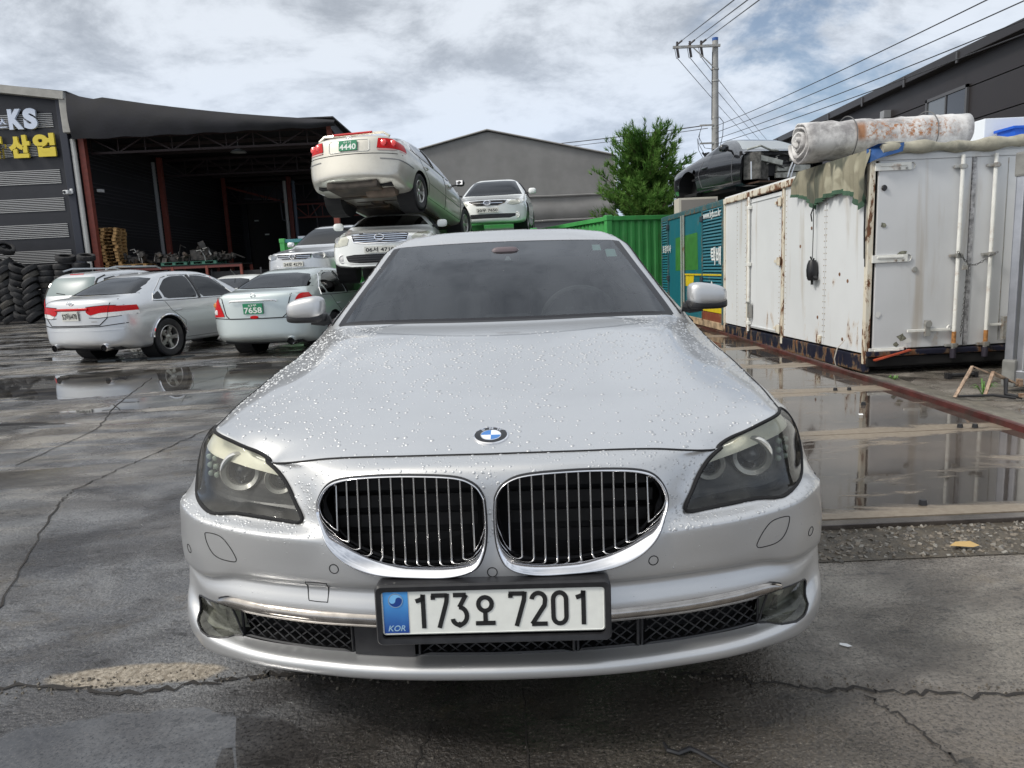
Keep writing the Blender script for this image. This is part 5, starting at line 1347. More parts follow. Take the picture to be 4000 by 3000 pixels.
ew = wk.M @ Vector((-.50, 3.05, .93)); eng.location = ew
e_ = MB()
for k in range(9):
    a = Vector((random.uniform(-.16, .16), random.uniform(-.1, .1), random.uniform(-.05, .12))); b = a + Vector((random.uniform(-.1, .1), 0, random.uniform(.05, .2))); e_.tube([a, b], random.uniform(.014, .035), 6)
e_.build('bracket', BLACKP, eng)
for nm, dx, dy in (('a', 0, 0),):
    st = thing('tyre', 'single black tyre lying flat under the rear of the stripped black car', 'tyre', tuple(wk.M @ Vector((-.3, 3.3, -.08))))
    MB().lathe([(.19, -.09), (.29, -.1), (.33, -.05), (.33, .05), (.29, .1), (.19, .09)], n=24).build('tread', RUBBER, st, True)
# ============================================================ SETTING
def ground_mat():
    mt, nt = newmat('wet_yard'); n = N(nt); o = n('TexCoord').outputs['Object']
    sp = n('SeparateXYZ', {0: o}); X, Y = sp.outputs[0], sp.outputs[1]
    big = n.noise(o, .35, 5, .6, .6); mid = n.noise(o, 1.7, 6, .65, .5); streak = n.noise(o, 1.1, 7, .62, .8, sc=(.35, 1.9, 1)); fine = n.noise(o, 55, 3, .6); agg = n.noise(o, 105, 4, .75)
    grey = n.mix(n.ramp(mid, .3, .7), (.100, .104, .116), (.225, .228, .234))
    brown = n.mix(n.ramp(mid, .3, .7), (.185, .166, .140), (.390, .355, .310))
    side = n.ramp(n.math('ADD', X, n.math('MULTIPLY', mid, 1.2)), .2, 1.8)
    c = n.mix(side, grey, brown)
    # pale dried concrete showing between the puddles on the far left
    lft = n.math('MULTIPLY', n.ramp(X, -1.6, -3.6), n.ramp(Y, 3.0, 5.0))
    dry = n.math('MULTIPLY', n.ramp(streak, .47, .56), lft)
    c = n.mix(n.math('MULTIPLY', dry, .8), c, n.mix(n.noise(o, 6, 5, .6), (.20, .18, .15), (.48, .44, .38)))
    under = n.math('MULTIPLY', n.ramp(n.math('ABSOLUTE', n.math('SUBTRACT', X, .15)), 1.05, .55), n.math('MULTIPLY', n.ramp(Y, 1.2, 1.6), n.ramp(Y, 2.35, 1.95)))  # dark reflection of the car front, painted into the ground colour
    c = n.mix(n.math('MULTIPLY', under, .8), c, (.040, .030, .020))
    pale = n.math('MULTIPLY', n.ramp(n.math('ADD', X, n.math('MULTIPLY', Y, .40)), -1.02, -1.06), n.ramp(Y, 4.6, 4.2)); c = n.mix(n.math('MULTIPLY', pale, .45), c, n.mix(n.ramp(streak, .4, .6), (.12, .12, .12), (.30, .285, .26)))
    spk = n.ramp(agg, .56, .68)
    c = n.mix(n.math('MULTIPLY', spk, .62), c, (.40, .37, .32)); c = n.mix(n.math('MULTIPLY', n.ramp(agg, .47, .38), .80), c, (.012, .012, .012))
    c = n.mix(n.math('MULTIPLY', n.ramp(fine, .52, .36), .35), c, (.02, .02, .02))
    pt = n.noise(o, 1.25, 7, .62, .5, sc=(1, 1.5, 1)); c = n.mix(n.ramp(pt, .40, .60), c, n.mix(1.0, c, (.48, .46, .45), 'MULTIPLY'))
    chip = n.math('MULTIPLY', n.ramp(n.noise(o, 7.5, 6, .7, .3, sc=(.7, 1.6, 1)), .585, .63), n.ramp(pt, .35, .55)); c = n.mix(n.math('MULTIPLY', chip, .65), c, (.015, .014, .014))
    # rust-brown smears crossing the left foreground and the dry mound of grit beside the crack
    sm = n.math('MULTIPLY', n.ramp(n.noise(o, 1.4, 5, .6, sc=(1, 1.8, 1)), .52, .68), n.ramp(n.noise(o, 14, 4), .4, .6))
    c = n.mix(n.math('MULTIPLY', sm, .30), c, (.15, .115, .065))
    def ell(cx, cy, rx, ry, amt=.35, sc=6, rot=0):
        dx = n.math('SUBTRACT', X, cx); dy = n.math('SUBTRACT', Y, cy)
        dx = n.math('DIVIDE', dx, rx); dy = n.math('DIVIDE', dy, ry)
        e = n.math('ADD', n.math('MULTIPLY', dx, dx), n.math('MULTIPLY', dy, dy))
        return n.math('ADD', e, n.math('MULTIPLY', n.math('SUBTRACT', n.noise(o, sc, 5, .6), .5), amt * 4))
    md = n.ramp(ell(-1.24, 2.125, .30, .07), 1.1, .6)
    c = n.mix(md, c, n.mix(n.ramp(fine, .35, .65), (.20, .165, .12), (.40, .35, .28)))
    # water: everywhere a damp sheen, plus standing puddles
    p1 = n.ramp(ell(-1.08, 1.68, .52, .25, .30), 1.05, .85)
    p2 = n.math('MULTIPLY', n.ramp(n.noise(o, .75, 6, .6, .8, sc=(.5, 1.7, 1)), .52, .57), lft)
    p3 = n.ramp(ell(-5.0, 9.4, 3.2, 1.3, .5, 2), 1.1, .8); p4 = n.math('MULTIPLY', n.ramp(n.noise(o, 1.1, 4), .50, .58), n.math('MULTIPLY', n.ramp(Y, 4.6, 5.2), n.ramp(X, 3.2, 3.6)))
    pp = n.math('MAXIMUM', n.math('MAXIMUM', p1, p2), n.math('MAXIMUM', p3, p4))
    pp = n.math('MULTIPLY', pp, n.ramp(md, .3, .0))
    c = n.mix(n.math('MULTIPLY', n.math('SUBTRACT', pp, n.math('MULTIPLY', p1, .45)), .62), c, (.022, .021, .021))
    damp = n.noise(o, 2.4, 5, .6, .3)
    rg = n.mix(pp, n.math('ADD', n.math('MULTIPLY', n.ramp(damp, .38, .62), .36), .09), .02)
    hb = n.math('ADD', n.math('MULTIPLY', fine, .35), n.math('ADD', n.math('MULTIPLY', agg, .22), n.math('MULTIPLY', mid, .8)))
    b1 = n.bump(hb, 1.0, .022)
    geo = n('NewGeometry').outputs['Normal']
    nm = n('Mix', data_type='VECTOR'); nm.data_type = 'VECTOR'
    nt.links.new(pp, nm.inputs[0]); nt.links.new(b1, nm.inputs[4]); nt.links.new(geo, nm.inputs[5])
    n.out(n.pbr(base=c, rough=rg, normal=nm.outputs[1], spec=n.math('ADD', .6, n.math('MULTIPLY', pp, .4)))); return mt
GM_ = ground_mat()
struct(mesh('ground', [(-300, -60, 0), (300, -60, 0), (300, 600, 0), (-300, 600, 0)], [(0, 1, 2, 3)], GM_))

# ---- cracks and joints (narrow irregular grooves with loose grit)
CR = simple('crack_dark', (.022, .019, .017), .9)
def crack(pts, w0, w1, name='crack', seed=1, jag=.02, z=.004, n_=14):
    random.seed(seed); P_ = []
    for a, b in zip(pts, pts[1:]):
        for i in range(n_): t_ = i / n_; P_.append((a[0] + (b[0]-a[0]) * t_ + random.gauss(0, jag), a[1] + (b[1]-a[1]) * t_ + random.gauss(0, jag)))
    P_.append(pts[-1]); V = []
    for i, p in enumerate(P_):
        a = P_[max(0, i-1)]; b = P_[min(len(P_)-1, i+1)]; d = Vector((b[0]-a[0], b[1]-a[1])); d.normalize(); w_ = random.uniform(w0, w1) / 2
        V += [(p[0] - d.y * w_, p[1] + d.x * w_, z), (p[0] + d.y * w_, p[1] - d.x * w_, z)]
    F = [(2*i, 2*i+1, 2*i+3, 2*i+2) for i in range(len(P_) - 1)]
    return struct(mesh(name, V, F, CR))
crack([(-2.6, 2.02), (-1.68, 2.10), (-1.2, 2.03), (-.93, 2.07), (-.60, 2.10), (-.2, 2.06)], .004, .024, seed=3, jag=.009)
crack([(.45, 2.0), (.59, 1.96), (.82, 1.885), (1.1, 1.84), (1.45, 1.805), (2.2, 1.78)], .002, .014, seed=5, jag=.008)
crack([(-1.85, 1.9), (-2.09, 2.68), (-2.67, 3.97), (-2.77, 4.29)], .004, .013, seed=7, jag=.007)
crack([(-2.77, 4.29), (-2.70, 5.0), (-2.63, 5.84), (-2.4, 7.0)], .005, .015, seed=9, jag=.009)
crack([(-2.35, 4.9), (-1.6, 5.0), (-1.0, 5.0)], .006, .012, seed=11, jag=.01)
crack([(-4.3, 7.0), (-3.4, 6.95), (-2.2, 7.05)], .010, .018, seed=13, jag=.012)
crack([(-3.61, 5.0), (-3.70, 6.2), (-4.2, 7.4), (-4.9, 9.6)], .008, .012, seed=15, jag=.006)
crack([(-.31, 1.50), (-.26, 1.85), (-.2, 2.06)], .003, .006, seed=17, jag=.003)
crack([(.0, 1.45), (-.01, 1.95)], .002, .005, seed=19, jag=.004)
crack([(1.05, 1.55), (1.0, 1.74), (.96, 1.84)], .003, .009, seed=21, jag=.008)
# lumps of broken edge along the big crack
random.seed(4); lm = MB()
for k in range(260):
    t_ = random.random(); x_ = -1.7 + 1.6 * t_ + random.gauss(0, .02); y_ = 2.07 + random.gauss(0, .025) + .02 * math.sin(5 * t_); r_ = random.uniform(.001, .005)
    M_ = Euler((random.random()*3, random.random()*3, random.random()*3)).to_matrix(); lm.box((x_, y_, r_ * .4), (r_ * 2, r_ * 1.4, r_), M_)
for k in range(160):
    x_ = random.uniform(.4, 1.6); y_ = 1.99 - .16 * (x_ - .4) + random.gauss(0, .02); r_ = random.uniform(.001, .004)
    M_ = Euler((random.random()*3, random.random()*3, random.random()*3)).to_matrix(); lm.box((x_, y_, r_ * .4), (r_ * 2, r_ * 1.4, r_), M_)
o = lm.build('loose_grit', simple('grit', (.12, .105, .085), .5, var=.5, scale=40)); o['kind'] = 'stuff'
# ---- gravel strip in front of the steel deck
random.seed(8); gv = [MB(), MB(), MB()]
for k in range(5200):
    x_ = random.uniform(.6, 3.4); y_ = random.uniform(2.745, 3.085) + random.gauss(0, .008); r_ = .0022 + .0085 * random.random() ** 3
    M_ = Euler((random.gauss(0, .5), random.gauss(0, .5), random.random()*6)).to_matrix()
    gv[random.choice((0, 0, 1, 1, 2))].box((x_, y_, r_ * .35), (r_ * 2.2, r_ * 1.6, r_ * .9), M_)
for g_, c_ in zip(gv, ((.16, .135, .105), (.095, .085, .072), (.22, .205, .18))):
    o = g_.build('gravel', simple('gravel%.2f' % c_[0], c_, .45, var=.35, scale=50)); o['kind'] = 'stuff'
struct(mesh('gravel_bed', [(.5, 2.735, .004), (3.6, 2.72, .004), (3.6, 3.10, .004), (.5, 3.10, .004)], [(0, 1, 2, 3)], simple('gravel_bed', (.075, .062, .045), .6, var=.4, scale=20, bump=.8, bscale=70)))

# ---- steel weighbridge deck
def deck_mat():
    mt, nt = newmat('wet_steel_deck'); n = N(nt); o = n.obj(); ob = n('TexCoord').outputs['Generated']
    g_ = n('SeparateXYZ', {0: ob})
    st_ = n.noise(o, 1.9, 9, .68, .7, sc=(.55, 1.7, 1)); dk = n.noise(o, 1.1, 5, .6, .4)
    edge = n.math('MAXIMUM', n.ramp(g_.outputs[1], .16, .02), n.ramp(g_.outputs[1], .86, .985))
    dry = n.ramp(n.math('ADD', n.math('MULTIPLY', edge, .20), n.math('MULTIPLY', st_, .80)), .44, .56)
    wetc = n.mix(n.ramp(dk, .35, .65), (.032, .027, .024), (.085, .068, .056))
    dryc = n.mix(n.noise(o, 30, 4, .6), (.17, .125, .085), (.42, .36, .28))
    c = n.mix(n.math('MULTIPLY', dry, .72), wetc, dryc)
    rg = n.math('ADD', n.math('MULTIPLY', dry, .40), n.math('ADD', .03, n.math('MULTIPLY', n.ramp(dk, .5, .7), .05)))
    bp = n.bump(n.math('ADD', n.math('MULTIPLY', n.noise(o, 45, 3), n.math('ADD', dry, .05)), n.math('MULTIPLY', n.noise(o, 2.5, 2), .25)), .25, .004)
    n.out(n.pbr(base=c, rough=rg, normal=bp, spec=.32)); return mt
DK = deck_mat()
wb_ = thing('weighbridge', 'wet rust-stained steel deck beside the white box container, edged by a red rail', 'weighbridge', (0, 0, 0))
seam_y = [3.135, 4.70, 6.24, 7.9, 9.6, 11.3, 13.0, 14.7]
for a, b in zip(seam_y, seam_y[1:]):
    xr0, xr1 = 3.29 + (a - 3.1) * .028, 3.29 + (b - 3.1) * .028
    sk = .018
    V = [(.95, a + .006 - .95*sk*0, .03), (xr0, a + .006 - .02, .03), (xr1, b - .006 - .02, .03), (.95, b - .006, .03)]
    V += [(v[0], v[1], -.03) for v in V]
    mesh('deck_plate', V, [(0, 1, 2, 3), (0, 4, 5, 1), (1, 5, 6, 2), (2, 6, 7, 3), (3, 7, 4, 0)], DK, wb_)
STL = simple('edge_steel', (.10, .085, .075), .22, .4, var=.35, scale=6)
MB().box((2.1, 3.095, .012), (2.4, .06, .03), Matrix.Rotation(R(-.5), 3, 'Z')).build('front_channel', STL, wb_, bevel=.004)
REDR = simple('red_rail', (.075, .020, .018), .4, var=.45, scale=9, dirt=(.05, .035, .03), dirtamt=.7)
MB().bar((3.31, 3.05, .045), (3.51, 14.6, .045), .02, .05).bar((3.33, 3.05, .068), (3.53, 14.6, .068), .032, .008).build('edge_rail', REDR, wb_)
for (x_, y_) in ((1.45, 4.76), (1.55, 4.75), (3.05, 4.73), (3.14, 4.71), (2.9, 6.27), (3.02, 6.26), (2.82, 5.6), (1.95, 3.27)):
    MB().lathe([(.0001, .055), (.016, .055), (.02, .03)], (x_, y_, 0), n=8).build('bolt', BLACKP, wb_)
# rough concrete lip and mud between the rail and the containers
lip = MB(); V = []; F = []
nx, ny = 8, 60
for j in range(ny + 1):
    for i in range(nx + 1):
        y_ = 3.0 + 10 * j / ny; x0 = 3.36 + (y_ - 3) * .018; w_ = .42 if y_ < 7 else .18
        zz_ = .055 * math.exp(-((i / nx - .12) / .45) ** 2) + .018 * noise.noise(Vector((i * .4, y_ * 3, 2))) - (.03 if i == nx else 0)
        V.append((x0 + w_ * i / nx + .02 * noise.noise(Vector((y_ * 4, i, 0))), y_, zz_))
F = [(j*(nx+1)+i, j*(nx+1)+i+1, (j+1)*(nx+1)+i+1, (j+1)*(nx+1)+i) for j in range(ny) for i in range(nx)]
struct(mesh('concrete_lip', V, F, simple('old_concrete', (.15, .135, .11), .55, var=.35, scale=12, bump=.9, bscale=45, dirt=(.03, .028, .02), dirtamt=.5), None, True))

# ---- small litter in the foreground
t = thing('rubber_strip', 'twisted black rubber strip lying at the bottom edge of the yard', 'scrap', (.38, 1.62, 0))
MB().tube([(-.03, .045, .012), (-.025, .02, .008), (0, .008, .008), (.03, .018, .012), (.05, .010, .008), (.085, -.03, .008), (.12, -.07, .008)], [.004, .006, .006, .007, .006, .005, .004], 6).build('strip', BLACKP, t, True)
o = mesh('dry_leaf', [(1.79, 2.80, .02), (1.82, 2.775, .026), (1.87, 2.77, .022), (1.91, 2.79, .02), (1.885, 2.815, .03), (1.83, 2.825, .026)], [(0, 1, 5), (1, 2, 4, 5), (2, 3, 4)], simple('leaf_yellow', (.50, .33, .12), .5)); tag(o, 'yellow dry leaf on the gravel in front of the steel deck', 'leaf')
o = mesh('plastic_chip', [(1.01, 2.105, .005), (1.03, 2.09, .005), (1.045, 2.092, .006), (1.035, 2.108, .006), (1.015, 2.115, .006)], [(0, 1, 2, 3, 4)], simple('chip_white', (.75, .76, .76), .4)); tag(o, 'tiny white plastic chip on the asphalt right of the big silver car', 'litter')
o = mesh('cigarette_end', [(2.60, 5.22, .036), (2.63, 5.215, .036), (2.63, 5.23, .045), (2.60, 5.235, .045)], [(0, 1, 2, 3)], simple('chip_white', (.75, .76, .76), .4)); tag(o, 'white paper scrap on the wet steel deck', 'litter')
t = thing('drain_grate', 'black slotted drain grate in the ground beside the silver saloon', 'drain', (-6.9, 12.1, 0))
for k in range(4):
    b_ = MB()
    for j in range(5): b_.box((k * .42 + .0, j * .055, .006), (.30, .022, .012))
    b_.build('grate', simple('grate_grey', (.07, .08, .085), .4, .6), t)
t = thing('rusty_bracket', 'bent rusty seat bracket lying in the mud near the corner of the white container', 'scrap', (3.86, 5.72, .03), (0, 0, R(-8)))
RB = simple('bracket_rust', (.30, .22, .16), .6, .3, var=.5, scale=30, dirt=(.20, .08, .03), dirtamt=.5)
MB().bar((-.22, -.02, .0), (-.05, .08, .24), .028, .012).bar((-.05, .08, .24), (.25, .06, .10), .024, .012).build('arm', RB, t)
MB().bar((.0, -.04, .02), (.08, .02, .20), .026, .012).bar((.08, .02, .20), (.28, .04, .09), .022, .012).build('arm', RB, t)
MB().tube([(-.2, -.03, .01), (.05, -.06, .02), (.2, -.10, .0)], .012, 6).tube([(.18, .02, .14), (.16, -.03, .02), (.26, -.08, .0)], .018, 6).build('foot', BLACKP, t)
MB().box((.26, -.09, .02), (.06, .03, .03)).box((.30, .05, .10), (.03, .05, .06)).build('pad', RB, t)
t = thing('black_hose', 'short black pipe with flanges lying under the white container end', 'pipe', (4.35, 6.75, .03))
MB().tube([(-.14, 0, 0), (.14, 0.03, 0)], .022, 8).box((-.14, 0, 0), (.04, .06, .05)).box((.14, .03, 0), (.03, .06, .05)).build('pipe', BLACKP, t)
t = thing('black_cable', 'curved black cable on the mud at the right edge', 'cable', (4.25, 5.55, .02))
MB().tube([(-.10, .12, .02), (-.02, .03, .0), (.1, -.02, 0), (.3, -.05, 0), (.6, 0, 0)], .012, 6).build('cable', BLACKP, t, True)
GR = simple('grass_green', (.10, .22, .045), .5, var=.3, scale=30)
for (gx, gy, sz, lb) in ((4.02, 5.95, .16, 'green weed tuft beside the bent rusty bracket'), (3.70, 6.78, .07, 'tiny grass sprig at the foot of the white container corner')):
    random.seed(int(gx * 100)); b_ = MB()
    for k in range(14):
        a = random.random() * 6.28; d = Vector((math.cos(a), math.sin(a), 0)); s_ = sz * random.uniform(.5, 1)
        p0 = Vector((gx, gy, 0)) + d * .01; p1 = p0 + d * s_ * .5 + Vector((0, 0, s_ * .8)); p2 = p0 + d * s_ * 1.0 + Vector((0, 0, s_ * .6)); q = Vector((-d.y, d.x, 0)) * .006
        b_.add([p0 - q, p0 + q, p1 + q, p1 - q, p2], [(0, 1, 2, 3), (3, 2, 4)])
    tag(b_.build('weed', GR), lb, 'plant')

# ============================================================ CONTAINERS ON THE RIGHT
def weathered(name, base, rust_amt=.35, edge=False, sc=1.0, streakc=(.30, .22, .12), rough=.42):
    mt, nt = newmat(name); n = N(nt); o = n.obj()
    st_ = n.noise(o, 3.2 * sc, 7, .65, .3, sc=(1, 1, .10)); sp_ = n.noise(o, 4.5 * sc, 8, .7, .4, sc=(1, 1, .35)); big = n.noise(o, .9 * sc, 5, .6)
    c = n.mix(n.math('MULTIPLY', n.ramp(big, .35, .7), .30), base, tuple(x * .80 for x in base))
    c = n.mix(n.math('MULTIPLY', n.ramp(st_, .56, .74), .45), c, streakc)
    g_ = n('SeparateXYZ', {0: n('TexCoord').outputs['Generated']})
    lowm = n.ramp(g_.outputs[2], .30, .0)
    r_ = n.ramp(n.math('ADD', sp_, n.math('MULTIPLY', lowm, .06)), .76 - rust_amt * .20, .79 - rust_amt * .20)
    c = n.mix(n.math('MULTIPLY', n.ramp(n.math('ADD', sp_, n.math('MULTIPLY', lowm, .08)), .70 - rust_amt * .2, .78 - rust_amt * .2), .35), c, (.45, .30, .15))
    c = n.mix(r_, c, n.mix(n.noise(o, 22, 3), (.05, .025, .018), (.22, .09, .035)))
    dent = n.noise(o, 1.3, 2, .4)
    bp = n.bump(n.math('ADD', n.math('MULTIPLY', dent, 3.0), n.math('MULTIPLY', r_, -.15)), .35, .02)
    n.out(n.pbr(base=c, rough=n.math('ADD', rough, n.math('MULTIPLY', r_, .3)), normal=bp, spec=.4)); return mt
WPAN = weathered('weathered_white', (.65, .67, .68), .36)
WEND = weathered('weathered_end', (.60, .61, .62), .12, rough=.35)
RPOST = weathered('rusty_post', (.66, .62, .52), 1.15, sc=1.5)
NAVY = weathered('navy_skirt', (.010, .011, .026), .95, sc=1.6, streakc=(.05, .05, .06))
ZINC = simple('galvanised', (.38, .38, .36), .45, .5, var=.2, dirt=(.20, .11, .05), dirtamt=.45, dscale=12)
WROD = simple('rod_white', (.74, .74, .70), .35, var=.08, scale=8, dirt=(.30, .14, .05), dirtamt=.25, dscale=9)
ca = thing('box_container', 'weathered white box container with rusty corner posts and navy skirt', 'container', (3.63, 7.19, 0), (0, 0, R(1.43)))
Lc, Wc, Hc = 4.42, 2.75, 2.20
boxo('core', (Wc/2 + .03, Lc/2, 1.18), (Wc - .08, Lc - .06, 1.94), BLACKM, ca)
boxo('roof', (Wc/2, Lc/2, 2.18), (Wc, Lc, .05), WPAN, ca, .008)
# left wall: panels, posts, a side door
for (a, b) in ((.07, .945), (.955, 2.06), (3.42, 3.86), (3.87, 4.36)):
    boxo('wall_panel', (.012, (a + b) / 2, 1.165), (.024, b - a, 1.90), WPAN, ca, .004)
boxo('side_door', (.014, 2.72, 1.15), (.03, 1.16, 1.84), WPAN, ca, .008)
MB().box((-.006, 2.72, 2.02), (.014, 1.10, .012)).box((-.006, 2.72, .26), (.014, 1.10, .012)).box((-.006, 2.16, 1.15), (.014, .012, 1.76)).box((-.006, 3.26, 1.15), (.014, .012, 1.76)).build('door_moulding', WPAN, ca)
for (y_, w_) in ((.03, .06), (2.10, .065), (3.36, .05), (4.39, .06)):
    boxo('rusty_post', (.008, y_, 1.14), (.055, w_, 2.06), RPOST, ca, .006)
boxo('top_rail', (.0, 2.7, 2.135), (.07, 3.4, .085), RPOST, ca, .012)
boxo('top_rail', (.004, .5, 2.13), (.05, .98, .09), WPAN, ca, .01)
random.seed(12)
for (a, b) in ((.0, .90), (.90, 2.08), (2.08, 3.30), (3.30, 4.42)):
    boxo('skirt', (.014, (a + b) / 2, .11 + .0), (.06, b - a - .006, .17), NAVY, ca, .012)
boxo('skid', (Wc/2, Lc/2, .09), (Wc - .3, Lc - .2, .10), BLACKM, ca)
for z_ in (.30, 1.18, 1.93):
    MB().box((-.03, 2.17, z_), (.03, .10, .10)).tube([(-.045, 2.11, z_ - .06), (-.045, 2.11, z_ + .06)], .012, 6).box((-.022, 2.28, z_ + .0), (.014, .12, .04)).build('hinge', RPOST, ca, bevel=.004)
MB().tube([(-.035, 3.25, .18), (-.035, 3.25, 2.10)], .018, 8).build('lock_rod', WROD, ca, True)
for z_ in (.30, 1.15, 1.95): boxo('rod_bracket', (-.03, 3.25, z_), (.045, .09, .05), WROD, ca, .006)
MB().box((-.045, 3.17, .48), (.05, .07, .20)).box((-.06, 3.19, .60), (.03, .12, .03)).build('handle', ZINC, ca, bevel=.008)
rv = MB()
for y_ in (.95, .90, 2.0, 2.20, 3.45, 3.8):
    for k in range(26): rv.lathe([(.0001, .006), (.006, .004), (.007, 0)], (-.001, y_ + .02, .3 + k * .068), 'X', 6, M=Matrix.Scale(-1, 3, (1, 0, 0)))
o = rv.build('rivets', simple('rivet', (.35, .28, .18), .5, .4), ca); o['kind'] = 'stuff'
MB().box((-.012, 1.02, .27), (.02, .07, .09)).box((-.02, 1.02, .27), (.02, .03, .04)).build('latch_plate', RPOST, ca, bevel=.004)
for (y_, z_) in ((1.10, .52), (.60, 1.02), (1.30, 1.55), (.42, .95), (1.6, 1.35), (.5, .32)):
    MB().lathe([(.0001, .004), (.018, .003), (.022, 0)], (-.001, y_, z_), 'X', 9, M=Matrix.Scale(-1, 3, (1, 0, 0))).build('rust_spot', simple('rust_spot', (.16, .08, .04), .8, var=.5, scale=40), ca)
# end wall facing the camera
boxo('end_door', (.53, .012, 1.19), (.93, .03, 1.86), WEND, ca, .006)
boxo('end_door', (1.63, .012, 1.19), (1.18, .03, 1.86), WEND, ca, .006)
boxo('end_door', (2.49, .012, 1.19), (.50, .03, 1.86), WEND, ca, .006)
boxo('door_gasket', (1.018, -.002, 1.19), (.036, .022, 1.86), simple('gasket', (.34, .34, .35), .6, var=.5, scale=25, dirt=(.03, .03, .03), dirtamt=.5), ca)
boxo('end_sill', (Wc/2, .0, .215), (Wc, .07, .06), NAVY, ca, .015)
boxo('end_bumper', (Wc/2, .03, .13), (Wc, .09, .10), BLACKM, ca, .015)
boxo('header', (Wc/2, .01, 2.15), (Wc, .05, .06), WEND, ca, .006)
for x_ in (.875, 1.205):
    rd = bpy.data.objects.new('lock_rod', None); col.objects.link(rd); rd.parent = ca
    MB().tube([(x_, -.045, .17), (x_, -.045, 2.14)], .0185, 10).build('rod', WROD, rd, True)
    for z_ in (2.03, 1.17, .27):
        MB().box((x_ - .01, -.028, z_), (.13, .035, .028)).box((x_, -.05, z_), (.05, .045, .045)).build('rod_bracket', ZINC, rd, bevel=.006)
    MB().lathe([(.028, -.05), (.03, 0), (.028, .05)], (x_, -.045, .19), n=10).build('cam', simple('cam_dark', (.04, .035, .05), .5, .3), rd, True)
    MB().lathe([(.0205, -.07), (.0205, .07)], (x_, -.045, .34), n=10).build('rust_sleeve', simple('rust_orange', (.35, .16, .05), .7, var=.4, scale=40), rd)
for z_ in (2.06, 1.17, .235):
    MB().box((.20, -.012, z_), (.36, .018, .075)).lathe([(.0375, -.009), (.0375, .009)], (.38, -.012, z_), 'Y', 16).box((.20, -.026, z_ + .012), (.26, .012, .018)).build('hinge', WROD, ca, bevel=.003)
    for q in (.26, .33): MB().lathe([(.0001, -.012), (.010, -.010), (.012, 0)], (q, -.022, z_ - .02), 'Y', 8).build('bolt', ZINC, ca)
MB().box((.62, -.03, .435), (.44, .02, .028)).lathe([(.03, -.012), (.03, .012)], (.84, -.03, .45), 'Y', 12).build('door_handle', WROD, ca, bevel=.004)
MB().box((.60, -.04, .455), (.05, .03, .16)).lathe([(.0001, -.03), (.035, -.03), (.036, 0)], (.60, -.035, .50), 'Y', 12).build('hasp', ZINC, ca, bevel=.006)
MB().box((1.48, -.03, .46), (.46, .02, .026)).build('door_handle', WROD, ca, bevel=.004)
MB().box((1.42, -.045, .42), (.11, .04, .24)).box((1.42, -.066, .44), (.05, .012, .12)).build('lock_box', ZINC, ca, bevel=.012)
MB().lathe([(.0001, -.012), (.022, -.012), (.03, 0)], (.12, -.012, 1.86), 'Y', 12).build('hole_cover', BLACKP, ca)
MB().lathe([(.0001, -.006), (.012, -.006), (.028, -.004), (.03, 0)], (.46, -.012, 1.05), 'Y', 16).build('rivet_plate', ZINC, ca)
boxo('closing_strip', (1.36, -.004, 1.2), (.006, .006, 1.8), ZINC, ca)
for k in range(8):
    V = []; random.seed(40 + k); cx, cz, rr = [(.36, .37, .05), (.43, .33, .04), (.30, .30, .035), (.40, .28, .03), (.33, 1.22, .05), (.27, 1.18, .04), (.12, 1.5, .03), (.10, .62, .04)][k]
    for a in range(9): V.append((cx + rr * random.uniform(.5, 1.3) * math.cos(a * .7), -.0045 - .001 * k, cz + rr * random.uniform(.4, 1.1) * math.sin(a * .7)))
    mesh('paint_flake', V, [tuple(range(9))], simple('bare_patch', (.17, .17, .13), .7, var=.5, scale=40) if k % 2 == 0 else simple('flake_white', (.66, .66, .64), .5), ca)
# chain between the rods
def links(pts, step=.028):
    P_ = [Vector(p) for p in pts]; out = []; acc = 0; i = 0
    d = [0]
    for a, b in zip(P_, P_[1:]): d.append(d[-1] + (b - a).length)
    k = int(d[-1] / step)
    for q in range(k + 1):
        s_ = q * step
        while i < len(d) - 2 and d[i + 1] < s_: i += 1
        t_ = (s_ - d[i]) / max(1e-6, d[i+1] - d[i]); out.append((P_[i] + (P_[i+1] - P_[i]) * t_, (P_[i+1] - P_[i]).normalized()))
    return out
chn = thing('chain', 'galvanised chain looped between the two door rods with a tail hanging down', 'chain', (3.63, 7.19, 0), (0, 0, R(1.43)))
cm = MB(); path1 = [(.85, -.085, 1.20), (.90, -.09, 1.14), (.96, -.085, 1.075), (1.03, -.08, 1.07), (1.10, -.08, 1.10), (1.16, -.085, 1.15), (1.25, -.085, 1.19)]
path2 = [(.965, -.08, 1.07), (.955, -.07, .90), (.945, -.065, .60), (.935, -.06, .36)]
for pth in (path1, path1[:3], path2):
    for q, (p, d) in enumerate(links(pth)):
        s_ = d.orthogonal().normalized() if q % 2 else d.cross(d.orthogonal()).normalized()
        cm.tube([p + d * (.017 * math.cos(a)) + s_ * (.009 * math.sin(a)) for a in np.linspace(0, 2*math.pi, 9)[:-1]], .0034, 4, closed=True)
cm.build('chain_links', simple('chain_grey', (.20, .20, .20), .4, .7, var=.2), chn)
pdl = thing('padlock', 'small grey padlock hanging on the chain', 'padlock', tuple(ca.matrix_basis @ Vector((0, 0, 0))))
pdl.location = (3.63 + .92, 7.19 - .07, 1.05); MB().box((0, 0, 0), (.05, .02, .045)).tube([(-.016, 0, .02), (-.016, 0, .045), (.016, 0, .045), (.016, 0, .02)], .005, 6).build('lock', ZINC, pdl, bevel=.004)
t = thing('red_steel_bar', 'flat red steel bar leaning against the foot of the white container end', 'bar', (3.63, 7.19, 0), (0, 0, R(1.43)))
MB().bar((.06, -.05, .155), (.43, -.045, .245), .045, .014).build('bar', simple('bar_red', (.42, .075, .035), .5, var=.2), t)
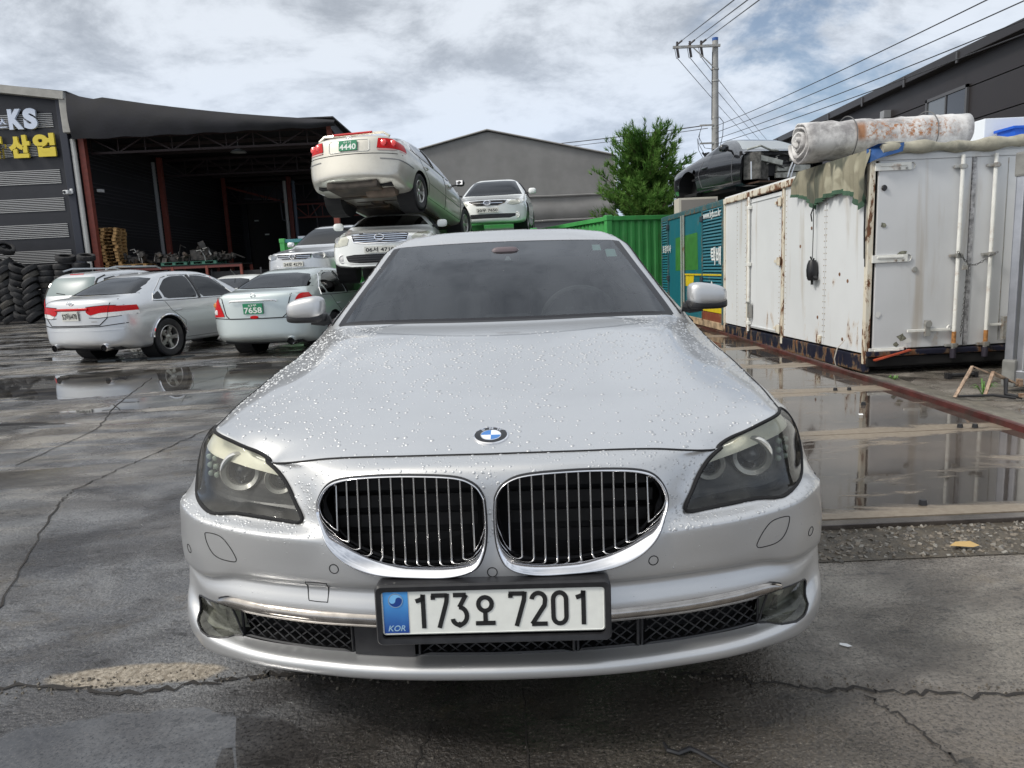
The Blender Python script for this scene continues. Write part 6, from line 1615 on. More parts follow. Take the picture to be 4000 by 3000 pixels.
t = thing('white_wire', 'thin pale wire bowing out from the foot of the white container wall', 'wire', (3.6, 7.55, 0))
MB().tube([(-.02, 0, .33), (-.09, .02, .24), (-.10, .06, .12), (-.06, .08, .0)], .006, 6).build('wire', simple('wire_cream', (.5, .47, .42), .5), t, True)

# ---- tarpaulin draped over the corner and rolled along the front edge
def camo():
    mt, nt = newmat('camouflage_canvas'); n = N(nt); o = n.obj()
    a = n.noise(o, 2.1, 2, .5, .6); b = n.noise(o, 2.0, 2, .5, .8, sc=(1, 1, .6))
    c = n.mix(n.ramp(a, .47, .53), (.23, .215, .155), (.33, .315, .235)); c = n.mix(n.ramp(b, .49, .53), c, (.085, .090, .068))
    c = n.mix(n.math('MULTIPLY', n.ramp(n.noise(o, 9, 6, .65), .5, .75), .4), c, (.14, .12, .09))
    n.out(n.pbr(base=c, rough=.8, normal=n.bump(n.noise(o, 160, 3), .25, .003))); return mt
CAMO = camo()
tp_ = thing('tarpaulin', 'khaki camouflage tarpaulin hanging over the corner of the white container', 'tarpaulin', (3.63, 7.19, 0), (0, 0, R(1.43)))
nu_, nv_ = 72, 26; V = []; F = []
# bottom hem profile along y (0 = corner)
by_ = [-.02, .10, .25, .50, .80, 1.06, 1.12, 1.30, 1.52, 1.68]; bz_ = [1.76, 1.66, 1.80, 1.87, 1.85, 1.80, 1.74, 1.86, 1.92, 1.94]
for i in range(nu_ + 1):
    y_ = -.02 + 1.70 * i / nu_; zb = float(np.interp(y_, by_, bz_)); zt = 2.235
    for j in range(nv_ + 1):
        t_ = j / nv_; y2 = y_; tie = max(math.exp(-((y_ - 1.12) / .38) ** 2), .8 * math.exp(-((y_ - .1) / .25) ** 2))
        # folds gather toward the tie points
        yt_ = 1.12 if y_ > .55 else .10
        y2 = y_ + (yt_ - y_) * .22 * t_ * tie
        fold = .034 * (.25 + t_) * math.sin(y_ * 46 + 3 * math.sin(t_ * 2)) + .045 * t_ * math.sin(y_ * 17 + 1)
        z_ = zt + (zb - zt) * t_
        V.append((-.028 - .020 * math.sin(math.pi * min(1, t_ * 1.2)) - abs(fold), y2, z_))
F = [(i*(nv_+1)+j, (i+1)*(nv_+1)+j, (i+1)*(nv_+1)+j+1, i*(nv_+1)+j+1) for i in range(nu_) for j in range(nv_)]
GREENH = simple('hem_green', (.035, .085, .05), .7, var=.2)
mi_ = [1 if j >= nv_ - 3 and (F_i % 1 == 0) else 0 for F_i in range(nu_) for j in range(nv_)]
mesh('drape', V, F, [CAMO, GREENH], tp_, True, mi=mi_)
# flap over the roof edge
V = []; 
for i in range(25):
    for j in range(7):
        y_ = 1.68 * i / 24; V.append((-.03 + .55 * (j / 6), y_, 2.236 + .012 * noise.noise(Vector((j, y_ * 6, 0))) - (.02 if j == 0 else 0)))
mesh('top_flap', V, [(i*7+j, i*7+j+1, (i+1)*7+j+1, (i+1)*7+j) for i in range(24) for j in range(6)], CAMO, tp_, True)
pts = [(x_, -.035 + .008 * math.sin(x_ * 9), 2.215 + .012 * math.sin(x_ * 5) + .02 * x_) for x_ in np.linspace(.06, 2.75, 40)]
rr = [.055 + .012 * math.sin(k * 1.3) + .008 * math.sin(k * .5) for k in range(40)]
MB().tube(pts, rr, 12).build('rolled_edge', simple('canvas_khaki', (.36, .34, .27), .8, var=.25, scale=5, dirt=(.12, .12, .10), dirtamt=.5), tp_, True)
V = [(-.045, .02, 2.10), (.0, -.09, 2.13), (.24, -.10, 2.19), (.26, -.085, 2.275), (.02, -.06, 2.275), (-.05, .03, 2.24)]
mesh('blue_lining', V, [(0, 1, 2, 3, 4, 5)], simple('blue_canvas', (.015, .07, .22), .6, var=.2), tp_)
for y_, z0, z1 in ((.045, 1.76, 1.18), (.028, 1.76, 1.10)):
    MB().tube([(-.04, y_, z0), (-.045, y_ - .01, (z0+z1)/2), (-.03, y_, z1)], .005, 5).build('cord', BLACKP, tp_)
t = thing('hanging_engine_mount', 'black engine mount hanging as a weight on a cord from the tarpaulin', 'car part', (3.545, 8.33, 0))
MB().tube([(0, 0, 1.81), (.003, .0, 1.5), (0, 0, 1.20)], .005, 5).tube([(0, 0, 1.78), (-.02, .02, 1.70), (-.01, .01, 1.62)], .008, 5).build('cord', BLACKP, t)
MB().lathe([(.0001, -.13), (.045, -.12), (.062, -.07), (.066, .0), (.058, .06), (.04, .11), (.0001, .12)], (0, 0, 1.07), n=16).box((.0, .06, .98), (.05, .05, .03)).box((0, -.06, .97), (.05, .06, .03)).tube([(0, -.07, .97), (0, -.09, .99)], .025, 8).tube([(0, .07, .98), (0, .09, 1.0)], .022, 8).box((0, 0, .94), (.02, .025, .08)).tube([(0, -.04, 1.20), (0, 0, 1.16), (0, .05, 1.22)], .01, 5).build('mount', simple('mount_black', (.015, .015, .017), .35, .2), t, True)

# ---- rolled carpet
def carpet_mat():
    mt, nt = newmat('dirty_white_felt'); n = N(nt); o = n.obj(); sp = n('SeparateXYZ', {0: o})
    a = n.noise(o, 3.2, 8, .7); c = n.mix(n.ramp(a, .40, .66), (.66, .65, .64), (.26, .25, .25))
    rz = n.math('MULTIPLY', n.ramp(n.math('ABSOLUTE', n.math('ADD', sp.outputs[2], -.03)), .13, .05), n.math('MULTIPLY', n.ramp(sp.outputs[0], .50, .56), n.ramp(sp.outputs[0], 1.75, 1.45)))
    rs = n.math('MULTIPLY', rz, n.ramp(n.noise(o, 22, 7, .75), .46, .60)); rs = n.math('MAXIMUM', rs, n.math('MULTIPLY', rz, n.math('MULTIPLY', n.ramp(sp.outputs[0], .66, .60), .9)))
    c = n.mix(rs, c, (.34, .15, .06))
    n.out(n.pbr(base=c, rough=.9, normal=n.bump(n.noise(o, 120, 4), .4, .004))); return mt
cr = thing('rolled_carpet', 'dirty white rolled-up carpet with an orange rust stain on top of the container', 'carpet', (3.34, 8.25, 2.50), (0, R(-1.2), R(2)))
V = []; turns = 4.0; n_ = 180; Lr = 1.83
for side_ in (0, 1):
    for i in range(n_ + 1):
        t_ = i / n_; a = t_ * turns * 2 * math.pi; r_ = .035 + .235 * t_ + (.014 * math.sin(a * 2.3 + t_ * 9) + .009 * math.sin(a * 5.1)) * t_
        x_ = (0.0 - .05 * (1 - t_) + .018 * math.sin(a * 1.7)) if side_ == 0 else Lr - .25 * (1 - math.sin(a)) * .5 * 0
        sq = .90
        V.append((x_, r_ * math.cos(a), r_ * math.sin(a) * sq))
m0 = n_ + 1
V2 = []
for i in range(n_ + 1):        # inner face of the sheet
    for side_ in (0, 1):
        p = Vector(V[side_ * m0 + i]); d = Vector((0, p.y, p.z)).normalized(); V2.append(p - d * .022)
mid = []
K_ = 22
VV = []; FF = []
for i in range(n_ + 1):
    for k in range(K_ + 1):
        a_, b_ = Vector(V[i]), Vector(V[m0 + i]); p = a_.lerp(b_, k / K_); t_ = i / n_
        if t_ > .8: d = Vector((0, p.y, p.z)).normalized(); p += d * .022 * noise.noise(Vector((k * .9, i * .09, 0)))
        VV.append(p)
for i in range(n_):
    for k in range(K_): FF.append((i*(K_+1)+k, i*(K_+1)+k+1, (i+1)*(K_+1)+k+1, (i+1)*(K_+1)+k))
b0 = len(VV)
for i in range(n_ + 1): VV.append(V2[2*i]); VV.append(V2[2*i+1])
for i in range(n_):
    FF.append((b0+2*i, b0+2*i+2, b0+2*i+3, b0+2*i+1)); FF.append((i*(K_+1), (i+1)*(K_+1), b0+2*i+2, b0+2*i)); FF.append((i*(K_+1)+K_, b0+2*i+1, b0+2*i+3, (i+1)*(K_+1)+K_))
mesh('roll', VV, FF, carpet_mat(), cr, True)
for x_ in (.52, 1.42): MB().tube([(x_, .262 * math.cos(a), .236 * math.sin(a) - .004) for a in np.linspace(0, 2*math.pi, 33)[:-1]], .006, 5, closed=True).build('tie_rope', simple('tie_grey', (.12, .12, .12), .7), cr)
t = thing('plastic_crate', 'white plastic box on the container roof behind the rolled carpet', 'crate', (5.98, 8.95, 2.27)); MB().box((0, 0, .26), (.50, .4, .42)).build('box', simple('crate_white', (.72, .76, .80), .4), t, bevel=.01)
boxo('pallet_foot', (0, 0, .03), (.46, .36, .06), BLACKP, t)
t = thing('plastic_crate', 'bright blue plastic crate next to the white box on the container roof', 'crate', (6.02, 8.55, 2.30)); MB().box((0, 0, .15), (.34, .30, .22)).box((0, 0, .27), (.40, .34, .03)).build('box', simple('crate_blue', (.01, .10, .55), .4), t, bevel=.006)

# ---- second white box at the far right edge
cb = thing('box_container', 'clean white truck box with aluminium corner frame at the right edge', 'container', (4.30, 6.04, 0), (0, 0, R(26)))
ALU = simple('aluminium', (.42, .43, .46), .35, .8, var=.1)
WB2 = simple('box_white', (.76, .77, .75), .35, var=.04, scale=2)
boxo('box_body', (1.10, -1.6, 1.03), (2.14, 3.1, 1.78), WB2, cb, .01)
MB().box((.0, 0, 1.0), (.07, .07, 1.84)).box((-.004, -.08, 1.0), (.03, .05, 1.80)).build('corner_post', ALU, cb, bevel=.012)
MB().box((1.1, .01, .13), (2.2, .05, .12)).box((.0, -1.6, .13), (.06, 3.1, .12)).box((0, -1.6, 1.92), (.06, 3.1, .08)).build('frame_rail', ALU, cb, bevel=.01)
for z_, h_ in ((1.90, .20), (.16, .24)): boxo('corner_casting', (0, -.01, z_), (.10, .11, h_), simple('casting', (.20, .20, .19), .6, var=.2), cb, .02)
boxo('rear_face', (1.1, .005, 1.03), (2.06, .02, 1.72), WB2, cb, .004)

# ---- teal container row
TEAL = weathered('teal_paint', (.010, .13, .17), .25, streakc=(.06, .12, .13)); TRIM = weathered('teal_trim', (.03, .10, .12), .9, sc=2)
ct = thing('box_container', 'faded teal louvred container with a green painted square and yellow stripe', 'container', (3.52, 11.62, 0), (0, 0, R(1.43)))
boxo('core', (1.15, 2.05, 1.12), (2.2, 4.02, 2.06), TEAL, ct)
boxo('roof', (1.15, 2.05, 2.17), (2.3, 4.1, .04), TRIM, ct)
boxo('top_rail', (.0, 2.05, 2.13), (.06, 4.1, .09), TRIM, ct, .01); boxo('bottom_rail', (.0, 2.05, .14), (.06, 4.1, .12), simple('rust_cream', (.33, .24, .15), .8, var=.5, scale=7), ct, .01)
for y_ in (.02, 1.12, 3.56, 4.06): boxo('post', (-.004, y_, 1.15), (.06, .06, 1.95), TRIM, ct, .006)
for (a, b) in ((.06, 1.09), (3.60, 4.03)):
    lv = MB()
    for k in range(30): lv.box((-.008, (a + b) / 2, .50 + k * .054), (.034, b - a, .034), Matrix.Rotation(R(28), 3, 'Y'))
    o = lv.build('louvres', TEAL, ct); o['kind'] = 'stuff'
for (a, b) in ((1.16, 2.33), (2.37, 3.52)): boxo('side_door', (.006, (a + b) / 2, 1.14), (.03, b - a, 1.92), TEAL, ct, .008)
for y_ in (2.28, 2.44): MB().tube([(-.04, y_, .2), (-.04, y_, 2.1)], .02, 8).build('lock_rod', weathered('rod_flaking', (.30, .33, .30), .8, sc=5), ct, True)
for z_ in (.9, 1.95):
    for y_ in (1.14, 3.54): boxo('hinge', (-.03, y_, z_), (.05, .12, .10), simple('hinge_dark', (.03, .04, .05), .6), ct, .01)
GP = simple('green_square', (.035, .17, .03), .5, var=.15)
mesh('painted_square', [(-.012, 1.42, 1.07), (-.012, 3.0, 1.05), (-.012, 2.98, 1.70), (-.012, 1.46, 1.74)], [(0, 3, 2, 1)], GP, ct)
YL = simple('stripe_yellow', (.62, .47, .015), .45, var=.1)
mesh('painted_stripe', [(-.030, .04, .97), (-.030, 2.25, .97), (-.030, 2.25, 1.00), (-.030, .04, 1.00)], [(0, 3, 2, 1)], YL, ct)
mesh('painted_stripe', [(-.013, 1.75, .76), (-.013, 2.25, .76), (-.013, 2.25, .97), (-.013, 1.68, .97)], [(0, 3, 2, 1)], YL, ct)
boxo('lower_band', (-.012, .56, .40), (.03, 1.1, .09), YL, ct); boxo('lower_board', (-.01, .56, .27), (.03, 1.08, .15), weathered('red_board', (.20, .05, .03), .8, sc=3), ct)
WTX = simple('letter_white', (.72, .75, .74), .5)
text('lettering', 'www.kgb.co.kr', .95, .16, WTX, ct, FR((-.034, .56, 1.98), (0, -1, 0), (0, 0, 1)), .001, .01)
text('lettering', '택배', .52, .30, WTX, ct, FR((-.034, .34, 1.30), (0, -1, 0), (0, 0, 1)), .001, .02)
text('lettering', '1588', .40, .10, WTX, ct, FR((-.034, .50, .66), (0, -1, 0), (0, 0, 1)), .001, .01)
text('lettering', '포장이사', .7, .16, WTX, ct, FR((-.034, 3.62, 1.50), (0, -1, 0), (0, 0, 1)), .001, .01)
mesh('painted_circle', [(-.034, .56 + .04 * math.cos(a), .84 + .04 * math.sin(a)) for a in np.linspace(0, 6.28, 12)[:-1]], [tuple(range(11))], WTX, ct)
t = thing('air_conditioner', 'cream air-conditioner box standing on the far end of the teal container roof', 'air conditioner', (3.95, 15.0, 2.19))
boxo('case', (0, 0, .16), (.8, .4, .30), simple('ac_cream', (.50, .47, .40), .6), t, .01); boxo('grille', (0, -.205, .16), (.7, .02, .22), simple('ac_grille', (.22, .20, .18), .7), t)

# ---- green corrugated containers
GREENC = simple('container_green', (.060, .34, .085), .5, var=.12, scale=2, dirt=(.10, .12, .06), dirtamt=.25)
def corrugated(name, label, loc, yaw, W_, L_, H_, mt=GREENC, top=None):
    c = thing(name, label, 'container', loc, (0, 0, R(yaw)))
    def wall(a, b):
        a = Vector(a); b = Vector(b); d = (b - a); ln = d.length; d.normalize(); nrm = Vector((d.y, -d.x, 0)); pts = []; x = 0; k = 0
        prof = [(0, 0), (.07, 0), (.105, -.035), (.175, -.035), (.21, 0)]
        while x < ln:
            for q, off in prof[:-1]:
                if x + q <= ln: pts.append(a + d * (x + q) + nrm * off)
            x += .21
        pts.append(b); V = [(p.x, p.y, .12) for p in pts] + [(p.x, p.y, H_ - .06) for p in pts]; n_ = len(pts)
        mesh('corrugated_wall', V, [(i, i+1, n_+i+1, n_+i) for i in range(n_-1)], mt, c)
    wall((0, 0, 0), (W_, 0, 0)); wall((0, L_, 0), (0, 0, 0)); wall((W_, 0, 0), (W_, L_, 0)); wall((W_, L_, 0), (0, L_, 0))
    for x_ in (0, W_):
        for y_ in (0, L_): boxo('corner_post', (x_, y_, H_/2), (.14, .14, H_ - .02), mt, c, .01)
    for z_ in (.07, H_ - .04):
        MB().box((W_/2, 0, z_), (W_, .10, .10)).box((W_/2, L_, z_), (W_, .10, .10)).box((0, L_/2, z_), (.10, L_, .10)).box((W_, L_/2, z_), (.10, L_, .10)).build('frame_rail', top if (top and z_ > 1) else mt, c, bevel=.008)
    for x_ in (0, W_): boxo('corner_casting', (x_, 0, H_ - .03), (.17, .17, .13), mt, c, .02)
    boxo('roof', (W_/2, L_/2, H_ - .09), (W_ - .1, L_ - .1, .02), mt, c); boxo('inner', (W_/2, L_/2, H_/2), (W_ - .14, L_ - .14, H_ - .3), BLACKM, c)
    return c
corrugated('green_container', 'green corrugated container beside the teal one, corner post towards the camera', (2.42, 17.0, 0), 19, 2.4, 4.4, 2.34)
corrugated('green_container', 'green corrugated container carrying the white saloon behind the big silver car', (-1.55, 16.55, 0), 0, 2.2, 5.6, 2.10)
corrugated('green_container', 'green container at the back left behind the silver SUV, with a teal top rail', (-6.75, 22.0, 0), -2, 4.2, 2.4, 2.42, top=simple('teal_rail', (.05, .20, .22), .5))
t = thing('ladder', 'aluminium ladder lying on the far left green container', 'ladder', (-4.6, 22.1, 2.44))
for y_ in (0, .3): boxo('rail', (0, y_, .04), (3.4, .03, .07), ALU, t)
for k in range(10): boxo('rung', (-1.5 + k * .33, .15, .04), (.03, .3, .03), ALU, t)

# ============================================================ GREY FABRIC HALL
FAB = simple('grey_fabric', (.215, .212, .208), .75, var=.12, scale=.8, dirt=(.20, .19, .18), dirtamt=.2, dscale=.6)
hl_ = thing('fabric_hall', 'grey fabric-covered gabled storage hall behind the stacked cars', 'building', (0, 35, 0))
x0, xa, x1, ze0, zap, ze1 = -6.7, -.63, 5.33, 6.35, 7.68, 6.34
def hz(x): return ze0 + (zap - ze0) * (x - x0) / (xa - x0) if x < xa else zap + (ze1 - zap) * (x - xa) / (x1 - xa)
V = []; xs_ = np.linspace(x0, x1, 40); zs_ = [0, 1.2, 2.4, 3.45, 3.5, 4.10, 4.2, 4.55, 4.62]
for z_ in zs_:
    for x_ in xs_: V.append((x_, -.10 * (z_ < 3.48) * 0 + (.10 if z_ < 3.48 else -.05 if z_ in (4.10,) else 0) + .03 * noise.noise(Vector((x_ * .8, z_ * 1.3, 0))), z_))
for f_ in (.25, .5, .75, 1.0):
    for x_ in xs_: V.append((x_, .03 * noise.noise(Vector((x_ * .8, 5 + f_, 0))) * (f_ < 1), 4.62 + (hz(x_) - 4.62) * f_))
rows_ = len(V) // 40
mesh('front_wall', V, [(r_*40+i, r_*40+i+1, (r_+1)*40+i+1, (r_+1)*40+i) for r_ in range(rows_-1) for i in range(39)], FAB, hl_, True)
boxo('base_band', ((x0+x1)/2, .02, 1.72), (x1-x0-.02, .04, 3.44), simple('fabric_dark', (.115, .118, .125), .7, var=.1), hl_)
for z_ in (3.5, 4.62): 
    MB().tube([(x_, -.05 + .02 * noise.noise(Vector((x_, z_, 0))), z_ - .04 + .05 * noise.noise(Vector((x_ * .6, z_, 3)))) for x_ in np.linspace(x0 + .1, x1 - .1, 30)], .05, 6).build('fold', FAB, hl_, True)
mesh('roof', [(x0 - .1, -.1, ze0), (xa, -.1, zap + .05), (x1 + .1, -.1, ze1), (x0 - .1, 18, ze0), (xa, 18, zap + .05), (x1 + .1, 18, ze1)], [(0, 1, 4, 3), (1, 2, 5, 4)], simple('fabric_roof', (.20, .195, .19), .7), hl_)
mesh('side_wall', [(x1, 0, 0), (x1, 18, 0), (x1, 18, ze1), (x1, 0, ze1)], [(0, 1, 2, 3)], FAB, hl_); mesh('side_wall', [(x0, 0, 0), (x0, 18, 0), (x0, 18, ze0), (x0, 0, ze0)], [(0, 3, 2, 1)], FAB, hl_)
MB().tube([(x1 + .02, -.08, 3.2), (x1 + .02, -.08, 6.2)], .05, 6).build('corner_pipe', simple('pipe_grey', (.35, .35, .36), .5), hl_)
MB().tube([(x0, -.12, ze0 + .02), (xa, -.12, zap + .07), (x1, -.12, ze1 + .02)], .04, 5).build('verge_trim', simple('verge', (.26, .25, .24), .6), hl_)
boxo('lamp_box', (x1 + .03, -.15, 5.2), (.12, .12, .22), simple('white_box', (.7, .7, .7), .5), hl_)

# ============================================================ PINE BEHIND THE CONTAINERS
def leafmat(name, a, b):
    mt, nt = newmat(name); n = N(nt); o = n.obj()
    c = n.mix(n.ramp(n.noise(o, 2.4, 3), .35, .65), a, b)
    d = n('BsdfDiffuse', {'Color': c}).outputs[0]; t_ = n('BsdfTranslucent', {'Color': c}).outputs[0]
    n.out(n('MixShader', {0: .3, 1: d, 2: t_}).outputs[0]); return mt
PINE = leafmat('pine_needles', (.07, .16, .035), (.16, .28, .07))
tr = thing('pine_tree', 'bushy green pine tree between the grey hall and the containers', 'tree', (4.70, 24.0, 0))
MB().tube([(0, 0, 0), (.04, 0, 2), (0, .02, 4), (-.03, 0, 5.4)], [.14, .11, .06, .02], 8).build('trunk', simple('bark', (.08, .055, .035), .9, var=.3, scale=12), tr, True)
random.seed(21); bn = MB(); NV = []; NF = []
def tuft(p, d, ln, k):
    d = d.normalized(); s1 = d.orthogonal().normalized(); s2 = d.cross(s1)
    for q in range(k):
        a = random.random() * 6.28; s_ = s1 * math.cos(a) + s2 * math.sin(a); st_ = p + d * random.uniform(-.06, .06)
        tip = st_ + (d * random.uniform(.5, 1.1) + s_ * random.uniform(.35, .9)) * ln; w_ = s_.cross(d) * .014
        b = len(NV); NV.extend([st_ - w_, st_ + w_, tip]); NF.append((b, b+1, b+2))
for k in range(175):
    h = .5 + 4.7 * (k / 175) ** 1.0; spread = 1.62 * (1 - (h / 5.9) ** 2.8) + .10
    a = k * 2.4 + random.uniform(-.4, .4); r_ = spread * random.uniform(.45, 1.22)
    base = Vector((0, 0, h * .92)); tip = Vector((r_ * math.cos(a), r_ * math.sin(a), h + r_ * random.uniform(.25, .75)))
    mid_ = base.lerp(tip, .55) + Vector((0, 0, -.05)); bn.tube([base, mid_, tip], [.022, .014, .006], 4)
    for t_ in np.linspace(.25, 1, 9):
        p = base.lerp(mid_, t_ / .55) if t_ < .55 else mid_.lerp(tip, (t_ - .55) / .45)
        d = (tip - base).normalized() + Vector((0, 0, .5))
        for q in range(4):
            pp = p + Vector((random.gauss(0, .09), random.gauss(0, .09), random.gauss(0, .07)))
            tuft(pp, d + Vector((random.gauss(0, .5), random.gauss(0, .5), random.gauss(0, .3))), random.uniform(.12, .24), 12)
for q in range(7):
    a = q * .9; p0 = Vector((.25 * math.cos(a), .25 * math.sin(a), 4.6)); p1 = p0 + Vector((.25 * math.cos(a), .2 * math.sin(a), random.uniform(.7, 1.15)))
    bn.tube([p0, p1], [.014, .005], 4)
    for t_ in np.linspace(0, 1, 10): tuft(p0.lerp(p1, t_), Vector((math.cos(a) * .3, 0, 1)), .15, 16)
bn.build('branches', simple('bark', (.08, .055, .035), .9), tr)
o = mesh('crown', NV, NF, PINE, tr); o['kind'] = 'stuff'

# ============================================================ UTILITY POLE AND WIRES
pl = thing('utility_pole', 'grey concrete utility pole with an offset crossarm and insulators', 'pole', (8.70, 30, 0))
CONC = simple('pole_concrete', (.30, .30, .29), .7, var=.12, scale=4)
MB().lathe([(.17, 0), (.15, 5), (.115, 9.9), (.0001, 9.92)], n=16).build('shaft', CONC, pl, True)
MB().lathe([(.122, 9.82), (.122, 9.93), (.0001, 9.94)], n=12).build('cap', simple('cap_blue', (.02, .09, .32), .5), pl)
MB().bar((-1.72, -.14, 9.60), (.16, -.14, 9.60), .09, .09).build('crossarm', ZINC, pl); MB().bar((-.95, -.14, 9.60), (-.05, -.14, 8.75), .035).build('brace', ZINC, pl)
INS = simple('insulator', (.06, .055, .06), .4)
for x_ in (-1.55, -1.05, -.60):
    MB().lathe([(.03, 0), (.06, .03), (.03, .06), (.06, .09), (.03, .12), (.05, .16), (.0001, .18)], (x_, -.14, 9.64), n=10).tube([(x_, -.14, 9.7), (x_ + .16, -.3, 9.80)], .04, 6).build('insulator', INS, pl, True)
    MB().tube([(x_, -.14, 9.56), (x_ + .08, -.05, 9.22)], .05, 6).tube([(x_ - .1, -.14, 9.56), (x_ - .02, -.1, 9.2), (x_ + .06, -.05, 9.18)], .012, 5).build('strain_insulator', INS, pl)
for z_ in (6.6, 5.9): boxo('bracket', (-.30, -.1, z_), (.7, .06, .06), ZINC, pl)
for k, z_ in enumerate((6.62, 6.35, 6.1)): MB().tube([(-.55 - .1 * k, -.1, z_), (-.7, -.1, z_ - .45), (-.45, -.1, z_ - .9), (-.15, -.1, z_ - .95)], .012, 5).build('jumper', BLACKP, pl)
MB().tube([(.14, -.1, 6.9), (.30, -.1, 6.7), (.28, -.1, 6.2), (.14, -.1, 5.6)], .014, 5).tube([(-.13, -.05, 9.4), (-.16, -.05, 6.8)], .012, 5).build('jumper', BLACKP, pl)
for z_ in (8.75, 8.3, 6.5, 6.9, 5.9): MB().lathe([(.15, z_ - .03), (.15, z_ + .03)], n=12).build('band', ZINC, pl)
WIRE = simple('wire_dark', (.035, .035, .04), .6)
def cable(a, b, sag, label, grp, r_=.012):
    a = Vector(a); b = Vector(b); pts = []
    for i in range(25): t_ = i / 24; p = a.lerp(b, t_); p.z -= sag * 4 * t_ * (1 - t_); pts.append(p)
    tag(MB().tube(pts, r_, 5).build('overhead_wire', WIRE), label, 'wire', grp)
def ext(a, b, k): a = Vector(a); b = Vector(b); return a + (b - a) * k
G1 = 'wires running from the pole up to the top right'
for nm, a, b in (('topmost of the four wires sweeping from the pole to the top right', (8.7, 29.9, 6.55), (7.58, 12, 5.10)), ('second wire from the top sweeping from the pole to the right edge', (8.7, 29.9, 6.30), (8.17, 12, 5.07)), ('third wire from the top sweeping from the pole to the right edge', (8.7, 29.9, 6.05), (8.38, 12, 4.86)), ('lowest of the four wires sweeping from the pole to the right edge', (8.7, 29.9, 5.85), (8.40, 12, 4.65))):
    cable(a, ext(a, b, 1.35), .12, nm, G1, .011)
G2 = 'high wires from the crossarm to the top edge'
for nm, a, b in (('leftmost high wire rising from the crossarm to the top edge', (7.30, 29.7, 9.80), (4.72, 15, 6.27)), ('middle high wire rising from the crossarm to the top edge', (7.80, 29.7, 9.80), (4.99, 15, 6.26)), ('right high wire rising from the crossarm to the top edge', (8.26, 29.7, 9.80), (5.22, 15, 6.25))):
    cable(a, ext(a, b, 1.3), .0, nm, G2, .013)
G3 = 'wires leaving the crossarm away from the camera'
for nm, a, b in (('left wire dropping from the crossarm behind the pole', (7.23, 30, 9.18), (19.93, 60, 11.1)), ('middle wire dropping from the crossarm behind the pole', (7.73, 30, 9.18), (20.68, 60, 11.1)), ('right wire dropping from the crossarm behind the pole', (8.18, 30, 9.18), (21.36, 60, 11.0))):
    cable(a, ext(a, b, 1.4), .1, nm, G3, .014)
cable((8.4, 30, 6.62), (-8, 64, 11.6), .3, 'pale bundle of wires running left from the pole behind the pine', 'wires running left from the pole', .022)
cable((8.4, 30, 6.50), (-8, 64, 11.35), .35, 'lower wire running left from the pole behind the pine', 'wires running left from the pole', .014)

# ============================================================ DARK PANELLED BUILDING ON THE RIGHT
db = thing('warehouse', 'dark brown-grey panelled warehouse receding along the right side', 'building', (15, 0, 0))
DP = simple('dark_panel', (.030, .026, .027), .45, .2, var=.08, scale=1)
DPW = [(23.86, 25.99, 5.23, 6.60)]
z0s = [0, 1.05, 2.1, 3.15, 4.2, 5.25, 6.3, 7.2]
for a, b in zip(z0s, z0s[1:]): boxo('wall_panel', (.05, 30, (a + b) / 2), (.1, 52, b - a - .035), DP, db)
boxo('backing', (.2, 30, 3.6), (.1, 52, 7.2), BLACKM, db)
boxo('gutter', (-.15, 30, 7.30), (.5, 52.4, .28), simple('gutter', (.035, .032, .033), .4, .3), db, .02)
boxo('roof', (5, 30, 7.5), (10.3, 52.4, .10), DP, db)
for k in range(17): boxo('gutter_bracket', (-.42, 5.5 + k * 3.05, 7.22), (.04, .08, .34), simple('bracket_grey', (.07, .07, .075), .5), db)
wn = bpy.data.objects.new('window', None); col.objects.link(wn); wn.parent = db
MB().box((-.02, 24.9, 6.35), (.10, 2.3, .10)).box((-.02, 24.9, 5.25), (.10, 2.3, .10)).box((-.02, 23.8, 5.80), (.10, .10, 1.2)).box((-.02, 26.0, 5.80), (.10, .10, 1.2)).box((-.02, 24.9, 5.80), (.08, .06, 1.1)).build('frame', simple('frame_grey', (.08, .08, .085), .4), wn)
boxo('pane', (-.01, 25.45, 5.80), (.04, 1.05, 1.06), simple('pane_pale', (.10, .11, .12), .08, 0, coat=1), wn); boxo('pane', (-.01, 24.35, 5.80), (.04, 1.05, 1.06), simple('pane_dark', (.015, .016, .02), .08, 0, coat=1), wn)
MB().tube([(-.12, 28.6, 0), (-.12, 28.6, 6.35)], .09, 10).build('downpipe', simple('pipe_white', (.62, .63, .64), .4), db, True); boxo('pipe_head', (-.12, 28.6, 6.45), (.3, .3, .28), simple('head_grey', (.25, .26, .27), .5), db, .02)

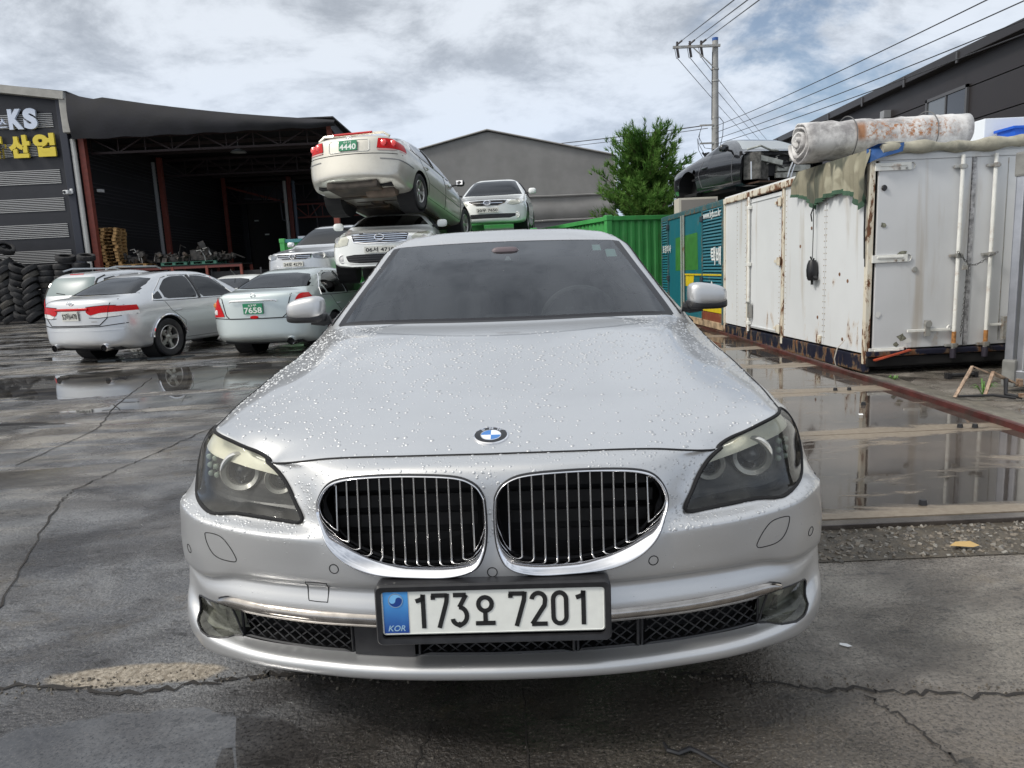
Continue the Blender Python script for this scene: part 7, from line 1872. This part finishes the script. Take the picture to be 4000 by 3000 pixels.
# ============================================================ LEFT: PART DEALER'S HALL WITH OPEN SHED
kb = thing('workshop_building', 'dark metal-clad workshop with ribbed bands and white and yellow signs', 'building', (0, 30, 0))
NB = simple('navy_cladding', (.020, .021, .027), .45, .2, var=.12, scale=2, bump=.3, bscale=8)
RIBD = simple('rib_dark', (.015, .015, .018), .5); RIBW = simple('rib_pale', (.42, .42, .42), .5)
xc = -17.32; xl = -34
bands = [(8.26, 7.69), (7.12, 6.60), (6.08, 5.50), (4.97, 4.42), (3.94, 3.35), (2.88, 2.34), (1.80, 1.25)]
rz_ = lambda x: 8.78 - .145 * (xc - x) * -1 * 1.0    # rake height rises to the left
prev = 8.95
for a, b in bands:
    boxo('smooth_panel', ((xl + xc) / 2, .03, (prev + a) / 2), (xc - xl, .06, prev - a), NB, kb)
    rb = bpy.data.objects.new('ribbed_band', None); col.objects.link(rb); rb.parent = kb
    boxo('backing', ((xl + xc - .62) / 2, .05, (a + b) / 2), (xc - .62 - xl, .05, a - b), RIBD, rb); k = 8
    for q in range(k):
        z_ = a - (a - b) * (q + .5) / k; boxo('rib', ((xl + xc - .62) / 2, -.005, z_), (xc - .62 - xl, .05, (a - b) / k * .42), RIBW, rb)
    boxo('band_end', (xc - .31, .03, (a + b) / 2), (.62, .06, a - b), NB, kb); prev = b
boxo('smooth_panel', ((xl + xc) / 2, .03, prev / 2), (xc - xl, .06, prev), NB, kb)
mesh('gable', [(xl, .04, 8.9), (xc, .04, 8.9), (xc, .04, 8.86), (-19.88, .04, 9.12), (xl, .04, 11.0)], [(0, 1, 2, 3, 4)], NB, kb)
boxo('corner_post', (xc - .20, .0, 4.4), (.30, .30, 8.7), simple('corner_navy', (.025, .028, .040), .4, .2), kb, .02)
GRT = simple('trim_grey', (.34, .33, .30), .5, var=.12, scale=3)
MB().bar((xc + .15, -.25, 8.80), (-19.9, -.25, 9.20), .34, .30).bar((-19.9, -.25, 9.20), (xl, -.25, 11.3), .34, .30).build('rake_fascia', GRT, kb); MB().box((xc + .08, -.2, 8.05), (.34, .3, 1.3)).build('corner_box', GRT, kb, bevel=.03)
MB().bar((xc - .16, -.12, 8.55), (xc - .1, -.12, 5.6), .03, .05).build('corner_trim', simple('trim_pale', (.40, .40, .42), .5), kb)
mesh('roof', [(xc + .3, -.4, 8.95), (-20, -.4, 9.36), (xl, -.4, 11.5), (xc + .3, 25, 8.95), (-20, 25, 9.36), (xl, 25, 11.5)], [(0, 3, 4, 1), (1, 4, 5, 2)], NB, kb)
SGW = simple('sign_white', (.60, .66, .78), .35, coat=.3); SGY = simple('sign_yellow', (.72, .56, .04), .4, coat=.3)
for body, x_, z_, w_, h_, m_, off in (('K', -19.32, 8.03, .58, .78, SGW, .06), ('S', -18.74, 8.03, .54, .80, SGW, .06), ('스', -19.86, 7.90, .30, .34, SGW, .01), ('비', -20.3, 7.88, .30, .34, SGW, .01), ('차', -20.32, 6.98, .84, .86, SGY, .06), ('산', -19.33, 6.98, .84, .88, SGY, .06), ('업', -18.33, 7.0, .86, .90, SGY, .06)):
    s_ = text('sign_letter', body, w_, h_, m_, None, FR((x_, 29.86, z_), (1, 0, 0), (0, 0, 1)), .045, off)
    s_.parent = kb; s_.matrix_local = FR((x_, -.14, z_), (1, 0, 0), (0, 0, 1))
cc_ = thing('security_camera', 'small white security camera on the corner of the dark workshop', 'camera', (-17.62, 29.75, 5.11)); MB().box((0, 0, 0), (.22, .30, .16)).box((.12, .1, .05), (.12, .1, .2)).build('housing', simple('white_box', (.7, .7, .7), .5), cc_, bevel=.03); MB().lathe([(.0001, -.17), (.05, -.17), (.06, -.14)], (-.04, 0, 0), 'Y', 10).build('lens', BLACKG, cc_)
# inner side wall running back, horizontally ribbed
sw2 = MB(); boxo('side_wall', (xc + .06, 9.2, 4.3), (.10, 18.2, 8.6), simple('dark_wall', (.009, .009, .011), .6), kb)
for (a, b) in ((7.0, 6.2), (5.6, 4.8), (4.2, 3.5), (2.9, 2.2)):
    for q in range(6): z_ = a - (a - b) * q / 5; sw2.box((xc + .125, 9.2, z_), (.03, 18, .035))
o = sw2.build('side_ribs', simple('rib_faint', (.028, .028, .034), .5), kb); o['kind'] = 'stuff'
MB().box((0, 0, 0), (.18, .25, .12)).build('small_lamp', simple('white_box', (.7, .7, .7), .5), kb, M=Matrix.Translation((xc + .25, 1.2, 5.3)))

sh = thing('open_shed', 'open-fronted dark shed with red posts, black netting valance and lattice trusses', 'shed', (0, 30, 0))
NET = simple('black_netting', (.012, .012, .016), .75, var=.4, scale=1.5, bump=.4, bscale=30)
V = []
for i in range(31):
    t_ = i / 30; x_ = xc + .25 + (10.5) * t_; zt = 8.93 - 1.52 * t_ - .25 * math.sin(math.pi * t_) * .6; zb = 7.12 + .03 * math.sin(t_ * 40) + .04 * t_
    if t_ < .12: zt = 8.93 - 1.0 * (t_ / .12) ** .7 * .35
    for j in range(6):
        q = j / 5; V.append((x_, -.35 - .14 * math.sin(math.pi * q) + .05 * noise.noise(Vector((i * .5, j, 0))), zb + (zt - zb) * q))
mesh('netting_valance', V, [(i*6+j, (i+1)*6+j, (i+1)*6+j+1, i*6+j+1) for i in range(30) for j in range(5)], NET, sh, True)
RD = simple('post_red', (.20, .045, .030), .55, var=.15, scale=6); WP = simple('pipe_offwhite', (.58, .57, .54), .45, var=.06); RDD = simple('truss_dark', (.025, .012, .012), .6)
boxo('shed_roof', (-12.0, 13.0, 7.55), (10.7, 26.5, .06), simple('roof_dark', (.012, .012, .014), .7), sh)
mesh('roof_edge', [(-6.75, -.35, 7.10), (-6.75, -.35, 7.45), (-6.9, 3.4, 7.45), (-6.9, 3.4, 6.75)], [(0, 1, 2, 3)], NET, sh)
for k in range(12): boxo('purlin', (-12.0, 1.0 + k * 2.1, 7.42), (10.3, .08, .16), simple('purlin_dark', (.035, .022, .022), .6), sh)
for (x_, y_, rx) in ((-17.03, .25, .24), (-16.95, 6.6, .22), (-16.9, 14.5, .2), (-13.15, 15.2, .24), (-6.95, .3, .22), (-6.95, 14.5, .22)):
    boxo('post', (x_, y_, 3.75), (rx, rx, 7.4), RD, sh, .01)
for (x_, y_, mt_) in ((-17.27, .0, WP), (-17.17, 6.35, simple('pipe_grey2', (.30, .30, .31), .5)), (-13.42, 15.1, WP), (-12.9, 15.2, simple('pipe_blue', (.12, .15, .20), .5))):
    MB().tube([(x_, y_, 0), (x_, y_, 7.2)], .10, 10).build('downpipe', mt_, sh, True)
MB().tube([(-17.1, .35, 7.0), (-17.14, .3, 4.5), (-17.2, .25, 1.9)], .02, 5).build('conduit', BLACKP, sh)
def truss(y_, x0_, x1_, z0_, z1_, mt_, nb=9):
    tt = MB().bar((x0_, y_, z0_), (x1_, y_, z0_), .09).bar((x0_, y_, z1_), (x1_, y_, z1_), .09); d = (x1_ - x0_) / nb
    for k in range(nb): tt.bar((x0_ + d * k, y_, z0_ if k % 2 else z1_), (x0_ + d * (k+1), y_, z1_ if k % 2 else z0_), .055); tt.bar((x0_ + d * k, y_, z0_), (x0_ + d * k, y_, z1_), .04)
    tt.build('truss', mt_, sh)
truss(.8, -17, -6.9, 6.75, 7.35, RDD); truss(7, -17, -6.9, 6.6, 7.35, RDD); truss(15.2, -17, -13.2, 6.0, 7.0, RDD, 5); truss(15.2, -13.2, -6.9, 6.0, 7.0, RDD, 7); truss(15.6, -13.1, -6.9, 5.0, 5.8, RD, 7)
MB().bar((-17, 15.2, 7.0), (-13.2, 15.3, 5.85), .12).build('knee_beam', RD, sh)
MB().lathe([(.0001, .02), (.28, .0), (.34, -.06), (.30, -.02), (.06, .10), (.06, .22), (.0001, .24)], (-11.35, 2.0, 6.80), n=20).tube([(-11.35, 2.0, 7.0), (-11.35, 2.0, 7.4)], .012, 5).build('pendant_lamp', simple('lamp_grey', (.30, .30, .30), .4), sh, True)
# far part of the shed: inner wall with a doorway, a pale roof beyond
iw = thing('inner_hall', 'dark inner hall with a pale-edged tall doorway at the back of the shed', 'building', (0, 48, 0))
DW = simple('inner_dark', (.013, .013, .017), .5)
boxo('wall', (-12.35, 0, 4.2), (2.9, .2, 8.4), DW, iw); boxo('lintel', (-15.3, 0, 7.4), (3.2, .2, 1.9), simple('lintel_grey', (.05, .05, .06), .5), iw); boxo('wall', (-18.3, 0, 4), (2.9, .2, 8), DW, iw)
boxo('dark_interior', (-15.3, 1.5, 4.4), (8.0, .1, 9.2), BLACKM, iw)
MB().bar((-16.9, -.12, 6.55), (-14.6, -.12, 6.40), .07).bar((-14.6, -.12, 6.40), (-14.55, -.12, 5.1), .07).bar((-14.55, -.12, 5.1), (-14.1, -.12, 4.95), .07).bar((-14.1, -.12, 4.95), (-13.9, -.12, 0), .07).build('door_trim', simple('trim_grey3', (.16, .16, .18), .5), iw)
for (x_, z_) in ((-16.2, 5.1), (-15.6, 4.2)): boxo('small_light', (x_, -.3, z_), (.25, .12, .08), simple('lamp_pale', (.75, .78, .72), .4), iw)
MB().tube([(-12.2, -.3, 0), (-12.25, -.3, 5.2), (-12.5, -.3, 6.0)], .05, 6).build('conduit', simple('trim_grey3', (.16, .16, .18), .5), iw)
fr2 = thing('far_shed', 'far shed with pale sloping roof sheets on red rafters seen through the open shed', 'shed', (0, 54, 0))
for k in range(6):
    x_ = -17.5 + k * 1.5
    mesh('roof_sheet', [(x_, 0, 8.6 - .22 * k), (x_ + 1.1, 0, 8.45 - .22 * k), (x_ + 1.1, 4, 9.6 - .22 * k), (x_, 4, 9.75 - .22 * k)], [(0, 1, 2, 3), (3, 2, 1, 0)], simple('sheet_pale', (.50, .52, .54), .5), fr2)
    MB().bar((x_ + 1.25, 0, 8.4 - .22 * k), (x_ + 1.25, 4, 9.55 - .22 * k), .15).build('rafter', RD, fr2)
boxo('wall', (-11.5, 1.2, 3.2), (12, .2, 6.4), DW, fr2)

# ---- rack, pallets and scrap under the shed
rk2 = thing('storage_rack', 'low red steel rack carrying pallets and scrap engines in the open shed', 'rack', (0, 31, 0))
for k in range(5):
    x_ = -17.0 + k * 1.45
    boxo('leg', (x_, -.5, .98), (.10, .10, 1.96), RD, rk2); boxo('leg', (x_, .7, .98), (.10, .10, 1.96), RD, rk2)
MB().box((-14.1, -.5, 1.93), (5.9, .08, .12)).build('beam', simple('beam_red', (.13, .03, .025), .6), rk2); MB().box((-14.1, .7, 1.93), (5.9, .08, .12)).build('beam', RDD, rk2); boxo('shelf', (-14.1, .1, 2.0), (5.9, 1.3, .04), BLACKM, rk2)
boxo('shelf', (-14.1, .1, .8), (5.9, 1.3, .04), BLACKM, rk2)
WOOD = simple('pallet_wood', (.42, .25, .10), .7, var=.25, scale=5); WOODG = simple('pallet_green', (.04, .14, .10), .6, var=.2)
def pallet_meshes(mt_, key):
    b_ = bpy.data.objects.new('x', None); out = []
    for k in range(6): out.append(('deck_board', MB().box((0, -.5 + k * .2, .125), (1.1, .13, .018)).build('deck_board', mt_)))
    for x_ in (-.48, 0, .48):
        for y_ in (-.49, 0, .49): out.append(('block', MB().box((x_, y_, .062), (.13, .13, .088)).build('block', mt_)))
    for y_ in (-.5, 0, .5): out.append(('bottom_board', MB().box((0, y_, .010), (1.1, .12, .018)).build('bottom_board', mt_)))
    r_ = [(n_, o_.data) for n_, o_ in out]
    for _, o_ in out: bpy.data.objects.remove(o_)
    return r_
PLW_ = pallet_meshes(WOOD, 'w'); PLG_ = pallet_meshes(WOODG, 'g')
def pallet(pm, loc, rz, label, grp=None):
    t_ = thing('pallet', label, 'pallet', loc, (0, 0, rz), grp)
    for n_, me in pm: o_ = bpy.data.objects.new(n_, me); col.objects.link(o_); o_.parent = t_
random.seed(5); ords = ['lowest', 'second', 'third', 'fourth', 'fifth', 'sixth', 'seventh', 'eighth', 'ninth', 'tenth', 'eleventh', 'topmost']
for k in range(12): pallet(PLW_, (-16.95 + random.uniform(-.04, .04), 31.0 + random.uniform(-.05, .05), 2.03 + k * .140), R(90 + random.uniform(-4, 4) + 8), '%s wooden pallet %sof the stack beside the red post' % (ords[k], 'from the bottom ' if 0 < k < 11 else ''), 'stacked wooden pallets')
pallet(PLW_, (-15.75, 31.0, 2.03), R(3), 'single wooden pallet lying right of the tall pallet stack')
SCR = simple('scrap_metal', (.045, .042, .040), .5, .5, var=.5, scale=6, dirt=(.12, .07, .04), dirtamt=.3)
def junk(name, label, c, ext_, seed, pale=0):
    random.seed(seed); t_ = thing(name, label, 'engine', c)
    b_ = MB()
    for k in range(26):
        p = Vector((random.uniform(-ext_[0], ext_[0]), random.uniform(-ext_[1], ext_[1]), random.uniform(.05, ext_[2]) * random.uniform(.3, 1)))
        ty = random.random(); M_ = Euler((random.random()*3, random.random()*3, random.random()*3)).to_matrix()
        if ty < .4: b_.box(p, (random.uniform(.08, .3), random.uniform(.08, .25), random.uniform(.06, .2)), M_)
        elif ty < .75: b_.lathe([(.0001, -.04), (.06, -.04), (.08, 0), (.06, .04), (.0001, .04)], p, n=10, M=M_ @ Matrix.Scale(random.uniform(.8, 2), 3))
        else: b_.tube([p, p + Vector((random.gauss(0, .2), random.gauss(0, .1), random.gauss(0, .15))), p + Vector((random.gauss(0, .3), 0, random.gauss(.05, .2)))], random.uniform(.015, .04), 6)
    b_.box((0, 0, ext_[2] * .3), (ext_[0] * 1.3, ext_[1] * 1.2, ext_[2] * .5)).build('engine_block', SCR, t_)
    if pale:
        h_ = MB()
        for k in range(pale): a = Vector((random.uniform(-.3, .3), -.35, random.uniform(.4, .6))); h_.tube([a, a + Vector((.2, -.05, .03)), a + Vector((.35, -.05, -.25)), a + Vector((.36, -.05, -.45))], .018, 6)
        h_.build('hose', simple('hose_pale', (.32, .32, .31), .5), t_)
for k, (x_, lb, e_, pl_) in enumerate(((-15.75, 'scrap engine under clear plastic on the single wooden pallet', (.45, .4, .55), 2), (-14.75, 'low dark scrap engine next to the plastic-wrapped one', (.35, .4, .35), 0), (-14.0, 'scrap gearbox on the left green pallet', (.45, .4, .40), 0), (-13.0, 'tall heap-like scrap engine with pale hoses on the right green pallet', (.6, .45, .85), 3), (-12.1, 'small scrap engine at the right end of the rack', (.4, .4, .4), 0))):
    junk('scrap_engine', lb, (x_, 31.0, 2.17), e_, 60 + k, pl_)
pallet(PLG_, (-14.0, 31.0, 2.03), 0, 'left dark green pallet under the scrap gearbox'); pallet(PLG_, (-12.75, 31.0, 2.03), 0, 'right dark green pallet under the tall scrap engine')
t = thing('dark_cage', 'dark wire cage box standing on the ground beneath the rack end', 'cage', (-11.5, 31.2, 0)); MB().box((0, 0, .95), (2.2, 1.0, 1.5)).build('cage_body', simple('cage_dark', (.02, .02, .022), .6, var=.3), t)
for x_ in (-1.05, 1.05): boxo('post', (x_, -.5, .9), (.06, .06, 1.8), simple('cage_post', (.05, .05, .055), .5), t)
t = thing('forklift_guard', 'yellow steel hoop near the dark cage in the shed', 'guard', (-9.6, 30.2, 0)); MB().tube([(-.5, 0, 0), (-.45, 0, 1.1), (-.1, 0, 1.45), (.5, 0, 1.5), (.9, 0, 1.45)], .07, 8).build('hoop', simple('hoop_yellow', (.60, .30, .02), .5), t, True)

# ============================================================ TYRES
def tyre_mesh(seed=0):
    b_ = MB().lathe([(.195, -.085), (.215, -.10), (.27, -.112), (.315, -.100), (.328, -.075), (.332, -.03), (.325, -.028), (.325, -.02), (.333, -.018), (.333, .018), (.325, .02), (.325, .028), (.332, .03), (.328, .075), (.315, .100), (.27, .112), (.215, .10), (.195, .085)], n=26)
    o_ = b_.build('tyre', RUBBER, None, True); me = o_.data; bpy.data.objects.remove(o_); return me
TM = tyre_mesh(); random.seed(31); TYG = 'scrap tyres piled against the dark workshop'
RUB2 = simple('tyre_dusty', (.06, .055, .048), .8, var=.3, scale=10); TM2 = TM.copy(); TM2.materials.clear(); TM2.materials.append(RUB2)
def tyre(loc, rot, label): 
    o_ = bpy.data.objects.new('scrap_tyre', TM if random.random() < .86 else TM2); col.objects.link(o_); o_.location = loc; o_.rotation_euler = rot; s_ = random.uniform(.92, 1.06); o_.scale = (s_, s_, s_); tag(o_, label, 'tyre', TYG)
ORD = ['bottom', 'second', 'third', 'fourth', 'fifth', 'sixth', 'seventh', 'eighth', 'ninth', 'tenth', 'eleventh', 'twelfth', 'thirteenth', 'fourteenth', 'fifteenth', 'sixteenth']
for c_, (x_, nst) in enumerate(((-15.7, 8), (-16.4, 10), (-17.1, 10), (-17.75, 10))):
    for k in range(nst): tyre((x_ + random.uniform(-.03, .03), 27.9 + random.uniform(-.05, .05), .11 + k * .222), (random.gauss(0, .03), random.gauss(0, .03), random.random()*6), 'flat tyre, %s from the ground in the %s upright column from the right' % (ORD[k], ('first', 'second', 'third', 'fourth')[c_]))
tyre((-16.9, 27.8, 2.42), (R(12), R(10), 0), 'tyre tipped on top of the third upright tyre column'); tyre((-16.1, 27.8, 2.42), (R(12), R(10), 0), 'tyre tipped on top of the second upright tyre column')
for cx in range(13):
    for row in range(11 if cx > 3 else 8 + cx // 2):
        x_ = -18.22 - cx * .45; tl = 1 if cx % 2 else -1
        tyre((x_ + random.uniform(-.03, .03), 27.6 + random.uniform(-.08, .08), .27 + row * .252 + (.10 if cx % 2 else 0)), (R(random.gauss(8, 5)), R(tl * 33 + random.gauss(0, 4)), random.gauss(0, .12)), 'leaning tyre, %s from the ground in the %s herringbone column from the right' % (ORD[row], ('first' if cx == 0 else ORD[cx])))
for k in range(6): tyre((-19.0 - .38 * k, 27.6, 2.86 + .10 * (k % 3) + random.uniform(0, .05)), (R(random.gauss(10, 10)), R(random.gauss(15, 14)), 0), 'loose tyre on top of the herringbone wall, %s from the right' % ('first' if k == 0 else ORD[k]))
